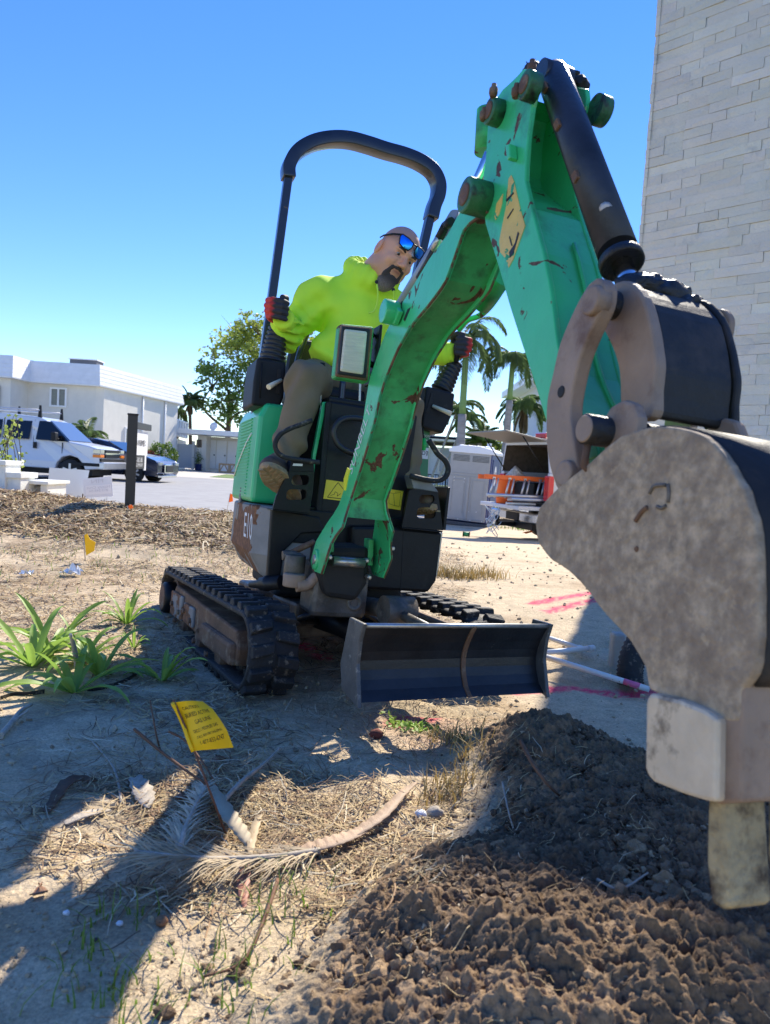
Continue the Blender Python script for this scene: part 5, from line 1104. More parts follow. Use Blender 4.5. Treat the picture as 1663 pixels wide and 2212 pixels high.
plate_strip(PB, PF, [u-.012 for u in uRs], uRs, 'boom_right_plate', M['green'], boom)
nwb = int(NB*.86)
mid = [PF[i]+(PB[i]-PF[i])*.10 for i in range(nwb)]; midb = [PF[i]+(PB[i]-PF[i])*.9 for i in range(nwb)]
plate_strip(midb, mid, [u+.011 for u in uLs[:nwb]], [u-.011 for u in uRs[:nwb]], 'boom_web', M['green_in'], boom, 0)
P = [U.P(uLs[i]+.004, *PF[i]) for i in range(len(PF))]; b = MB(); b.tube(P, .0045, 6); build(b, 'worn_lip', mat('worn_rusty_edge', (.16, .09, .05), .85, var=.5, vs=25, bump=.8, bs=90, dirt=((.03, .30, .12), 14, .52, .56)), 0, boom)
P = [U.P(uRs[i]-.004, *PF[i]) for i in range(len(PF))]; b = MB(); b.tube(P, .0035, 6); build(b, 'worn_lip', mat('worn_edge', (.14, .10, .05), .85, var=.5, vs=25, bump=.8, bs=90, dirt=((.03, .30, .12), 16, .50, .56)), 0, boom)
# foot ears and bosses
for us, s in ((-.222, 1), (.037, -1)):
    a = U.onu(682, 1208, -.215); b = MB(); b.lathe(U.P(us, a[0]+.005, a[1]+.0), U.u*s, [(0, .030), (.002, .038), (.022, .038)], 24); build(b, 'foot_boss', M['green'], 0, boom)
    b = MB(); b.lathe(U.P(us-s*.003, a[0]+.005, a[1]), U.u*s, [(0, .017), (.006, .020)], 20); build(b, 'pin_end', M['steel'], 0, boom)
for px, py, uu in ((697, 1228, -.16), (715, 1205, -.15), (795, 1212, .0), (800, 1248, .02)):
    a = U.onv(px, py, .84); b = MB(); b.lathe(U.P(a[0], .80, a[1]), U.v, [(0, .010), (.03, .010), (.034, .006)], 6, None, False); build(b, 'grease_bolt', M['steel'], .001, boom)
# inner dark lugs of the foot
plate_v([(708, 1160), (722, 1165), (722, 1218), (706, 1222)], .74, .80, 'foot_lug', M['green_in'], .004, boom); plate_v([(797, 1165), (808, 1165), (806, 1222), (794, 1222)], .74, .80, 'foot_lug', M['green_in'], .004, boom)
# cylinder mount on the left plate
a = U.onu(830, 672, -.21); b = MB(); b.lathe(U.P(-.215, a[0], a[1]), U.u, [(0, .020), (0, .036), (.045, .036)], 24); cm = build(b, 'lug_boss', M['green'], .002, boom)
plate_u([(830, 700), (822, 668), (836, 645), (848, 650), (862, 672), (850, 700)], -.185, -.17, 'boom_cylinder_lug', M['green'], .003, boom)
# damage tears: thin dark slits near the lug
for pts in ([(864, 655), (868, 650), (862, 690), (858, 698)], [(880, 668), (886, 664), (874, 694), (871, 690)]): plate_u(pts, uL-.0015, uL+.001, 'tear_mark', M['ink'], 0, boom, uL-.0015)
# lettering along the left plate
def along(px0, py0, px1, py1, up, uoff=-.0012):
    p0 = np.array(U.onu(px0, py0, uL)); p1 = np.array(U.onu(px1, py1, uL)); d = (p1-p0)/np.linalg.norm(p1-p0); n_ = np.array([-d[1], d[0]])*up; L = np.linalg.norm(p1-p0); c = (p0+p1)/2
    return (lambda x, y: U.P(uL+uoff, *(c+d*x+n_*y))), L
fn, L = along(760, 1012, 796, 890, 1)
M['scratchwhite'] = mat('worn_white_lettering', (.70, .72, .68), .5)
b = MB(); put_text(b, 'SUNBELT', .062, fn, 0, 1.0); build(b, 'boom_lettering', M['scratchwhite'], 0, boom)
for pts in ([(742, 1035), (750, 1010), (756, 1015), (752, 1028), (746, 1060), (742, 1058)],): plate_u(pts, uL-.002, uL, 'yellow_remnant', mat('torn_yellow', (.75, .75, .02), .5), 0, boom, uL-.002)
# ---- work lamp ----
lv_ = 1.02
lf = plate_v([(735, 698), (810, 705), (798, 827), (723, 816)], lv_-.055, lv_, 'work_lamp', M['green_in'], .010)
lr = plate_v([(737, 701), (806, 708), (795, 822), (726, 812)], lv_-.01, lv_+.012, 'lamp_rim', M['rusty'], .006, lf)
plate_v([(739, 704), (800, 711), (791, 817), (729, 808)], lv_, lv_+.016, 'lamp_gasket', M['boot'], .004, lr)
plate_v([(744, 709), (795, 715), (786, 810), (734, 802)], lv_+.004, lv_+.021, 'lamp_lens', M['lens'], .008, lf)
b = MB(); p = [U.onv(x, y, lv_-.03) for x, y in ((812, 706), (800, 829), (806, 832), (818, 706))]; b.prism(p, lambda a, c, d: U.P(a, d, c), lv_-.10, lv_+.012); build(b, 'lamp_bracket', M['black'], .003, lf)
for y0 in (728, 790):
    b = MB(); a = U.onv(812, y0, lv_-.02); b.cyl(U.P(a[0]-.005, lv_-.03, a[1]), U.P(uL, lv_-.03, a[1]+.01), .010, 12); build(b, 'bracket_arm', M['black'], 0, lf)
    b = MB(); a = U.onv(806, y0+15, lv_+.01); b.lathe(U.P(a[0]-.02, lv_-.03, a[1]), U.u, [(0, .011), (.03, .011)], 6, None, False); build(b, 'bolt', M['steel'], 0, lf)

# ---- arm ----
aL, aR = -.158, -.022
Ab = [(1130, 148), (1113, 168), (1081, 197), (1060, 232), (1052, 278), (1049, 338), (1043, 383), (1042, 430), (1048, 485), (1064, 537), (1080, 589), (1101, 663), (1120, 722), (1139, 781), (1160, 846), (1178, 908), (1200, 965), (1225, 1010)]
Af = [(1158, 152), (1161, 182), (1149, 230), (1140, 296), (1136, 345), (1134, 389), (1149, 455), (1161, 500), (1173, 544), (1181, 585), (1188, 619), (1196, 680), (1203, 737), (1216, 800), (1240, 860), (1262, 905), (1285, 950), (1295, 985)]
NA = 44; AB = resample(Ab, NA); AF = resample(Af, NA)
pAB = [np.array(U.onu(x, y, aL)) for x, y in AB]; pAF = [np.array(U.onu(x, y, aL)) for x, y in AF]
arm = plate_strip(pAB, pAF, [aL]*NA, [aL+.012]*NA, 'arm', M['green'])
plate_strip(pAB, pAF, [aR-.012]*NA, [aR]*NA, 'arm_right_plate', M['green'], arm)
wb_, wf_ = [], []
for i in range(NA):
    y = AF[i][1]; f_ = .02 if y > 440 else .02+.72*min(1, (440-y)/55.)
    wf_.append(pAF[i]+(pAB[i]-pAF[i])*f_); wb_.append(pAF[i]+(pAB[i]-pAF[i])*.97)
plate_strip(wb_[3:], wf_[3:], [aL+.010]*(NA-3), [aR-.010]*(NA-3), 'arm_web', M['green'], arm, 0)
# weld ridge on the arm web
P = [U.P(-.075, *(pAF[i]+(pAF[i]-pAB[i])*.01)) for i in range(18, NA-4, 2)]; b = MB(); b.tube(P, .0045, 6); build(b, 'weld_ridge', M['green'], 0, arm)
def boss(px, py, uu0, uu1, r, name, par, m='green', pin=True):
    a = U.onu(px, py, uu0); s = 1 if uu1 > uu0 else -1; b = MB(); b.lathe(U.P(uu0, *a), U.u*s, [(0, r*.80), (.001, r*.97), (.004, r), (abs(uu1-uu0), r)], 28); o = build(b, name, M[m], 0, par)
    if pin: b = MB(); b.lathe(U.P(uu0-s*.003, *a), U.u*s, [(0, r*.50), (.001, r*.62), (.006, r*.64)], 24); build(b, 'pin', M['rusty'], 0, par)
    return o
boss(1131, 182, -.188, aL, .030, 'pin_boss', arm, 'greenpin'); boss(1055, 238, -.188, aL, .030, 'pin_boss', arm, 'greenpin'); boss(1003, 420, -.214, aL+.02, .041, 'elbow_boss', arm, 'greenpin')
a = U.onu(1131, 182, -.20); b = MB(); b.lathe(U.P(.004, *a), -U.u, [(0, .02), (.002, .031), (.03, .031)], 26); build(b, 'pin_boss', M['greenpin'], 0, arm)
a = U.onu(1055, 238, -.20); b = MB(); b.lathe(U.P(.002, *a), -U.u, [(0, .02), (.002, .030), (.03, .030)], 26); build(b, 'pin_boss', M['greenpin'], 0, arm)
for px, py, uu, up in ((1066, 196, -.19, .03), (1112, 222, -.19, -.02), (1148, 150, -.17, .02), (1003, 455, -.2, -.02), (1043, 268, -.19, -.015)):
    a = U.onu(px, py, uu); b = MB(); b.lathe(U.P(uu, a[0], a[1]-up/2), U.w, [(0, .007), (.008, .010), (.020, .010), (.024, .006), (.030, .006)], 8); build(b, 'grease_bolt', M['rusty'], 0, arm)
# oily grease lumps round the top pins
for px, py, uu, r in ((1150, 150, -.10, .020), (1246, 188, -.02, .028), (1256, 236, -.01, .020), (1240, 165, -.02, .016)):
    a = U.onu(px, py, uu); cc = np.array([uu, a[0], a[1]]); sd_ = px
    sdf_mesh('grease_lump', lambda X, Y, Z: s_ell(X, Y, Z, cc, (r, r, r*.8))+.008*np.sin(X*190+sd_)*np.cos(Y*170)*np.sin(Z*210), cc-.05, cc+.05, .006, M['red'] if py == 236 else M['dark'], ex, lambda V: np.array([U.P(*q) for q in V])).parent = arm
# welded plate bracket and yellow sticker on the left plate
plate_u([(1107, 318), (1117, 315), (1119, 345), (1112, 352)], aL-.02, aL, 'stop_bracket', M['green'], .003, arm, aL)
def st_u(pts, name, m, off): return plate_u(pts, aL-off, aL, name, m, 0, arm, aL-off)
M['stickeraged'] = mat('aged_yellow_sticker', (.72, .50, .12), .5, chips=((.03, .38, .20), 22, .60, 1.2), var=.1, vs=12)
ys = st_u([(1098, 386), (1104, 378), (1110, 392), (1118, 428), (1127, 464), (1134, 487), (1122, 520), (1108, 560), (1098, 578), (1093, 560), (1080, 545), (1078, 520), (1088, 470), (1094, 440)], 'warning_sticker', M['stickeraged'], .0012)
st_u([(1068, 468), (1072, 440), (1082, 425), (1086, 418), (1084, 440), (1078, 462), (1070, 475)], 'sticker_scrap', M['stickeraged'], .0012)
for pts in ([(1092, 432), (1108, 415), (1109, 418), (1094, 436)], [(1099, 545), (1112, 525), (1118, 500), (1121, 504), (1108, 548), (1101, 556)], [(1101, 510), (1106, 530), (1104, 531), (1099, 512)], [(1095, 470), (1108, 450), (1109, 452), (1096, 473)]): plate_u(pts, aL-.0022, aL-.001, 'sticker_marking', M['ink'], 0, ys, aL-.0022)
# ---- arm cylinder on the back of the boom ----
a0 = U.onu(1051, 239, -.095); a1 = U.onu(985, 455, -.095); a2 = U.onu(880, 615, -.095); a3 = U.onu(838, 670, -.095)
b = MB(); b.cyl(U.P(-.095, *U.onu(1060, 330, -.095)), U.P(-.095, *U.onu(975, 520, -.095)), .016); build(b, 'arm_cylinder_rod', M['chrome'])
b = MB(); b.cyl(U.P(-.095, *U.onu(990, 470, -.095)), U.P(-.095, *U.onu(868, 668, -.095)), .028, 24); ac = build(b, 'arm_cylinder', mat('cylinder_grey', (.28, .28, .30), .4, metal=.3))
b = MB(); b.cyl(U.P(-.095, *a0), U.P(-.095, *U.onu(1046, 330, -.095)), .026); build(b, 'rod_eye', M['green_in'], 0, ac)
P = [U.P(-.14, *U.onu(x, y, -.14)) for x, y in ((975, 478), (962, 488), (950, 512), (938, 540), (925, 565), (905, 600))]
b = MB(); b.tube(P[:2], .012, 8); b.tube(P[1:3], .014, 6); build(b, 'hose_fitting', M['blackpl'], 0, ac); b = MB(); b.tube(P[2:4], .013, 12); build(b, 'hose_ferrule', M['steel'], 0, ac); b = MB(); b.tube(P[3:], .011, 8); build(b, 'hydraulic_hose', M['boot'], 0, ac)
# boom lift cylinder under the elbow (right side) and green pipe
b = MB(); b.cyl(U.P(.01, *U.onu(1085, 600, .01)), U.P(.01, *U.onu(1040, 660, .01)), .026); build(b, 'pipe_block', M['green_in'])
b = MB(); b.tube(spline([U.P(.03, *U.onu(x, y, .03)) for x, y in ((1088, 620), (1060, 660), (1036, 682), (1010, 692), (992, 712))], 5), .009, 8); build(b, 'green_pipe', M['green'])
b = MB(); b.tube(spline([U.P(.0, *U.onu(x, y, .0)) for x, y in ((1225, 520), (1262, 535), (1282, 552), (1290, 570))], 4), .010, 8); build(b, 'hydraulic_hose', M['boot'])

# ---- bucket cylinder ----
cu = -.088
p0 = np.array(U.P(cu, *U.onu(1196, 168, cu))); p1 = np.array(U.P(cu, *U.onu(1340, 560, cu))); p2 = np.array(U.P(cu, *U.onu(1358, 612, cu))); dd = (p1-p0)/np.linalg.norm(p1-p0); L = np.linalg.norm(p1-p0)
b = MB(); b.lathe(p0-dd*.02, dd, [(0, .022), (.006, .032), (.02, .0355), (L, .0365)], 36); bc = build(b, 'bucket_cylinder', M['cylp'])
b = MB(); b.lathe(p1-dd*.002, dd, [(0, .037), (.001, .0400), (.016, .0400), (.018, .036), (.014, .030), (.014, .019)], 36); build(b, 'cylinder_gland', M['greaseblk'], 0, bc)
b = MB(); b.cyl(p1, p2+dd*.05, .0185, 24); build(b, 'cylinder_rod', M['chrome'], 0, bc)
b = MB(); b.lathe(p0-U.u*.035-dd*.0, U.u, [(0, .030), (.07, .030)], 24); build(b, 'cylinder_eye', M['cylp'], 0, bc)
for t, s in ((.1, -1), (.33, -1), (.62, -1)):
    b = MB(); q = p0+dd*L*t; nn = np.cross(dd, U.u); nn /= np.linalg.norm(nn); b.box(q-nn*.040*(1 if nn@U.v < 0 else -1)*0-U.u*.036, (.006, .008, .012), (U.u, nn, dd)); build(b, 'port_lug', M['rusty'], .002, bc)
for t, off in ((.80, .4),):
    q = p0+dd*L*t; pq = U.O
    cc = q-U.u*.022+U.v*.031; b = MB(); b.lathe(cc, -U.u*.6+U.v, [(0, .001), (.001, .012), (.002, .005)], 9); build(b, 'paint_chip', mat('pale_chip', (.55, .50, .45), .8), 0, bc)
# ---- linkage ----
sl = [(1293, 600), (1280, 606), (1266, 620), (1240, 667), (1209, 740), (1193, 807), (1183, 850), (1179, 888), (1179, 955), (1185, 1000), (1193, 1030), (1205, 1058), (1225, 1062), (1240, 1045), (1246, 1019), (1244, 985), (1240, 955), (1233, 915), (1231, 875), (1240, 821), (1253, 771), (1273, 720), (1297, 670), (1304, 640), (1304, 616)]
sl = smooth_poly(sl, 3)
lk = plate_u(sl, -.215, -.188, 'side_link', M['link'], .004)
for px, py, r in ((1273, 648, .024), (1216, 1022, .022)): 
    o = boss(px, py, -.226, -.20, r, 'link_boss', lk, 'link', False)
a = U.onu(1211, 846, -.216); b = MB(); b.lathe(U.P(-.2165, *a), U.u, [(0, .009), (.002, .011)], 18); build(b, 'hole', M['dark'], 0, lk)
a1 = U.onu(1273, 648, -.2); b = MB(); b.cyl(U.P(-.20, *a1), U.P(.06, *a1), .024, 20); build(b, 'link_pin', M['greaseblk'])
slr = plate_u(sl, .04, .055, 'side_link', M['link'], .004, None, -.215)
# H link: two curved plates with a recessed web, its shade put into the colour
hl = [(1318, 618), (1354, 606), (1387, 640), (1405, 700), (1414, 755), (1417, 790), (1412, 840), (1407, 900), (1360, 905), (1340, 875), (1338, 830), (1334, 790), (1320, 747), (1300, 704), (1296, 660)]
hl = smooth_poly([p for i, p in enumerate(hl)], 3)
hk = plate_u(hl, -.150, -.128, 'bucket_link', M['link'], .005)
plate_u(hl, .010, .024, 'bucket_link_plate', M['shell'], .005, hk, -.15)
hw_ = [(1345, 612), (1387, 650), (1403, 705), (1410, 760), (1412, 800), (1407, 850), (1402, 895), (1385, 895), (1392, 840), (1392, 790), (1385, 740), (1370, 690), (1340, 650)]
hw_ = smooth_poly(hw_, 3)
plate_u(hw_, -.129, .006, 'bucket_link_web', M['shell'], .003, hk, -.15)
a1 = U.onu(1375, 640, -.15)
for px, py, uu, r in ((1400, 628, -.06, .034), (1440, 640, -.03, .034), (1478, 665, 0, .030), (1370, 618, -.09, .026)):
    a = U.onu(px, py, uu); cc = np.array([uu, a[0], a[1]])
    sdf_mesh('grease_lump', lambda X, Y, Z: s_ell(X, Y, Z, cc, (r*1.4, r, r*.8))+.006*np.sin(X*160+px)*np.cos(Y*190)*np.sin(Z*180), cc-.05, cc+.05, .006, M['greaseblk'], ex, lambda V: np.array([U.P(*q) for q in V])).parent = hk
# bucket pin with its lock bolt
a = U.onu(1261, 926, -.245); b = MB(); b.lathe(U.P(-.245, *a), U.u, [(0, .020), (.002, .0235), (.30, .0235)], 26); bp = build(b, 'bucket_pin', M['greaseblk'], 0); b = MB(); b.lathe(U.P(-.2465, *a), U.u, [(0, .019), (.002, .021), (.003, .021)], 26); build(b, 'pin_face', M['link'], 0, bp)
b = MB(); b.tube([U.P(-.235, a[0]+.0, a[1]-.02), U.P(-.235, a[0]-.004, a[1]-.055), U.P(-.228, a[0]+.006, a[1]-.065)], .006, 8); build(b, 'lock_bolt', M['rusty'], 0, bp)
# ---- bucket ----
bu = -.235; bu2 = .045
spx = [(1320, 958), (1367, 931), (1417, 921), (1467, 925), (1518, 941), (1558, 978), (1591, 1029), (1618, 1089), (1632, 1150), (1637, 1215), (1639, 1275), (1639, 1340), (1637, 1403), (1626, 1454), (1608, 1478), (1600, 1500), (1596, 1560), (1552, 1552), (1522, 1535), (1467, 1513), (1403, 1490), (1394, 1441), (1360, 1386), (1310, 1331), (1275, 1284), (1233, 1237), (1191, 1208), (1169, 1186), (1159, 1165), (1157, 1131), (1165, 1097), (1203, 1055), (1246, 1022), (1288, 985)]
rn = np.random.default_rng(2)
spx_s = smooth_poly(spx, 2); spj = [(x+rn.normal()*1.0, y+rn.normal()*1.0) for x, y in spx_s]
bk_ = plate_u(spj, bu, bu+.014, 'bucket', M['dirty'], .003)
plate_u(spj, bu2-.014, bu2, 'bucket_side_plate', M['dirty'], .003, bk_, bu)
top = resample(spx[0:15], 26); PT_ = [np.array(U.onu(x, y, bu)) for x, y in top]; cen = np.mean([np.array(U.onu(x, y, bu)) for x, y in spx], 0)
inn = [p+(cen-p)/np.linalg.norm(cen-p)*.012 for p in PT_]
PTo = [p-(cen-p)/np.linalg.norm(cen-p)*.004 for p in PT_]
plate_strip(PTo, inn, [bu+.013]*26, [bu2-.013]*26, 'bucket_shell', M['shell'], bk_, .0, True)
cut = [(1403, 1496), (1394, 1513), (1392, 1658), (1398, 1676), (1411, 1690), (1470, 1714), (1522, 1730), (1546, 1734), (1549, 1552), (1522, 1533), (1467, 1511)]
plate_u(cut, bu-.012, bu+.006, 'side_cutter', M['worn'], .005, bk_, bu-.012)
lp = [(1546, 1470), (1606, 1475), (1604, 1600), (1600, 1734), (1546, 1738), (1549, 1600)]
plate_u(lp, bu+.001, bu2, 'cutting_lip', M['link'], .004, bk_, bu+.001)
tp = [(1527, 1722), (1566, 1726), (1572, 1850), (1580, 1960), (1560, 1968), (1534, 1950), (1524, 1860)]
for k in range(3):
    u0_ = bu+.012+k*.093; plate_u(tp, u0_, u0_+.062, 'tooth', M['tooth'], .006, bk_, bu+.012)
# ears of the bucket that carry the pins
er = [(1310, 990), (1296, 950), (1300, 905), (1318, 878), (1345, 862), (1368, 870), (1378, 900), (1376, 940), (1372, 975)]
for u0_ in (-.205, -.01): plate_u(er, u0_, u0_+.02, 'bucket_ear', M['link'], .006, bk_, -.205)
# weld bead scar on the side plate
vts = [(1374, 1126), (1386, 1108), (1394, 1100), (1400, 1096)]
P = [U.P(bu-.001, *U.onu(x, y, bu)) for x, y in vts]; b = MB(); b.tube(spline(P, 3), .0035, 6); build(b, 'weld_scar', M['rusty'], 0, bk_)
for vts in ([(1404, 1066), (1412, 1052), (1424, 1048), (1440, 1048)], [(1444, 1046), (1446, 1064), (1444, 1086)], [(1420, 1094), (1430, 1098), (1440, 1092)]):
    P = [U.P(bu-.0005, *U.onu(x, y, bu)) for x, y in vts]; b = MB(); b.tube(spline(P, 3), .0028, 6); build(b, 'weld_scar', M['grease'], 0, bk_)
a = U.onu(1375, 1186, bu); b = MB(); b.lathe(U.P(bu-.002, *a), U.u, [(0, .003), (.003, .005)], 10); build(b, 'rivet_mark', M['rusty'], 0, bk_)
# ================= operator =================
pr_ = thing('person', U.P(.05, .0, 1.25), 'seated man in neon yellow hoodie, grey trousers, gloves and work boots, working the joysticks', 'person')
def col_skin(V):
    C = np.tile(np.array([.74, .37, .225]), (len(V), 1)); x, y, z = V.T
    scalp = sstep(.030, .052, z-.25*np.abs(y)*0-.22*(y-.02)*(y > 0)*0-.30*(y+.02)) if False else sstep(.018, .045, z-.32*y)
    C = C*(1-.42*scalp[:, None])+np.array([.17, .13, .115])*(.42*scalp[:, None])
    jaw = sstep(-.02, -.06, z)*sstep(-.08, -.02, y); C = C*(1-.18*jaw[:, None])
    red = np.exp(-((x)**2/.0003+(y-.105)**2/.0008+(z+.012)**2/.0005)); C = C*(1-.3*red[:, None])+np.array([.55, .17, .12])*.3*red[:, None]
    ear = np.exp(-((np.abs(x)-.082)**2/.0002+(y+.012)**2/.0006+(z+.01)**2/.0012)); C = C*(1-.4*ear[:, None])+np.array([.55, .20, .14])*.4*ear[:, None]
    lip = np.exp(-((x/.020)**2)**2-((z+.0505)/.0075)**2)*(y > .07); C = C*(1-.75*lip[:, None])+np.array([.26, .075, .06])*.75*lip[:, None]
    ey = np.exp(-(((np.abs(x)-.032)/.017)**2)**2-((z-.0035)/.006)**2)*(y > .04); C = C*(1-.35*ey[:, None])  # eye socket shading painted into the skin colour
    lid = np.exp(-(((np.abs(x)-.032)/.018)**2)**2-((z-.0235)/.0035)**2)*(y > .04); C = C*(1-.45*lid[:, None])  # eyelid crease drawn as a painted line of shade
    nas = np.exp(-((np.abs(x)-.030-.25*(-.02-z))/.004)**2)*(z < -.005)*(z > -.05)*(y > .05); C = C*(1-.25*nas[:, None])  # cheek fold shade, also put into the vertex colour
    return C
M['skin'] = mat('skin', (1, 1, 1), .48, attr=True, bump=.12, bs=160, subs=.12, bumpd=.002)
M['hoodie'] = mat('neon_hoodie', (.60, .92, .05), .85, var=.04, vs=5, bump=.25, bs=300, bumpd=.002)
M['trouser'] = mat('grey_trousers', (.19, .14, .08), .85, var=.15, vs=6, bump=.25, bs=120, bumpd=.003)
M['bootl'] = mat('brown_boot_leather', (.11, .065, .04), .7, var=.3, vs=20, bump=.3, bs=60)
M['sole'] = mat('tan_boot_sole', (.36, .24, .13), .8, var=.25, vs=30, bump=.6, bs=80)
M['beard'] = mat('grey_black_beard', (.045, .035, .030), .8, var=.9, vs=120, bump=.9, bs=220, bumpd=.004)
# head frame: forward, up, right in excavator coordinates
hf = np.array([.10, .84, -.46]); hf /= np.linalg.norm(hf); up0 = np.array([.34, .10, .95]); up0 = up0-hf*(up0@hf); up0 /= np.linalg.norm(up0); hr = np.cross(hf, up0)
if hr[0] < 0: hr = -hr
HC = np.array([.165, .20, 1.868]); HS = 1.08
HX = lambda V: np.array([U.P(*(HC+HS*(hr*q[0]+hf*q[1]+up0*q[2]))) for q in np.atleast_2d(V)])
def head(X, Y, Z):
    Xa = np.abs(X)
    d = s_ell(X, Y, Z, (0, -.012, .035), (.078, .098, .088))
    d = smin(d, s_ell(X, Y, Z, (0, .022, -.035), (.066, .072, .082)), .03)
    d = smin(d, s_ell(X, Y, Z, (0, .050, -.088), (.042, .040, .030)), .025)          # chin
    d = smin(d, s_ell(Xa, Y, Z, (.052, .005, -.062), (.022, .045, .030)), .03)        # jaw
    d = smin(d, s_ell(Xa, Y, Z, (.040, .066, -.020), (.022, .018, .018)), .02)        # cheek
    d = smin(d, s_cap(Xa, Y, Z, (.006, .088, .034), (.048, .070, .034), .011, .008), .014)   # brow
    d = smax(d, -s_ell(Xa, Y, Z, (.032, .092, .013), (.018, .014, .011)), .010)       # eye socket
    d = smin(d, s_cap(X, Y, Z, (0, .088, .020), (0, .112, -.014), .008, .012), .010)  # nose bridge
    d = smin(d, s_ell(Xa, Y, Z, (.010, .102, -.020), (.009, .010, .008)), .006)
    d = smax(d, -s_ell(Xa, Y, Z, (.006, .106, -.0285), (.0035, .006, .003)), .002)
    d = smin(d, s_ell(X, Y, Z, (0, .088, -.045), (.022, .011, .006)), .005)           # upper lip
    d = smin(d, s_ell(X, Y, Z, (0, .086, -.056), (.020, .011, .007)), .005)
    d = smax(d, -s_ell(X, Y, Z, (0, .100, -.0505), (.024, .008, .0016)), .002)
    d = smin(d, s_cap(Xa, Y, Z, (.020, .080, .026-.002), (.044, .073, .020), .0045), .004)  # upper lid
    d = smin(d, s_cap(Xa, Y, Z, (.020, .080, .003), (.042, .073, .004), .004), .006)   # lower lid bag
    # ears
    e = s_ell(Xa, Y, Z, (.083, -.012, -.008), (.009, .020, .033)); e = smax(e, -s_ell(Xa, Y, Z, (.093, -.008, -.006), (.007, .011, .022)), .004); d = smin(d, e, .006)
    d = smin(d, s_cap(X, Y, Z, (0, -.035, -.05), (0, -.07, -.16), .068, .078), .03)   # neck
    return d
hd_ = sdf_mesh('head', head, (-.11, -.15, -.17), (.11, .14, .14), .0042, M['skin'], pr_, HX, col_skin)
M['eyew'] = mat('eye_white', (.30, .25, .23), .2); M['iris'] = mat('iris', (.03, .02, .015), .15)
for s in (-1, 1):
    b = MB(); c = HX(np.array([[s*.032, .072, .013]]))[0]; dirn = HX(np.array([[s*.032, 1.072, -.30]]))[0]-c; b.lathe(c-dirn/np.linalg.norm(dirn)*0, dirn, [(-.012, .004), (-.008, .009), (0, .0112), (.007, .009), (.0102, .0045), (.0112, .001)], 16); e_ = b.build('eye', M['eyew'], pr_)
    dn = dirn/np.linalg.norm(dirn); b = MB(); b.lathe(c+dn*.0078, dn, [(0, .0070), (.0035, .0052), (.0042, .001)], 14); b.build('iris', M['iris'], e_).parent = e_
def beard(X, Y, Z):
    Xa = np.abs(X)
    d = s_ell(X, Y, Z, (0, .064, -.098), (.040, .038, .044)); d = smin(d, s_ell(X, Y, Z, (0, .060, -.120), (.026, .026, .030)), .02)
    d = smin(d, s_cap(Xa, Y, Z, (.004, .098, -.0345), (.026, .086, -.042), .0065, .006), .008); d = smin(d, s_cap(Xa, Y, Z, (.026, .086, -.042), (.031, .076, -.08), .007, .012), .008)
    m_ = s_ell(X, Y, Z, (0, .100, -.0505), (.018, .014, .0075)); d = smax(d, -m_, .003)
    n = np.sin(X*900+3*np.sin(Z*240))*np.sin(Z*310+X*500)*np.cos(Y*700); return d+.0022*n
def col_beard(V):
    x, y, z = V.T; g = sstep(-.08, -.135, z)*(.5+.5*np.sin(x*1300+z*200)*np.sin(z*900)); return np.ones((len(V), 3))*(1+6.5*g[:, None]*np.array([1, 1.02, 1.08]))
M['beard2'] = mat('beard_hair', (.050, .040, .036), .85, attr=True, bump=.8, bs=240, bumpd=.004)
sdf_mesh('beard', beard, (-.06, .02, -.165), (.06, .12, -.02), .003, M['beard2'], pr_, HX, col_beard)
b = MB()
for s in (-1, 1): b.tube(HX(np.array([[s*.016, .094, .032], [s*.030, .090, .038], [s*.048, .076, .034]])), [.004, .0055, .003], 6)
b.build('eyebrows', M['beard'], pr_)
# sunglasses pushed up on the forehead
gz, gy = .066, .098
gl = []
b = MB(); 
def gp(x, dz, dy=0): z = gz+dz; return HX(np.array([[x, gy-.032*(abs(x)/.07)**2-.30*dz+dy, z]]))[0]
for s in (-1, 1):
    loop = [gp(s*x, dz) for x, dz in ((.010, .014), (.035, .018), (.062, .016), (.066, .004), (.058, -.020), (.036, -.026), (.016, -.020), (.009, -.004))]; b.tube(loop+[loop[0]], .0030, 6)
    b.tube([gp(s*.064, .012), HX(np.array([[s*.080, .030, gz-.005]]))[0], HX(np.array([[s*.084, -.030, gz-.030]]))[0], HX(np.array([[s*.083, -.05, gz-.045]]))[0]], [.0045, .0042, .0035, .003], 6)
b.tube([gp(-.010, .012), gp(.010, .012)], .0035, 6); gls = b.build('sunglasses', M['blackpl'], pr_)
M['mirror'] = mat('blue_mirror_lens', (.02, .22, .75), .04, metal=1.0)
for s in (-1, 1):
    b = MB(); ring = [gp(s*x, dz, .001) for x, dz in ((.010, .014), (.035, .018), (.062, .016), (.066, .004), (.058, -.020), (.036, -.026), (.016, -.020), (.009, -.004))]; cc = gp(s*.037, -.003, .007)
    b.add(ring+[cc], [(i, (i+1) % 8, 8) for i in range(8)], None, True); b.build('lens', M['mirror'], gls).parent = gls
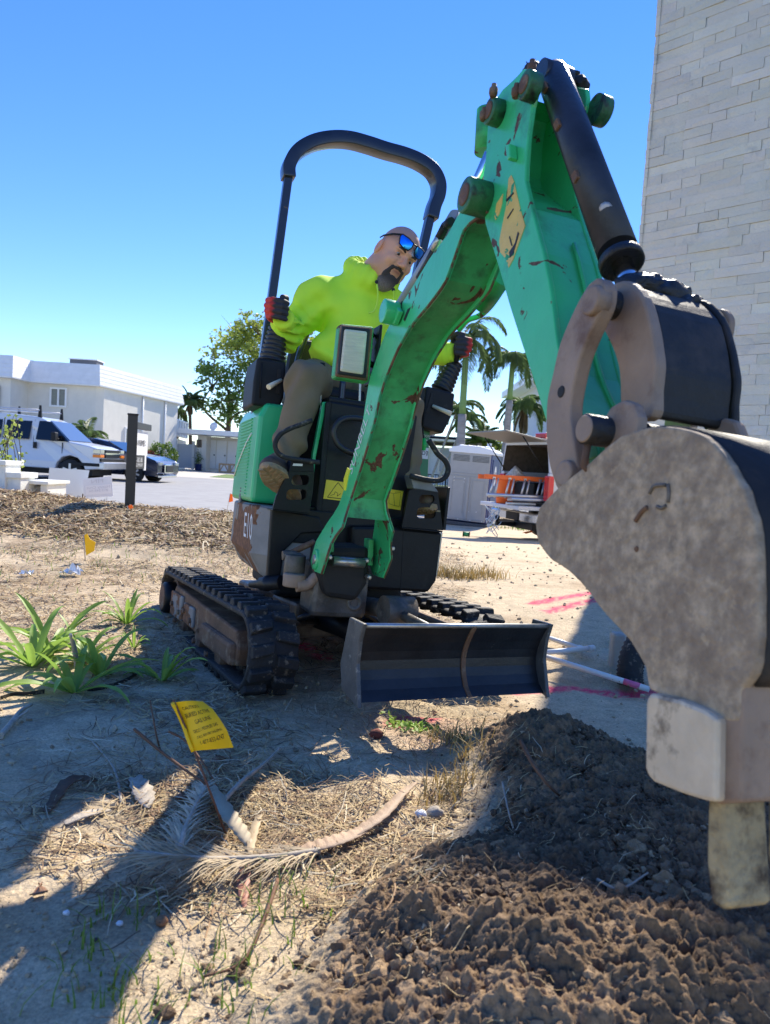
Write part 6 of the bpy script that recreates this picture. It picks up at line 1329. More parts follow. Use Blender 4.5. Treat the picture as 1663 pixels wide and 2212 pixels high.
# hoodie
SHL, ELL, WRL = np.array([-.155, .05, 1.665]), np.array([-.245, -.01, 1.475]), np.array([-.300, .155, 1.490])
SHR, ELR, WRR = np.array([.290, .05, 1.665]), np.array([.415, -.04, 1.50]), np.array([.510, .10, 1.50])
def hoodie(X, Y, Z):
    d = s_cap(X, Y, Z, (.035, .0, 1.40), (.06, .03, 1.56), .150, .142)
    d = smin(d, s_ell(X, Y, Z, (.07, .03, 1.62), (.20, .125, .125)), .06)
    d = smin(d, s_cap(X, Y, Z, (-.085, .03, 1.700), (.07, .04, 1.765), .060, .070), .04); d = smin(d, s_cap(X, Y, Z, (.25, .03, 1.695), (.13, .04, 1.765), .060, .070), .04)
    d = smin(d, s_ell(X, Y, Z, (.0, .07, 1.41), (.150, .115, .10)), .05)             # belly
    d = smin(d, s_cap(X, Y, Z, SHL, ELL, .078, .062), .05); d = smin(d, s_cap(X, Y, Z, ELL, WRL, .070, .054), .025)
    d = smin(d, s_cap(X, Y, Z, SHR, ELR, .092, .072), .05); d = smin(d, s_cap(X, Y, Z, ELR, WRR, .070, .054), .025)
    d = smin(d, s_ell(X, Y, Z, (-.25, .06, 1.455), (.045, .05, .036)), .03)            # sagging sleeve
    # folds
    f = .0085*np.sin((X*.5+Z*1.2+Y*.4)*85+3*np.sin(Y*16+X*9))*np.exp(-((X+.27)**2+(Z-1.47)**2)/.012)
    f = f+.008*np.sin(Z*75+X*30+2*np.sin(X*14))*np.exp(-((Z-1.36)**2)/.003)+.011*np.sin((X-Z)*46+2*np.sin(Y*18))*np.exp(-((X+.14)**2+(Z-1.52)**2)/.012)
    f = f+.004*np.sin((X+Z*.6)*38+Y*20)
    d = d+f*1.5
    # collar opening for the neck
    d = smin(d, s_ell(X, Y, Z, (.095, .085, 1.745), (.115, .110, .060)), .045)
    d = smax(d, -s_ell(X, Y, Z, (.128, .140, 1.80), (.080, .085, .085)), .012)
    # hood gathered behind and round the neck
    x, y, z = X-.105, Y-.070, Z-1.810+.42*(Y-.07)
    q = np.sqrt((np.sqrt(x*x*1.0+y*y*.95)-.098)**2+(z*.8)**2)-(.036+.012*sstep(.0, -.12, y)); q = q+.004*np.sin(np.arctan2(y, x)*16+Z*40)
    d = smin(d, q, .020)
    return d
sdf_mesh('hoodie', hoodie, (-.42, -.2, 1.26), (.62, .28, 1.93), .0085, M['hoodie'], pr_, lambda V: np.array([U.P(*q) for q in V]))
for A, B_ in ((ELL, WRL), (ELR, WRR)):
    b = MB(); d_ = (B_-A)/np.linalg.norm(B_-A); p = B_+d_*.010; P0 = U.P(*(p)); b.lathe(P0, U.P(*(p+d_))-P0, [(0, .052), (.01, .050), (.03, .047), (.045, .046), (.046, .03)], 20); b.build('cuff', M['hoodie'], pr_)
# drawstrings with dark eyelets
def hp(x, y, v_): return U.P(*(lambda q: (q[0], v_, q[1]))(U.onv(x, y, v_)))
b = MB(); b.tube(spline([hp(814, 614, .232), hp(816, 635, .235), hp(813, 660, .225), hp(806, 673, .222), hp(796, 676, .22)], 5), .0042, 6); b.tube(spline([hp(850, 628, .255), hp(851, 645, .24), hp(852, 660, .235)], 5), .0042, 6); b.build('drawstring', mat('drawstring', (.55, .85, .08), .8), pr_)
for (x, y, v_) in ((813, 609, .222), (849, 626, .235)):
    b = MB(); b.lathe(hp(x, y, v_), U.v, [(0, .004), (.0, .008), (.004, .008)], 12); b.build('eyelet', M['ink'], pr_)
# trousers: one piece, folds at knee and ankle
KL, AL = np.array([-.225, .38, 1.215]), np.array([-.300, .44, .845]); KR, AR = np.array([.225, .34, 1.190]), np.array([.262, .40, .88])
def trousers(X, Y, Z):
    d = s_ell(X, Y, Z, (.0, .0, 1.29), (.185, .15, .105))
    d = smin(d, s_cap(X, Y, Z, (-.09, .02, 1.27), KL, .105, .082), .04); d = smin(d, s_cap(X, Y, Z, KL, AL, .080, .058), .02)
    d = smin(d, s_cap(X, Y, Z, (.11, .02, 1.27), KR, .105, .080), .04); d = smin(d, s_cap(X, Y, Z, KR, AR, .078, .056), .02)
    f = .010*np.sin(Z*60+X*40+2*np.sin(X*30+Y*20))*np.exp(-((Z-.90)**2)/.006)+.009*np.sin((X+Y)*50-Z*30)*np.exp(-((Z-1.20)**2)/.008)+.0045*np.sin(X*55+Z*22+3*np.sin(Z*14))
    return d+f
sdf_mesh('trousers', trousers, (-.42, -.2, .76), (.42, .52, 1.42), .009, M['trouser'], pr_, lambda V: np.array([U.P(*q) for q in V]))
# boots with treaded soles
def boot(ank, fwd, nrm, name_s):
    fwd = np.array(fwd, float); fwd /= np.linalg.norm(fwd); n = np.array(nrm, float); n -= fwd*(n@fwd); n /= np.linalg.norm(n); sd = np.cross(fwd, n)      # n = down through the sole
    def f(X, Y, Z):      # local: x side, y forward, z up
        d = s_cap(X, Y, Z, (0, -.03, .11), (0, -.025, .01), .050, .046); d = smin(d, s_cap(X, Y, Z, (0, -.03, -.02), (0, .135, -.035), .046, .043), .03); d = smin(d, s_ell(X, Y, Z, (0, .06, .0), (.044, .09, .045)), .02)
        return smax(d, -(Z+.052), .004)
    org = np.array(ank, float)
    xf = lambda V: np.array([U.P(*(org+sd*q[0]+fwd*q[1]-n*q[2])) for q in V])
    bo = sdf_mesh('boot', f, (-.08, -.10, -.09), (.08, .20, .17), .007, M['bootl'], pr_, xf)
    out = []
    for k in range(36):
        t = 2*math.pi*k/36; y = .055+.135*math.cos(t); w_ = .050-.010*(1 if False else abs(math.cos(t*.5))*0)-.009*math.exp(-((y-.02)/.03)**2); out.append((w_*math.sin(t)*(1.06 if y > .08 else .93), y))
    b = MB(); rings = [[xf([(x*s, .055+(y-.055)*s, z)])[0] for x, y in out] for z, s in ((-.048, .96), (-.050, 1.03), (-.066, 1.04), (-.074, 1.0))]; b.loft(rings, True, None, False); so = b.build('sole', M['sole'], pr_); so.parent = bo
    b = MB()
    for k in range(11):
        y = -.06+.0235*k
        for s in (-1, 1):
            x0, x1 = s*.006, s*(.034-.0035*abs(k-7)); P = [(x0, y), (x1, y+.010), (x1, y+.021), (x0, y+.012)]
            b.loft([[xf([(x, yy, -.073)])[0] for x, yy in P], [xf([(x, yy, -.079)])[0] for x, yy in P]], True, None, False)
    tr = b.build('tread', M['sole'], pr_); tr.parent = so; tr['kind'] = 'stuff'; return bo
boot(AL+np.array([.015, .015, -.045]), (-.62, .55, .42), (.12, .62, -.80), 'l')
boot(AR+np.array([.02, -.02, -.10]), (.22, .85, .15), (0.0, .35, -.94), 'r')
# gloved hands closed round the joystick knobs
M['glove'] = mat('glove_knit_and_rubber', (1, 1, 1), .7, attr=True, bump=.4, bs=200, bumpd=.002)
def glove(c, s, wrist):
    c = np.array(c); wl = (np.array(wrist)-c)
    wl = np.array([wl[0], wl[1], wl[2]])
    F = []
    for i in range(4):
        z = .034-.0225*i; k = (1.0, 1.06, 1.0, .86)[i]; r = (.0125, .013, .0125, .011)[i]
        F.append(([(-.020*s, -.042, z+.002), (-.050*s*k, -.006, z+.004), (-.038*s*k, .036*k, z), (.002*s, .050*k, z-.003), (.026*s, .036, z-.004)], r))
    TH_ = ([(.010*s, -.045, .030), (.030*s, -.018, .050), (.022*s, .020, .056), (.004*s, .040, .050)], .0135)
    def f(X, Y, Z):
        d = s_ell(X, Y, Z, (-.020*s, -.030, .002), (.032, .032, .046))
        d = smin(d, s_cap(X, Y, Z, (-.01*s, -.035, -.004), wl*.92, .034, .036), .02)
        for P, r in F:
            e = None
            for a, b_ in zip(P[:-1], P[1:]): q = s_cap(X, Y, Z, a, b_, r, r*.96); e = q if e is None else np.minimum(e, q)
            d = smin(d, e, .0045)
        e = None
        for a, b_ in zip(TH_[0][:-1], TH_[0][1:]): q = s_cap(X, Y, Z, a, b_, TH_[1]); e = q if e is None else np.minimum(e, q)
        return smin(d, e, .004)
    def colf(V):
        x, y, z = V.T; x = x*s; w_ = sstep(-.022, -.040, x+.25*(y-.03)+.006*np.sin(z*280))*sstep(-.075, -.05, y)
        if s < 0: w_ = sstep(-.010, -.032, x+.006*np.sin(z*280))*sstep(-.075, -.05, y)
        return np.array([.030, .026, .030])*(1-w_[:, None])+np.array([.55, .03, .02])*w_[:, None]
    lo = np.minimum([-.09, -.08, -.08], wl-.06); hi = np.maximum([.09, .09, .10], wl+.06)
    return sdf_mesh('gloved_hand', f, lo, hi, .0042, M['glove'], pr_, lambda V: np.array([U.P(*(c+q)) for q in V]), colf)
gL = U.onv(602, 672, .20); gR = U.onv(991, 750, .18)
glove((gL[0], .20, gL[1]), 1, WRL+np.array([0, .0, 0])); glove((gR[0], .18, gR[1]), -1, WRR)
# ================= foreground: soil, litter, plants, flags =================
def cells(x, y, s, seed=0):
    x = x*s; y = y*s; xi = np.floor(x).astype(np.int64); yi = np.floor(y).astype(np.int64); best = np.full(x.shape, 9.); val = np.zeros(x.shape)
    for dx in (-1, 0, 1):
        for dy in (-1, 0, 1):
            i = xi+dx; j = yi+dy; n = (i*374761393+j*668265263+seed*974634777) & 0x7fffffff; n = ((n ^ (n >> 13))*1274126177) & 0x7fffffff
            a = (n & 1023)/1023.; b_ = ((n >> 10) & 1023)/1023.; c = ((n >> 20) & 255)/255.
            d = np.hypot(i+.15+.7*a-x, j+.15+.7*b_-y); m_ = d < best; best = np.where(m_, d, best); val = np.where(m_, c, val)
    return best, val
def clod(x, y, s, seed, thr=.0):
    d, v = cells(x, y, s, seed); r = .35+.3*v; return np.sqrt(np.clip(1-(d/r)**2, 0, 1))*(v > thr)*(.4+.6*v)/s
hx, hy = np.meshgrid(np.linspace(-.55, 1.75, 620), np.concatenate([np.linspace(.55, 1.3, 280), np.linspace(1.304, 2.6, 300)]), indexing='ij')
pile = dirtpile(hx, hy); amp = sstep(-.02, .05, pile)
wx = hx+.02*fbm(hx, hy, 14, 3, 61); wy = hy+.02*fbm(hx, hy, 14, 3, 62)
dz = .10*clod(wx, wy, 13, 51, .7)+.22*clod(wx, wy, 30, 52, .45)+.5*clod(wx, wy, 70, 53, .3)+.6*clod(wx, wy, 130, 54)+.030*fbm(hx, hy, 10, 7, 63, .64)+.030*(.5-np.abs(fbm(wx, wy, 13, 6, 69, .6)))+.006*fbm(hx, hy, 140, 3, 68)
near_ = sstep(1.25, .85, hy); dz = dz+near_*(.020*ridg(wx, wy, 11, 64)+.16*clod(wx, wy, 18, 65, .5))
hz = terr(hx, hy)*0+terr0(hx, hy)+pile+amp*dz-.03*(1-sstep(-.05, .0, pile))
cc = .5+.5*fbm(hx, hy, 3.5, 4, 71); lump = sstep(.45, .8, cells(wx, wy, 24, 52)[1])
Cd = DARKC*(.62+.55*cc[..., None])*(1+.45*lump[..., None]); tan_ = np.clip(near_*sstep(-.35, .45, fbm(hx, hy, 5, 3, 73))*1.0+.35*sstep(.3, .7, fbm(hx, hy, 9, 3, 75)), 0, 1)
Cd = Cd*(1-.75*tan_[..., None])+np.array([.40, .27, .155])*.75*tan_[..., None]
edge = 1-sstep(.0, .035, pile); Cd = Cd*(1-edge[..., None])+SANDC*.8*edge[..., None]
grid_mesh('dirt_pile', hx, hy, hz, M['sand'], Cd, kind='structure', flip=True)
def topz(x, y):
    t = float(terr(x, y)); p_ = float(dirtpile(x, y)); return max(t, float(terr0(x, y))+p_+(.012 if p_ > .02 else 0))
# loose clods and pebbles
def ico(n=1):
    import bmesh; bm = bmesh.new(); bmesh.ops.create_icosphere(bm, subdivisions=n, radius=1); V = np.array([v.co[:] for v in bm.verts]); F = [tuple(v.index for v in f.verts) for f in bm.faces]; bm.free(); return V, F
IV, IF = ico(2); IV1, IF1 = ico(1)
def topzv(x, y):
    t = terr(x, y); p_ = dirtpile(x, y); return np.maximum(t, terr0(x, y)+p_+np.where(p_ > .02, .012, 0))
def fast_mesh(name, V, F, C, m, smooth=False, label=None):
    me = bpy.data.meshes.new(name); k = F.shape[1]; me.vertices.add(len(V)); me.vertices.foreach_set('co', V.ravel()); me.loops.add(F.size); me.loops.foreach_set('vertex_index', F.ravel().astype(np.int32))
    me.polygons.add(len(F)); me.polygons.foreach_set('loop_start', np.arange(0, F.size, k)); me.polygons.foreach_set('use_smooth', np.full(len(F), smooth))
    ca = me.color_attributes.new('Col', 'FLOAT_COLOR', 'POINT'); ca.data.foreach_set('color', np.hstack([C, np.ones((len(C), 1))]).ravel()); me.update(calc_edges=True); me.materials.append(m)
    o = bpy.data.objects.new(name, me); COL.objects.link(o); return tag(o, label, kind='stuff')
def lumps(name, x, y, r, col, rnd, lift=.25, smooth=False, hi=False):
    V0 = IV if hi else IV1; F0 = np.array(IF if hi else IF1); n = len(x); k = len(V0); V = V0[None]*(1+(.20 if hi else .30)*rnd.normal(size=(n, k, 1)))*np.stack([np.ones(n), .6+.5*rnd.random(n), .55+.45*rnd.random(n)], -1)[:, None]*r[:, None, None]
    a = rnd.random(n)*6.3; c, s = np.cos(a)[:, None], np.sin(a)[:, None]; X = V[..., 0]*c-V[..., 1]*s+x[:, None]; Y = V[..., 0]*s+V[..., 1]*c+y[:, None]; Z = V[..., 2]+(topzv(x, y)+r*lift)[:, None]
    fast_mesh(name, np.stack([X, Y, Z], -1).reshape(-1, 3), (F0[None]+k*np.arange(n)[:, None, None]).reshape(-1, 3), np.repeat(col, k, 0), M['clod'], smooth)
M['clod'] = mat('soil_clod', (1, 1, 1), .95, attr=True, var=.25, vs=60, bump=.9, bs=150, bumpd=.006)
rnd = np.random.default_rng(1); n = 60000; x = rnd.uniform(-.5, 1.6, n); y = .6+1.95*rnd.random(n)**1.25; p_ = dirtpile(x, y); keep = (p_ > -.035) & (rnd.random(n) < .12+p_*5); x, y = x[keep], y[keep]; n = len(x)
near = np.clip((1.35-y)/.45, 0, 1); r = .0022+.0035*rnd.random(n)+.011*rnd.random(n)**6; r = r*(.75+.35*near); t = rnd.random(n); c = np.array([.15, .095, .052])*(.7+.7*t)[:, None]; q = (near*(rnd.random(n) < .45)*.8)[:, None]; c = c*(1-q)+np.array([.42, .29, .17])*q
big = r > .0062; lumps('soil_crumbs', x[~big], y[~big], r[~big], c[~big], rnd); V_ = lumps('soil_clods', x[big], y[big], r[big], c[big], rnd, smooth=False, hi=True)
rnd = np.random.default_rng(2); n = 9000; y = 1.0+9*rnd.random(n)**1.8; x = rnd.uniform(-.75, .62, n)*y*.8; r = (.0014+.006*rnd.random(n)**6*(1+y*.10))*(1+.08*y); lumps('pebbles', x, y, r, SANDC*(.55+.6*rnd.random(n))[:, None], rnd)
rnd = np.random.default_rng(9); n = 900; x = rnd.uniform(-.35, 1.0, n); y = rnd.uniform(.68, 1.35, n); keep = dirtpile(x, y) > .0; x, y = x[keep], y[keep]; n = len(x); r = .006+.013*rnd.random(n)**3; t = rnd.random(n)
lumps('broken_clods', x, y, r, np.array([.36, .24, .13])*(.55+.8*t)[:, None], rnd, lift=.05, hi=True)
# straw litter
M['straw'] = mat('dry_straw', (1, 1, 1), .75, attr=True)
def straw(name, x, y, L, w_, col, lift, rnd):
    n = len(x); k = 4; a = rnd.random(n)*6.3; cur = rnd.normal(size=n)*.9; PX = [x]; PY_ = [y]
    for i in range(k): x = x+np.cos(a)*L/k; y = y+np.sin(a)*L/k; a = a+cur/k; PX.append(x); PY_.append(y)
    X = np.stack(PX, 1); Y = np.stack(PY_, 1); Z = topzv(X, Y); h1 = np.abs(rnd.normal(size=n))*lift; h2 = np.abs(rnd.normal(size=n))*lift; f = np.arange(k+1)/k
    Z = Z+.0015+h1[:, None]*f+h2[:, None]*(1-f)+.25*(lift if np.ndim(lift) == 0 else lift[:, None])*np.sin(np.arange(k+1)*1.7); dx = np.gradient(X, axis=1); dy = np.gradient(Y, axis=1); l = np.hypot(dx, dy)+1e-9; ww = w_[:, None]*(1-.75*np.abs(f-.4))
    A = np.stack([X-dy/l*ww, Y+dx/l*ww, Z], -1); B = np.stack([X+dy/l*ww, Y-dx/l*ww, Z+ww*.5], -1); V = np.stack([A, B], 2).reshape(-1, 3); j = np.arange(k); F = np.stack([2*j, 2*j+1, 2*j+3, 2*j+2], -1)[None]+(2*(k+1)*np.arange(n))[:, None, None]
    fast_mesh(name, V, F.reshape(-1, 4), np.repeat(col, 2*(k+1), 0), M['straw'])
def scol(rnd, n, dark=0):
    t = rnd.random(n)+dark; P_ = np.array([[.50, .36, .17], [.27, .155, .07], [.62, .52, .34], [.13, .08, .04]]); i = np.where(t < .5, 0, np.where(t < .82, 1, np.where(t < .92, 2, 3))); return P_[i]*(.65+.55*rnd.random(n))[:, None]
rnd = np.random.default_rng(3); n = 40000; y = 1.2+6.4*rnd.random(n)**1.2; x = rnd.uniform(-.60, .12, n)*y; m_ = vnoise(x, y, 2.1, 77)+.6*vnoise(x, y, 6.5, 78)+.3*rnd.normal(size=n); keep = (m_ > .42-.57*sstep(2.4, 3.2, y)) | ((y > 5.2) & (m_ > -.3)); x, y = x[keep], y[keep]; n = len(x)
straw('dry_grass_litter', x, y, (.02+.08*rnd.random(n))*(1+.06*y), .0007+.0011*rnd.random(n)+.00022*y, scol(rnd, n, .08), .003+.0012*y, rnd)
n = 1300; u_ = rnd.random(n) < .6; x = np.where(u_, -.20, -.48)+rnd.normal(size=n)*.20; y = np.where(u_, 1.66, 1.85)+rnd.normal(size=n)*.15; straw('straw_tangle', x, y, .04+.09*rnd.random(n), .0008+.0009*rnd.random(n), scol(rnd, n, .05), .011, rnd)
n = 1300; c_ = np.array([(.36, 2.25), (.15, 2.05), (.30, 2.45), (-.02, 2.35), (.30, 1.75)])[rnd.integers(0, 5, n)]; straw('straw_scatter', c_[:, 0]+rnd.normal(size=n)*.13, c_[:, 1]+rnd.normal(size=n)*.10, .02+.06*rnd.random(n), .0007+.0006*rnd.random(n), scol(rnd, n, .05), .010, rnd)
n = 1400; y = .75+.7*rnd.random(n); x = rnd.uniform(-.35, .55, n); straw('soil_fibres', x, y, .015+.05*rnd.random(n)**2, .0004+.0005*rnd.random(n), scol(rnd, n, .1), .012, rnd)
n = 6500; y = rnd.uniform(5.6, 8.2, n); x = rnd.uniform(-.60, -.16, n)*y; straw('rim_mulch', x, y, .06+.2*rnd.random(n)**1.5, .003+.006*rnd.random(n), scol(rnd, n, .08)*(.6+.6*rnd.random(n))[:, None], .02, rnd)
# green blades
def blades(n, gen, name, m, seed, label=None, kind='stuff', cat=None, wid=.003):
    rnd = np.random.default_rng(seed); b = MB()
    for _ in range(n):
        x, y, h = gen(rnd); z = topz(x, y); a = rnd.random()*6.3; ln = h*(.3+.7*rnd.random()); w_ = wid*(.6+.6*rnd.random()); d = np.array([math.cos(a), math.sin(a)]); s = np.array([-d[1], d[0]]); vs = []
        for i in range(4):
            f = i/3; p_ = np.array([x, y])+d*ln*f*f; ww = w_*(1-f)**.7+.0002; zz = z+h*(f-.25*f*f*ln/h); vs += [(*(p_-s*ww), zz), (*(p_+s*ww), zz)]
        b.add(vs, [(2*i, 2*i+1, 2*i+3, 2*i+2) for i in range(3)], None, True)
    return tag(b.build(name, m), label, cat, None, kind)
def tuft(pxs, n, h, spread=.05, z=0):
    pts = [G(x, y, z) for x, y in pxs]
    def g(r): p_ = pts[r.integers(0, len(pts))]; return (p_[0]+r.normal()*spread, p_[1]+r.normal()*spread, h*(.5+.8*r.random()))
    return g
blades(130, tuft([(560, 1990), (640, 1960), (600, 2060), (520, 2080), (420, 2110), (250, 2150), (330, 2180), (180, 2195), (480, 2190), (610, 1900)], 0, .045, .035), 'green_grass', M['grass'], 11, wid=.0018)
blades(60, tuft([(195, 2070), (230, 2130), (300, 1980), (160, 2060), (210, 2000)], 0, .04, .02), 'green_grass', M['grass'], 12, wid=.0018)
M['drygrass'] = leafmat('dry_grass_blades', (.42, .30, .10), .2)
blades(420, tuft([(980, 1270), (1010, 1272), (1045, 1268), (960, 1268)], 0, .10, .09, -.1), 'dry_grass_tuft', M['drygrass'], 13, wid=.004)
blades(700, tuft([(120, 1200), (300, 1185), (440, 1160), (480, 1150), (60, 1250), (350, 1230), (470, 1180), (200, 1140)], 0, .05, .45), 'sparse_green_grass', M['grass'], 14, wid=.003)
blades(300, tuft([(1140, 1128), (1155, 1132), (1120, 1135)], 0, .12, .35, -.6), 'weed_patch', M['grass'], 15, wid=.012)
blades(240, tuft([(1000, 1595), (1015, 1640), (960, 1580), (990, 1690), (960, 1720)], 0, .06, .03), 'dry_grass_tuft', M['drygrass'], 16, wid=.002)
# small weed with round leaves near the blade
wd = MB(); rnd = np.random.default_rng(17)
for px, py in ((870, 1545), (885, 1552), (905, 1550), (922, 1556), (850, 1530)):
    c = G(px, py); q = c+rnd.normal(size=(34, 3))*[.022, .028, .006]; q[:, 2] = [topz(a[0], a[1])+.006+.014*rnd.random() for a in q]; leaf_cloud(wd, q, .010, rnd, .55, 2)
tag(wd.build('green_weed', M['plant']), 'low bright green weed on the sand in front of the blade', 'weed')
# broad strap-leaved plants
def strap_plant(px, py, n, L, seed, label, z=0, lean=None):
    c = G(px, py, z); c[2] = topz(c[0], c[1]); r = thing('strap_leaf_plant', c, label, 'plant', 'strap-leaved plants by the left track'); rnd = np.random.default_rng(seed)
    n = int(n*1.6)
    for i in range(n):
        a = 2*math.pi*i/n*1.0+rnd.normal()*.35; el = 1.15-.85*rnd.random(); l = L*1.0*(.5+.6*rnd.random()); d = np.array([math.cos(a), math.sin(a), 0]); v = d*math.cos(el)+np.array([0, 0, math.sin(el)]); P = [c+d*.01]; K = 12
        dr = .16+.16*rnd.random()
        for k in range(K): P.append(P[-1]+v*l/K); v = v+np.array([0, 0, -dr*(k/K)*1.0]); v /= np.linalg.norm(v)
        side = np.cross(d, [0, 0, 1.]); tw = rnd.normal()*.3; W_ = L*.050*(.8+.5*rnd.random()); vs = []
        for k, p_ in enumerate(P):
            f = k/K; w_ = W_*(math.sin(math.pi*min(1, (.12+f*.88)))**.7)*(1 if f < .97 else .2)+.0006; t = P[min(k+1, K)]-P[max(k-1, 0)]; t /= np.linalg.norm(t); s_ = side*math.cos(tw*f)+np.cross(t, side)*math.sin(tw*f); n_ = np.cross(s_, t); wv = .12*w_*math.sin(k*1.9+i)
            vs += [p_-s_*w_+n_*(.35*w_+wv), p_-s_*w_*.45+n_*.10*w_, p_-n_*.05*w_, p_+s_*w_*.45+n_*.10*w_, p_+s_*w_+n_*(.35*w_-wv)]
        b = MB(); b.add(vs, [(5*k+j, 5*k+j+1, 5*k+j+6, 5*k+j+5) for k in range(K) for j in range(4)], None, True); o = b.build('leaf', M['plant'], r)
SP = [(72, 1425, 9, .30, 'leafmost plant at the far left of the clump, long arching leaves'), (112, 1398, 10, .27, 'upright plant at the back of the clump, left of the pale stem'), (180, 1412, 9, .24, 'plant around the pale dead stem in the middle of the clump'), (160, 1478, 8, .30, 'front plant of the clump with broad leaves sweeping over the sand'), (215, 1440, 8, .26, 'plant in front right of the clump, leaves reaching toward the black strap'), (275, 1335, 9, .22, 'plant behind the clump, close to the rear end of the left track'), (352, 1445, 8, .22, 'separate plant beside the left track with thick upright leaves'), (290, 1380, 5, .12, 'smallest plant between the clump and the track plant')]
for i, (x, y, n, L, lab) in enumerate(SP): strap_plant(x, y, n, L, 30+i, 'green '+lab)
# dead stem, twigs, sticks
M['deadwood'] = mat('dead_wood', (.42, .36, .28), .85, var=.3, vs=40, bump=.4, bs=80); M['twig'] = mat('brown_twig', (.16, .075, .035), .8, var=.3, vs=40)
def stick(pts, r, name, m, label, cat='twig', lift=None, n=7):
    P = []
    for i, q in enumerate(pts):
        x, y = q[0], q[1]; h = q[2] if len(q) > 2 else .006
        p_ = G(x, y, 0); z = topz(p_[0], p_[1])+h; p_ = G(x, y, z); P.append(p_)
    b = MB(); S = spline(P, 6); b.tube(S, list(np.linspace(r, r*.5, len(S))), n); return tag(b.build(name, m), label, cat)
stick([(330, 1790, .0), (345, 1800, .0), (0, 0)][:0] or [(168, 1445, .01), (160, 1400, .10), (152, 1370, .16)], .012, 'dead_stick', M['deadwood'], 'pale dead plant stick standing among the green strap leaves', 'stick')
stick([(0, 1590, .01), (22, 1565, .015), (45, 1535, .02), (68, 1522, .02)], .010, 'driftwood_stick', M['deadwood'], 'grey forked stick lying at the left edge of the sand', 'stick')
stick([(25, 1562, .015), (42, 1548, .02), (60, 1535, .03)], .006, 'driftwood_twig', M['deadwood'], 'short grey twig beside the forked stick at the left edge', 'stick')
stick([(345, 1618, .0), (336, 1580, .05), (324, 1512, .12)], .003, 'upright_twig', M['twig'], 'thin brown twig standing left of the yellow caution flag')
stick([(290, 1575, .08), (350, 1625, .06), (410, 1670, .05), (450, 1700, .04), (540, 1810, .005)], .0045, 'long_twig', M['twig'], 'long red-brown twig running down behind the flag wire')
stick([(365, 1580, .09), (400, 1600, .08), (440, 1650, .06), (470, 1700, .02)], .0035, 'forked_twig', M['twig'], 'red-brown forked twig behind the yellow caution flag')
stick([(262, 1735, .005), (255, 1690, .006), (240, 1650, .006), (198, 1600, .006)], .004, 'dry_stalk', M['deadwood'], 'dry frayed stalk lying on the shaded sand left of centre')
stick([(600, 1900, .02), (565, 2000, .02), (520, 2080, .01), (440, 2110, .01)], .004, 'buried_root', M['twig'], 'dark root half buried in the soil at bottom centre')
stick([(1120, 1590, .03), (1145, 1640, .03), (1180, 1690, .03), (1210, 1720, .0)], .006, 'soil_root', M['twig'], 'thick dark root across the top of the dirt heap', 'root')
stick([(1290, 1900, .02), (1340, 1920, .02), (1400, 1885, .03)], .0028, 'pale_root', M['deadwood'], 'thin pale root on the lower slope of the dirt heap', 'root')
stick([(1330, 1995, .02), (1400, 2005, .02), (1480, 1998, .02), (1510, 2003, .01)], .0028, 'long_pale_root', M['deadwood'], 'long thin pale root near the bottom right of the heap', 'root')
stick([(1085, 1690, .01), (1100, 1760, .015), (1125, 1840, .01)], .0026, 'hanging_root', M['deadwood'], 'thin pale root hanging down the middle of the heap', 'root')
stick([(1010, 1900, .01), (985, 1970, .02), (960, 2010, .02)], .0025, 'curled_root', M['deadwood'], 'short curled pale root on the front heap', 'root')
stick([(1265, 1790, .01), (1272, 1850, .015), (1280, 1905, .01)], .003, 'brown_root', M['twig'], 'brown root running down the right slope of the heap', 'root')
# dry palm fronds
M['deadfrond'] = mat('dry_palm_leaflets', (.44, .33, .19), .7, var=.35, vs=12); M['sheath'] = mat('palm_leaf_sheath', (.36, .24, .15), .65, var=.3, vs=14, bump=.3, bs=60)
def dead_frond(pts, n, L, label, seed, both=True, w_=.0035, m=None, r=.007, lo=.0, hi_=1.0, ang=.55, name='dry_palm_frond'):
    rnd = np.random.default_rng(seed); P = []
    for (x, y, h) in pts: p_ = G(x, y, 0); z = topz(p_[0], p_[1])+h; P.append(G(x, y, z))
    S = spline(P, 10); rt = thing(name, S[0], label, 'palm frond'); b = MB(); b.tube(S, list(np.linspace(r, r*.4, len(S))), 6); b.build('rachis', M['deadwood'], rt); b = MB()
    for i in range(n):
        f = lo+(hi_-lo)*rnd.random(); k = min(len(S)-2, int(f*(len(S)-1))); t = S[k+1]-S[k]; t /= np.linalg.norm(t); sd_ = np.cross(t, [0, 0, 1.]); sd_ /= np.linalg.norm(sd_); s = 1 if (rnd.random() < .5 or not both) else -1
        d = t*math.cos(ang*(.5+rnd.random()))+sd_*s*math.sin(ang*(.5+rnd.random()))+np.array([0, 0, .12*rnd.normal()]); d /= np.linalg.norm(d); l = L*(.5+.6*rnd.random()); q = [S[k]]
        for j in range(4): q.append(q[-1]+d*l/4); d = d+np.array([rnd.normal()*.10, rnd.normal()*.10, -.05]); 
        q = [np.array([a[0], a[1], max(a[2], topz(a[0], a[1])+.002)]) for a in q]; u_ = np.cross(d, [0, 0, 1.]); u_ /= np.linalg.norm(u_)+1e-9; ww = w_*(.6+.7*rnd.random()); vs = []
        for j, a in enumerate(q): e = ww*(1-.8*j/4); vs += [a-u_*e, a+u_*e+[0, 0, e*.6]]
        b.add(vs, [(2*j, 2*j+1, 2*j+3, 2*j+2) for j in range(4)])
    b.build('leaflets', m or M['deadfrond'], rt); return rt
dead_frond([(690, 1838, .012), (600, 1850, .02), (480, 1855, .04), (390, 1850, .06), (290, 1838, .06)], 230, .11, 'long dry palm frond lying across the sand at lower centre, left of the dirt', 41, w_=.0019)
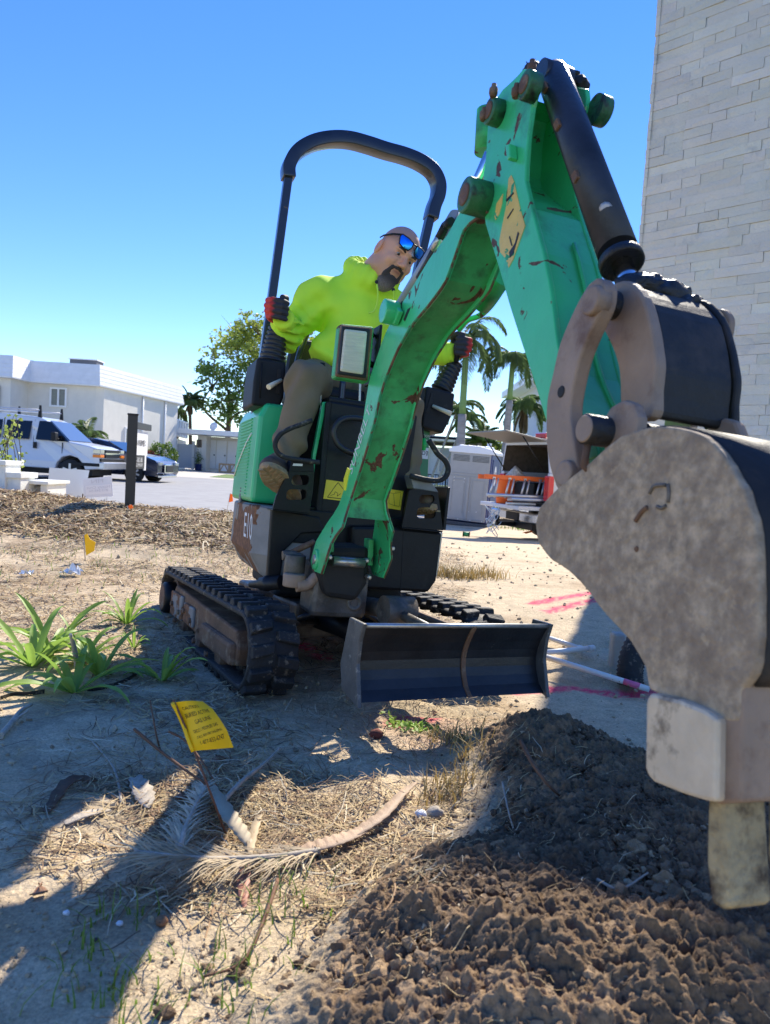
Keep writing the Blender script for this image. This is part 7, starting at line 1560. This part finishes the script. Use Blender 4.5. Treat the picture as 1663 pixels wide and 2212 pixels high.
dead_frond([(385, 1850, .04), (400, 1790, .06), (425, 1735, .06), (450, 1690, .05)], 190, .07, 'bleached palm frond with comb-like leaflets pointing up and left, below the flag', 42, m=mat('bleached_leaflets', (.50, .41, .27), .7, var=.4, vs=40), w_=.0026)
dead_frond([(470, 1745, .02), (520, 1690, .04), (570, 1650, .03), (605, 1615, .02)], 90, .045, 'bleached palm frond base pointing toward the blade, right of the flag', 43, m=M['deadfrond'], w_=.0018)
def strip(pts, w_, name, m, label, cat='leaf', curl=.3):
    P = []
    for (x, y, h) in pts: p_ = G(x, y, 0); z = topz(p_[0], p_[1])+h; P.append(G(x, y, z))
    S = spline(P, 8); vs = []; n = len(S)
    for i, p_ in enumerate(S):
        t = S[min(i+1, n-1)]-S[max(i-1, 0)]; sd_ = np.cross(t, [0, 0, 1.]); sd_ /= np.linalg.norm(sd_)+1e-9; e = w_*math.sin(math.pi*(.12+.85*i/(n-1)))**.6*(1+.15*math.sin(i*2.1)); vs += [p_-sd_*e+[0, 0, e*curl*2], p_+[0, 0, 0], p_+sd_*e+[0, 0, e*curl]]
    vs2 = [v-np.array([0, 0, .0025]) for v in vs]; k = len(vs); fs = [(3*i+j, 3*i+j+1, 3*i+j+4, 3*i+j+3) for i in range(n-1) for j in (0, 1)]
    b = MB(); b.add(vs+vs2, fs+[tuple(q+k for q in reversed(f)) for f in fs]+[(3*i, 3*i+3, 3*i+3+k, 3*i+k) for i in range(n-1)]+[(3*i+2, 3*i+2+k, 3*i+5+k, 3*i+5) for i in range(n-1)], None, True); return tag(b.build(name, m), label, cat)
strip([(740, 1815, .01), (780, 1795, .02), (830, 1760, .03), (870, 1715, .03), (900, 1690, .02)], .012, 'palm_leaf_sheath', M['sheath'], 'pinkish torn palm leaf sheath on the sunlit sand beside the dirt heap')
strip([(640, 1840, .01), (700, 1828, .015), (750, 1812, .02), (800, 1790, .02)], .016, 'palm_leaf_strip', M['sheath'], 'narrow brown palm strip joining the long frond to the torn sheath')
strip([(455, 1700, .05), (490, 1760, .05), (520, 1800, .03), (545, 1835, .01)], .016, 'bleached_palm_strip', mat('bleached_strip', (.46, .37, .24), .7, var=.2), 'pale bleached palm stem piece leaning below the caution flag')
strip([(560, 1760, .01), (545, 1810, .02), (540, 1850, .02)], .010, 'dry_leaf', M['deadfrond'], 'dry curled leaf upright beside the pale palm stem piece')
strip([(530, 1850, .01), (525, 1900, .01), (528, 1960, .0)], .012, 'red_palm_stem', mat('red_stem', (.42, .17, .10), .6, var=.2), 'red-brown palm stem end stuck down into the sand', 'stem')
strip([(290, 1680, .01), (310, 1720, .012), (322, 1745, .01)], .022, 'split_wood', M['deadwood'], 'split piece of weathered wood on the shaded sand', 'wood')
strip([(140, 1780, .005), (190, 1760, .01), (240, 1750, .006)], .010, 'bark_strip', M['deadwood'], 'long dry bark strip on the shaded sand at left', 'bark')
strip([(100, 1755, .005), (150, 1690, .012), (210, 1685, .006)], .014, 'rotten_bark', M['twig'], 'dark rotten bark piece on the shaded sand', 'bark')
for (x, y, l) in ((560, 1855, 'large brown dead leaf under the long dry frond'), (85, 1925, 'small reddish leaf on the edge of the sunlit sand'), (395, 1720, 'brown leaf caught below the flag'), (470, 1640, 'rust coloured leaf right of the flag bottom')):
    strip([(x-14, y+4, .006), (x, y, .012), (x+16, y-3, .008)], .014, 'dead_leaf', mat('dead_leaf_brown', (.20, .085, .035), .6, var=.3, vs=30), l)
# stones
def stone(px, py, r, name, m, label, cat='stone', seed=1, lift=0):
    p_ = G(px, py, 0); p_ = G(px, py, topz(p_[0], p_[1])+r*.5); rnd = np.random.default_rng(seed); V = IV*(1+.10*rnd.normal(size=(len(IV), 1)))*np.array([1, .8, .75])*r; b = MB(); b.add(V+p_, IF, None, True); return tag(b.build(name, m), label, cat)
stone(813, 1586, .021, 'clay_lump', mat('red_clay', (.16, .045, .03), .9, bump=.8, bs=60), 'dark red lump of clay on the sand below the blade', 'clay lump', 2)
stone(940, 1757, .022, 'sand_lump', mat('pale_lump', (.42, .36, .28), .95, bump=.8, bs=60), 'grey sandy lump at the foot of the dirt heap, right one of two', 'sand lump', 3)
stone(908, 1760, .015, 'sand_lump', M['clod'], 'smaller pale lump just left of the grey sandy lump', 'sand lump', 4)
stone(349, 1990, .012, 'brown_pebble', mat('brown_pebble', (.26, .13, .06), .8, bump=.5, bs=80), 'flat reddish-brown pebble on the sunlit sand at bottom left', 'pebble', 5)
stone(143, 1972, .006, 'white_pebble', M['clod'], 'small pale pebble on the sunlit strip of sand, left of centre', 'pebble', 6); stone(208, 2030, .005, 'dark_pebble', mat('dark_pebble', (.05, .045, .04), .8), 'small dark pebble near the bottom left grass', 'pebble', 7)
stone(258, 1995, .006, 'cream_pebble', M['clod'], 'small cream pebble between the grass and the brown pebble', 'pebble', 8)
# black strap in the sand
def strap(pts, label, r=.005):
    P = []
    for (x, y, h) in pts: p_ = G(x, y, 0); P.append(G(x, y, topz(p_[0], p_[1])+h))
    b = MB(); S = spline(P, 8); rings = []
    for i, p_ in enumerate(S): rings.append([p_+[0, 0, .012], p_+[0, .004, .012], p_+[0, .004, -.002], p_+[0, 0, -.002]])
    b.loft(rings, True, None, False); return tag(b.build('black_strap', M['rubber']), label, 'strap')
strap([(188, 1492, .0), (215, 1490, .0), (250, 1481, .0), (280, 1468, .0), (293, 1458, .002), (297, 1450, .004)], 'curved black strap sticking out of the sand below the green plants')
strap([(0, 1512, .0), (30, 1503, .0), (60, 1502, .0), (95, 1497, .0)], 'straight black strap half buried at the left edge of the photo')
# plastic scraps
def scrap(px, py, r, label, seed):
    p_ = G(px, py, 0); p_ = G(px, py, topz(p_[0], p_[1])+.01); rnd = np.random.default_rng(seed); n = 7; X, Y = np.meshgrid(np.linspace(-1, 1, n), np.linspace(-1, 1, n)); Z = np.abs(rnd.normal(size=(n, n)))*.5; b = MB(); vs = [p_+np.array([X[i, j]*r*(1+.2*rnd.normal()), Y[i, j]*r*.7, Z[i, j]*r]) for i in range(n) for j in range(n)]
    b.add(vs, [(i*n+j, i*n+j+1, (i+1)*n+j+1, (i+1)*n+j) for i in range(n-1) for j in range(n-1)]); return tag(b.build('plastic_scrap', mat('thin_plastic', (.75, .76, .78), .3, coat=.3)), label, 'plastic scrap')
scrap(156, 1240, .055, 'crumpled white plastic scrap on the sand behind the plants', 1); scrap(58, 1241, .03, 'small white plastic scrap left of the larger one', 2)
# ---- marking flags ----
M['flagy'] = leafmat('yellow_flag_vinyl', (.92, .62, .005), .25, .02); M['flago'] = leafmat('orange_flag_vinyl', (.95, .25, .01), .3, .02)
FLY = 1.42
fl = thing('caution_flag', G(487, 1800), 'large yellow caution flag with gas line lettering on a wire, before the left track', 'marking flag')
def fp(s, t):   # s across 0..1, t down 0..1, a gently curling sheet
    L_ = np.array([(375.6, 1518), (388, 1540), (401, 1571), (411, 1600), (419.5, 1622)]); R__ = np.array([(437, 1515.5), (458, 1531), (473, 1551), (490, 1578), (504, 1615)])
    k = t*4; a = L_[:, 0], L_[:, 1]; l = np.array([np.interp(k, range(5), L_[:, 0]), np.interp(k, range(5), L_[:, 1])]); r = np.array([np.interp(k, range(5), R__[:, 0]), np.interp(k, range(5), R__[:, 1])])
    p_ = l*(1-s)+r*s; return PY(p_[0], p_[1]-2.5*math.sin(math.pi*s)*(1-t), FLY+.030*s-.012*math.sin(math.pi*s)+.008*math.sin(5*t+2*s))
n_, m_ = 16, 20; b = MB(); vs = [fp(i/n_, j/m_) for j in range(m_+1) for i in range(n_+1)]; k = len(vs); vs2 = [v+np.array([0, .0012, 0]) for v in vs]; fs = [(j*(n_+1)+i, j*(n_+1)+i+1, (j+1)*(n_+1)+i+1, (j+1)*(n_+1)+i) for j in range(m_) for i in range(n_)]
b.add(vs+vs2, fs+[tuple(q+k for q in reversed(f)) for f in fs], None, True); flg = b.build('flag', M['flagy'], fl)
b = MB(); hem = [fp(0.0, j/10)+np.array([-.002, -.003, 0]) for j in range(11)]; b.tube(hem, .0042, 8); b.build('hem', M['flagy'], fl)
b = MB()
for txt, s0, t0, sz, sx in (('CAUTION', .42, .16, .12, .85), ('BURIED ACTIVE', .50, .31, .12, .78), ('GAS LINE', .55, .46, .12, .85), ('TECO / PEOPLES GAS', .52, .61, .090, .72), ('CALL BEFORE DIGGING', .55, .72, .066, .86), ('1-877-832-6747', .55, .84, .11, .80)):
    def tfn(x, y, s0=s0, t0=t0): s = s0+x*1.18; t = t0-y*.95-.05*(s-.5); return fp(min(.99, max(.01, s)), min(1, max(0, t)))+np.array([0, -.0012, 0])
    put_text(b, txt, sz, tfn, 0, sx)
b.build('lettering', mat('flag_ink', (.04, .02, .0), .6), flg).parent = flg
b = MB(); S = spline([PY(375, 1512, FLY), PY(401, 1571, FLY), PY(421, 1624, FLY), PY(459, 1723, FLY-.01), G(487, 1800, .0), G(490, 1812, -.03)], 6); b.tube([p_+np.array([-.001, .001, 0]) for p_ in S], .0022, 7); b.build('wire', mat('rusty_wire', (.12, .05, .03), .6), fl)
def small_flag(pts, Y, base, m, label):
    P = [PY(x, y, Y) for x, y in pts]; g_ = PY(base[0], base[1], Y); r = thing('small_marking_flag', g_, label, 'marking flag', None); b = MB(); b.loft([P, [p_+np.array([0, .004, 0]) for p_ in P]], True, None, False); b.build('flag', m, r); b = MB(); b.tube([P[0], g_], .003, 5); b.build('wire', M['steel'], r)
small_flag([(181, 1156), (188, 1153), (194, 1165), (206, 1171), (203, 1190), (186, 1200), (184, 1180)], 4.9, (184, 1212), M['flagy'], 'folded yellow marking flag standing on the litter behind the green plants')
small_flag([(497, 1066), (502, 1068), (503, 1083), (494, 1085)], 9.0, (490, 1105), M['flago'], 'small orange marking flag in front of the road, beside the excavator')
small_flag([(167, 1122), (178, 1118), (184, 1126), (172, 1131)], 6.6, (168, 1138), M['flagy'], 'tiny crumpled yellow flag on the mulch rim')
small_flag([(276, 1093), (284, 1090), (288, 1097), (280, 1100)], 6.2, (277, 1110), M['flago'], 'tiny orange flag lying on the rim near the sign post')
small_flag([(1129, 1150), (1148, 1146), (1152, 1149), (1136, 1153)], 15.0, (1130, 1153), M['flago'], 'orange flag lying flat on the sand before the pickup')
# ---- pipes by the trench ----
M['pvc'] = mat('white_pvc', (.74, .72, .66), .4, var=.05); M['pvcpink'] = mat('pvc_with_pink_paint', (.78, .15, .28), .5)
def gpz(x, y, h):
    p_ = G(x, y, -.08); z = topz(p_[0], p_[1])+h; return G(x, y, z)
for k, (a, c, l) in enumerate((((1150, 1366, .02), (1262, 1404, .02), 'upper white PVC pipe beside the blade, running into the joint'), ((1150, 1412, .015), (1282, 1400, .03), 'middle white PVC pipe beside the blade, meeting the joint'), ((1150, 1410, .04), (1402, 1489, .015), 'longest white PVC pipe, lowest one, with pink paint on its right end'))):
    P0, P1 = gpz(*a), gpz(*c); b = MB(); b.cyl(P0, P1, .0125, 16); o = tag(b.build('pvc_pipe', M['pvc']), l, 'pipe', 'white PVC pipes in the trench')
    if k == 2:
        d = P1-P0; b = MB(); b.cyl(P0+d*.80, P0+d*.93, .0131, 16); q = b.build('paint_band', M['pvcpink']); q.parent = o
    if k < 2: b = MB(); d = P1-P0; b.cyl(P0+d*.90, P1, .016, 16); q = b.build('coupling', M['pvc']); q.parent = o
b = MB(); c0_ = gpz(1362, 1478, -.02); S = [c0_, c0_+np.array([.0, .02, .05]), c0_+np.array([.02, .05, .12]), c0_+np.array([.07, .09, .20])]; S = spline(S, 9); rr_ = [.052+.006*(i % 2) for i in range(len(S))]; b.tube(S, rr_, 26); tag(b.build('corrugated_pipe', M['rubber']), 'black corrugated drain pipe rising from the trench behind the bucket', 'pipe')
pc = gpz(1338, 1430, .0); b = MB(); b.box(pc+np.array([.01, .08, .03]), (.03, .03, .09)); tag(b.build('concrete_stub', mat('raw_concrete', (.42, .39, .34), .9, bump=.8, bs=40), bevel=.012, bsegs=2), 'rough concrete stub beside the corrugated pipe', 'concrete stub')
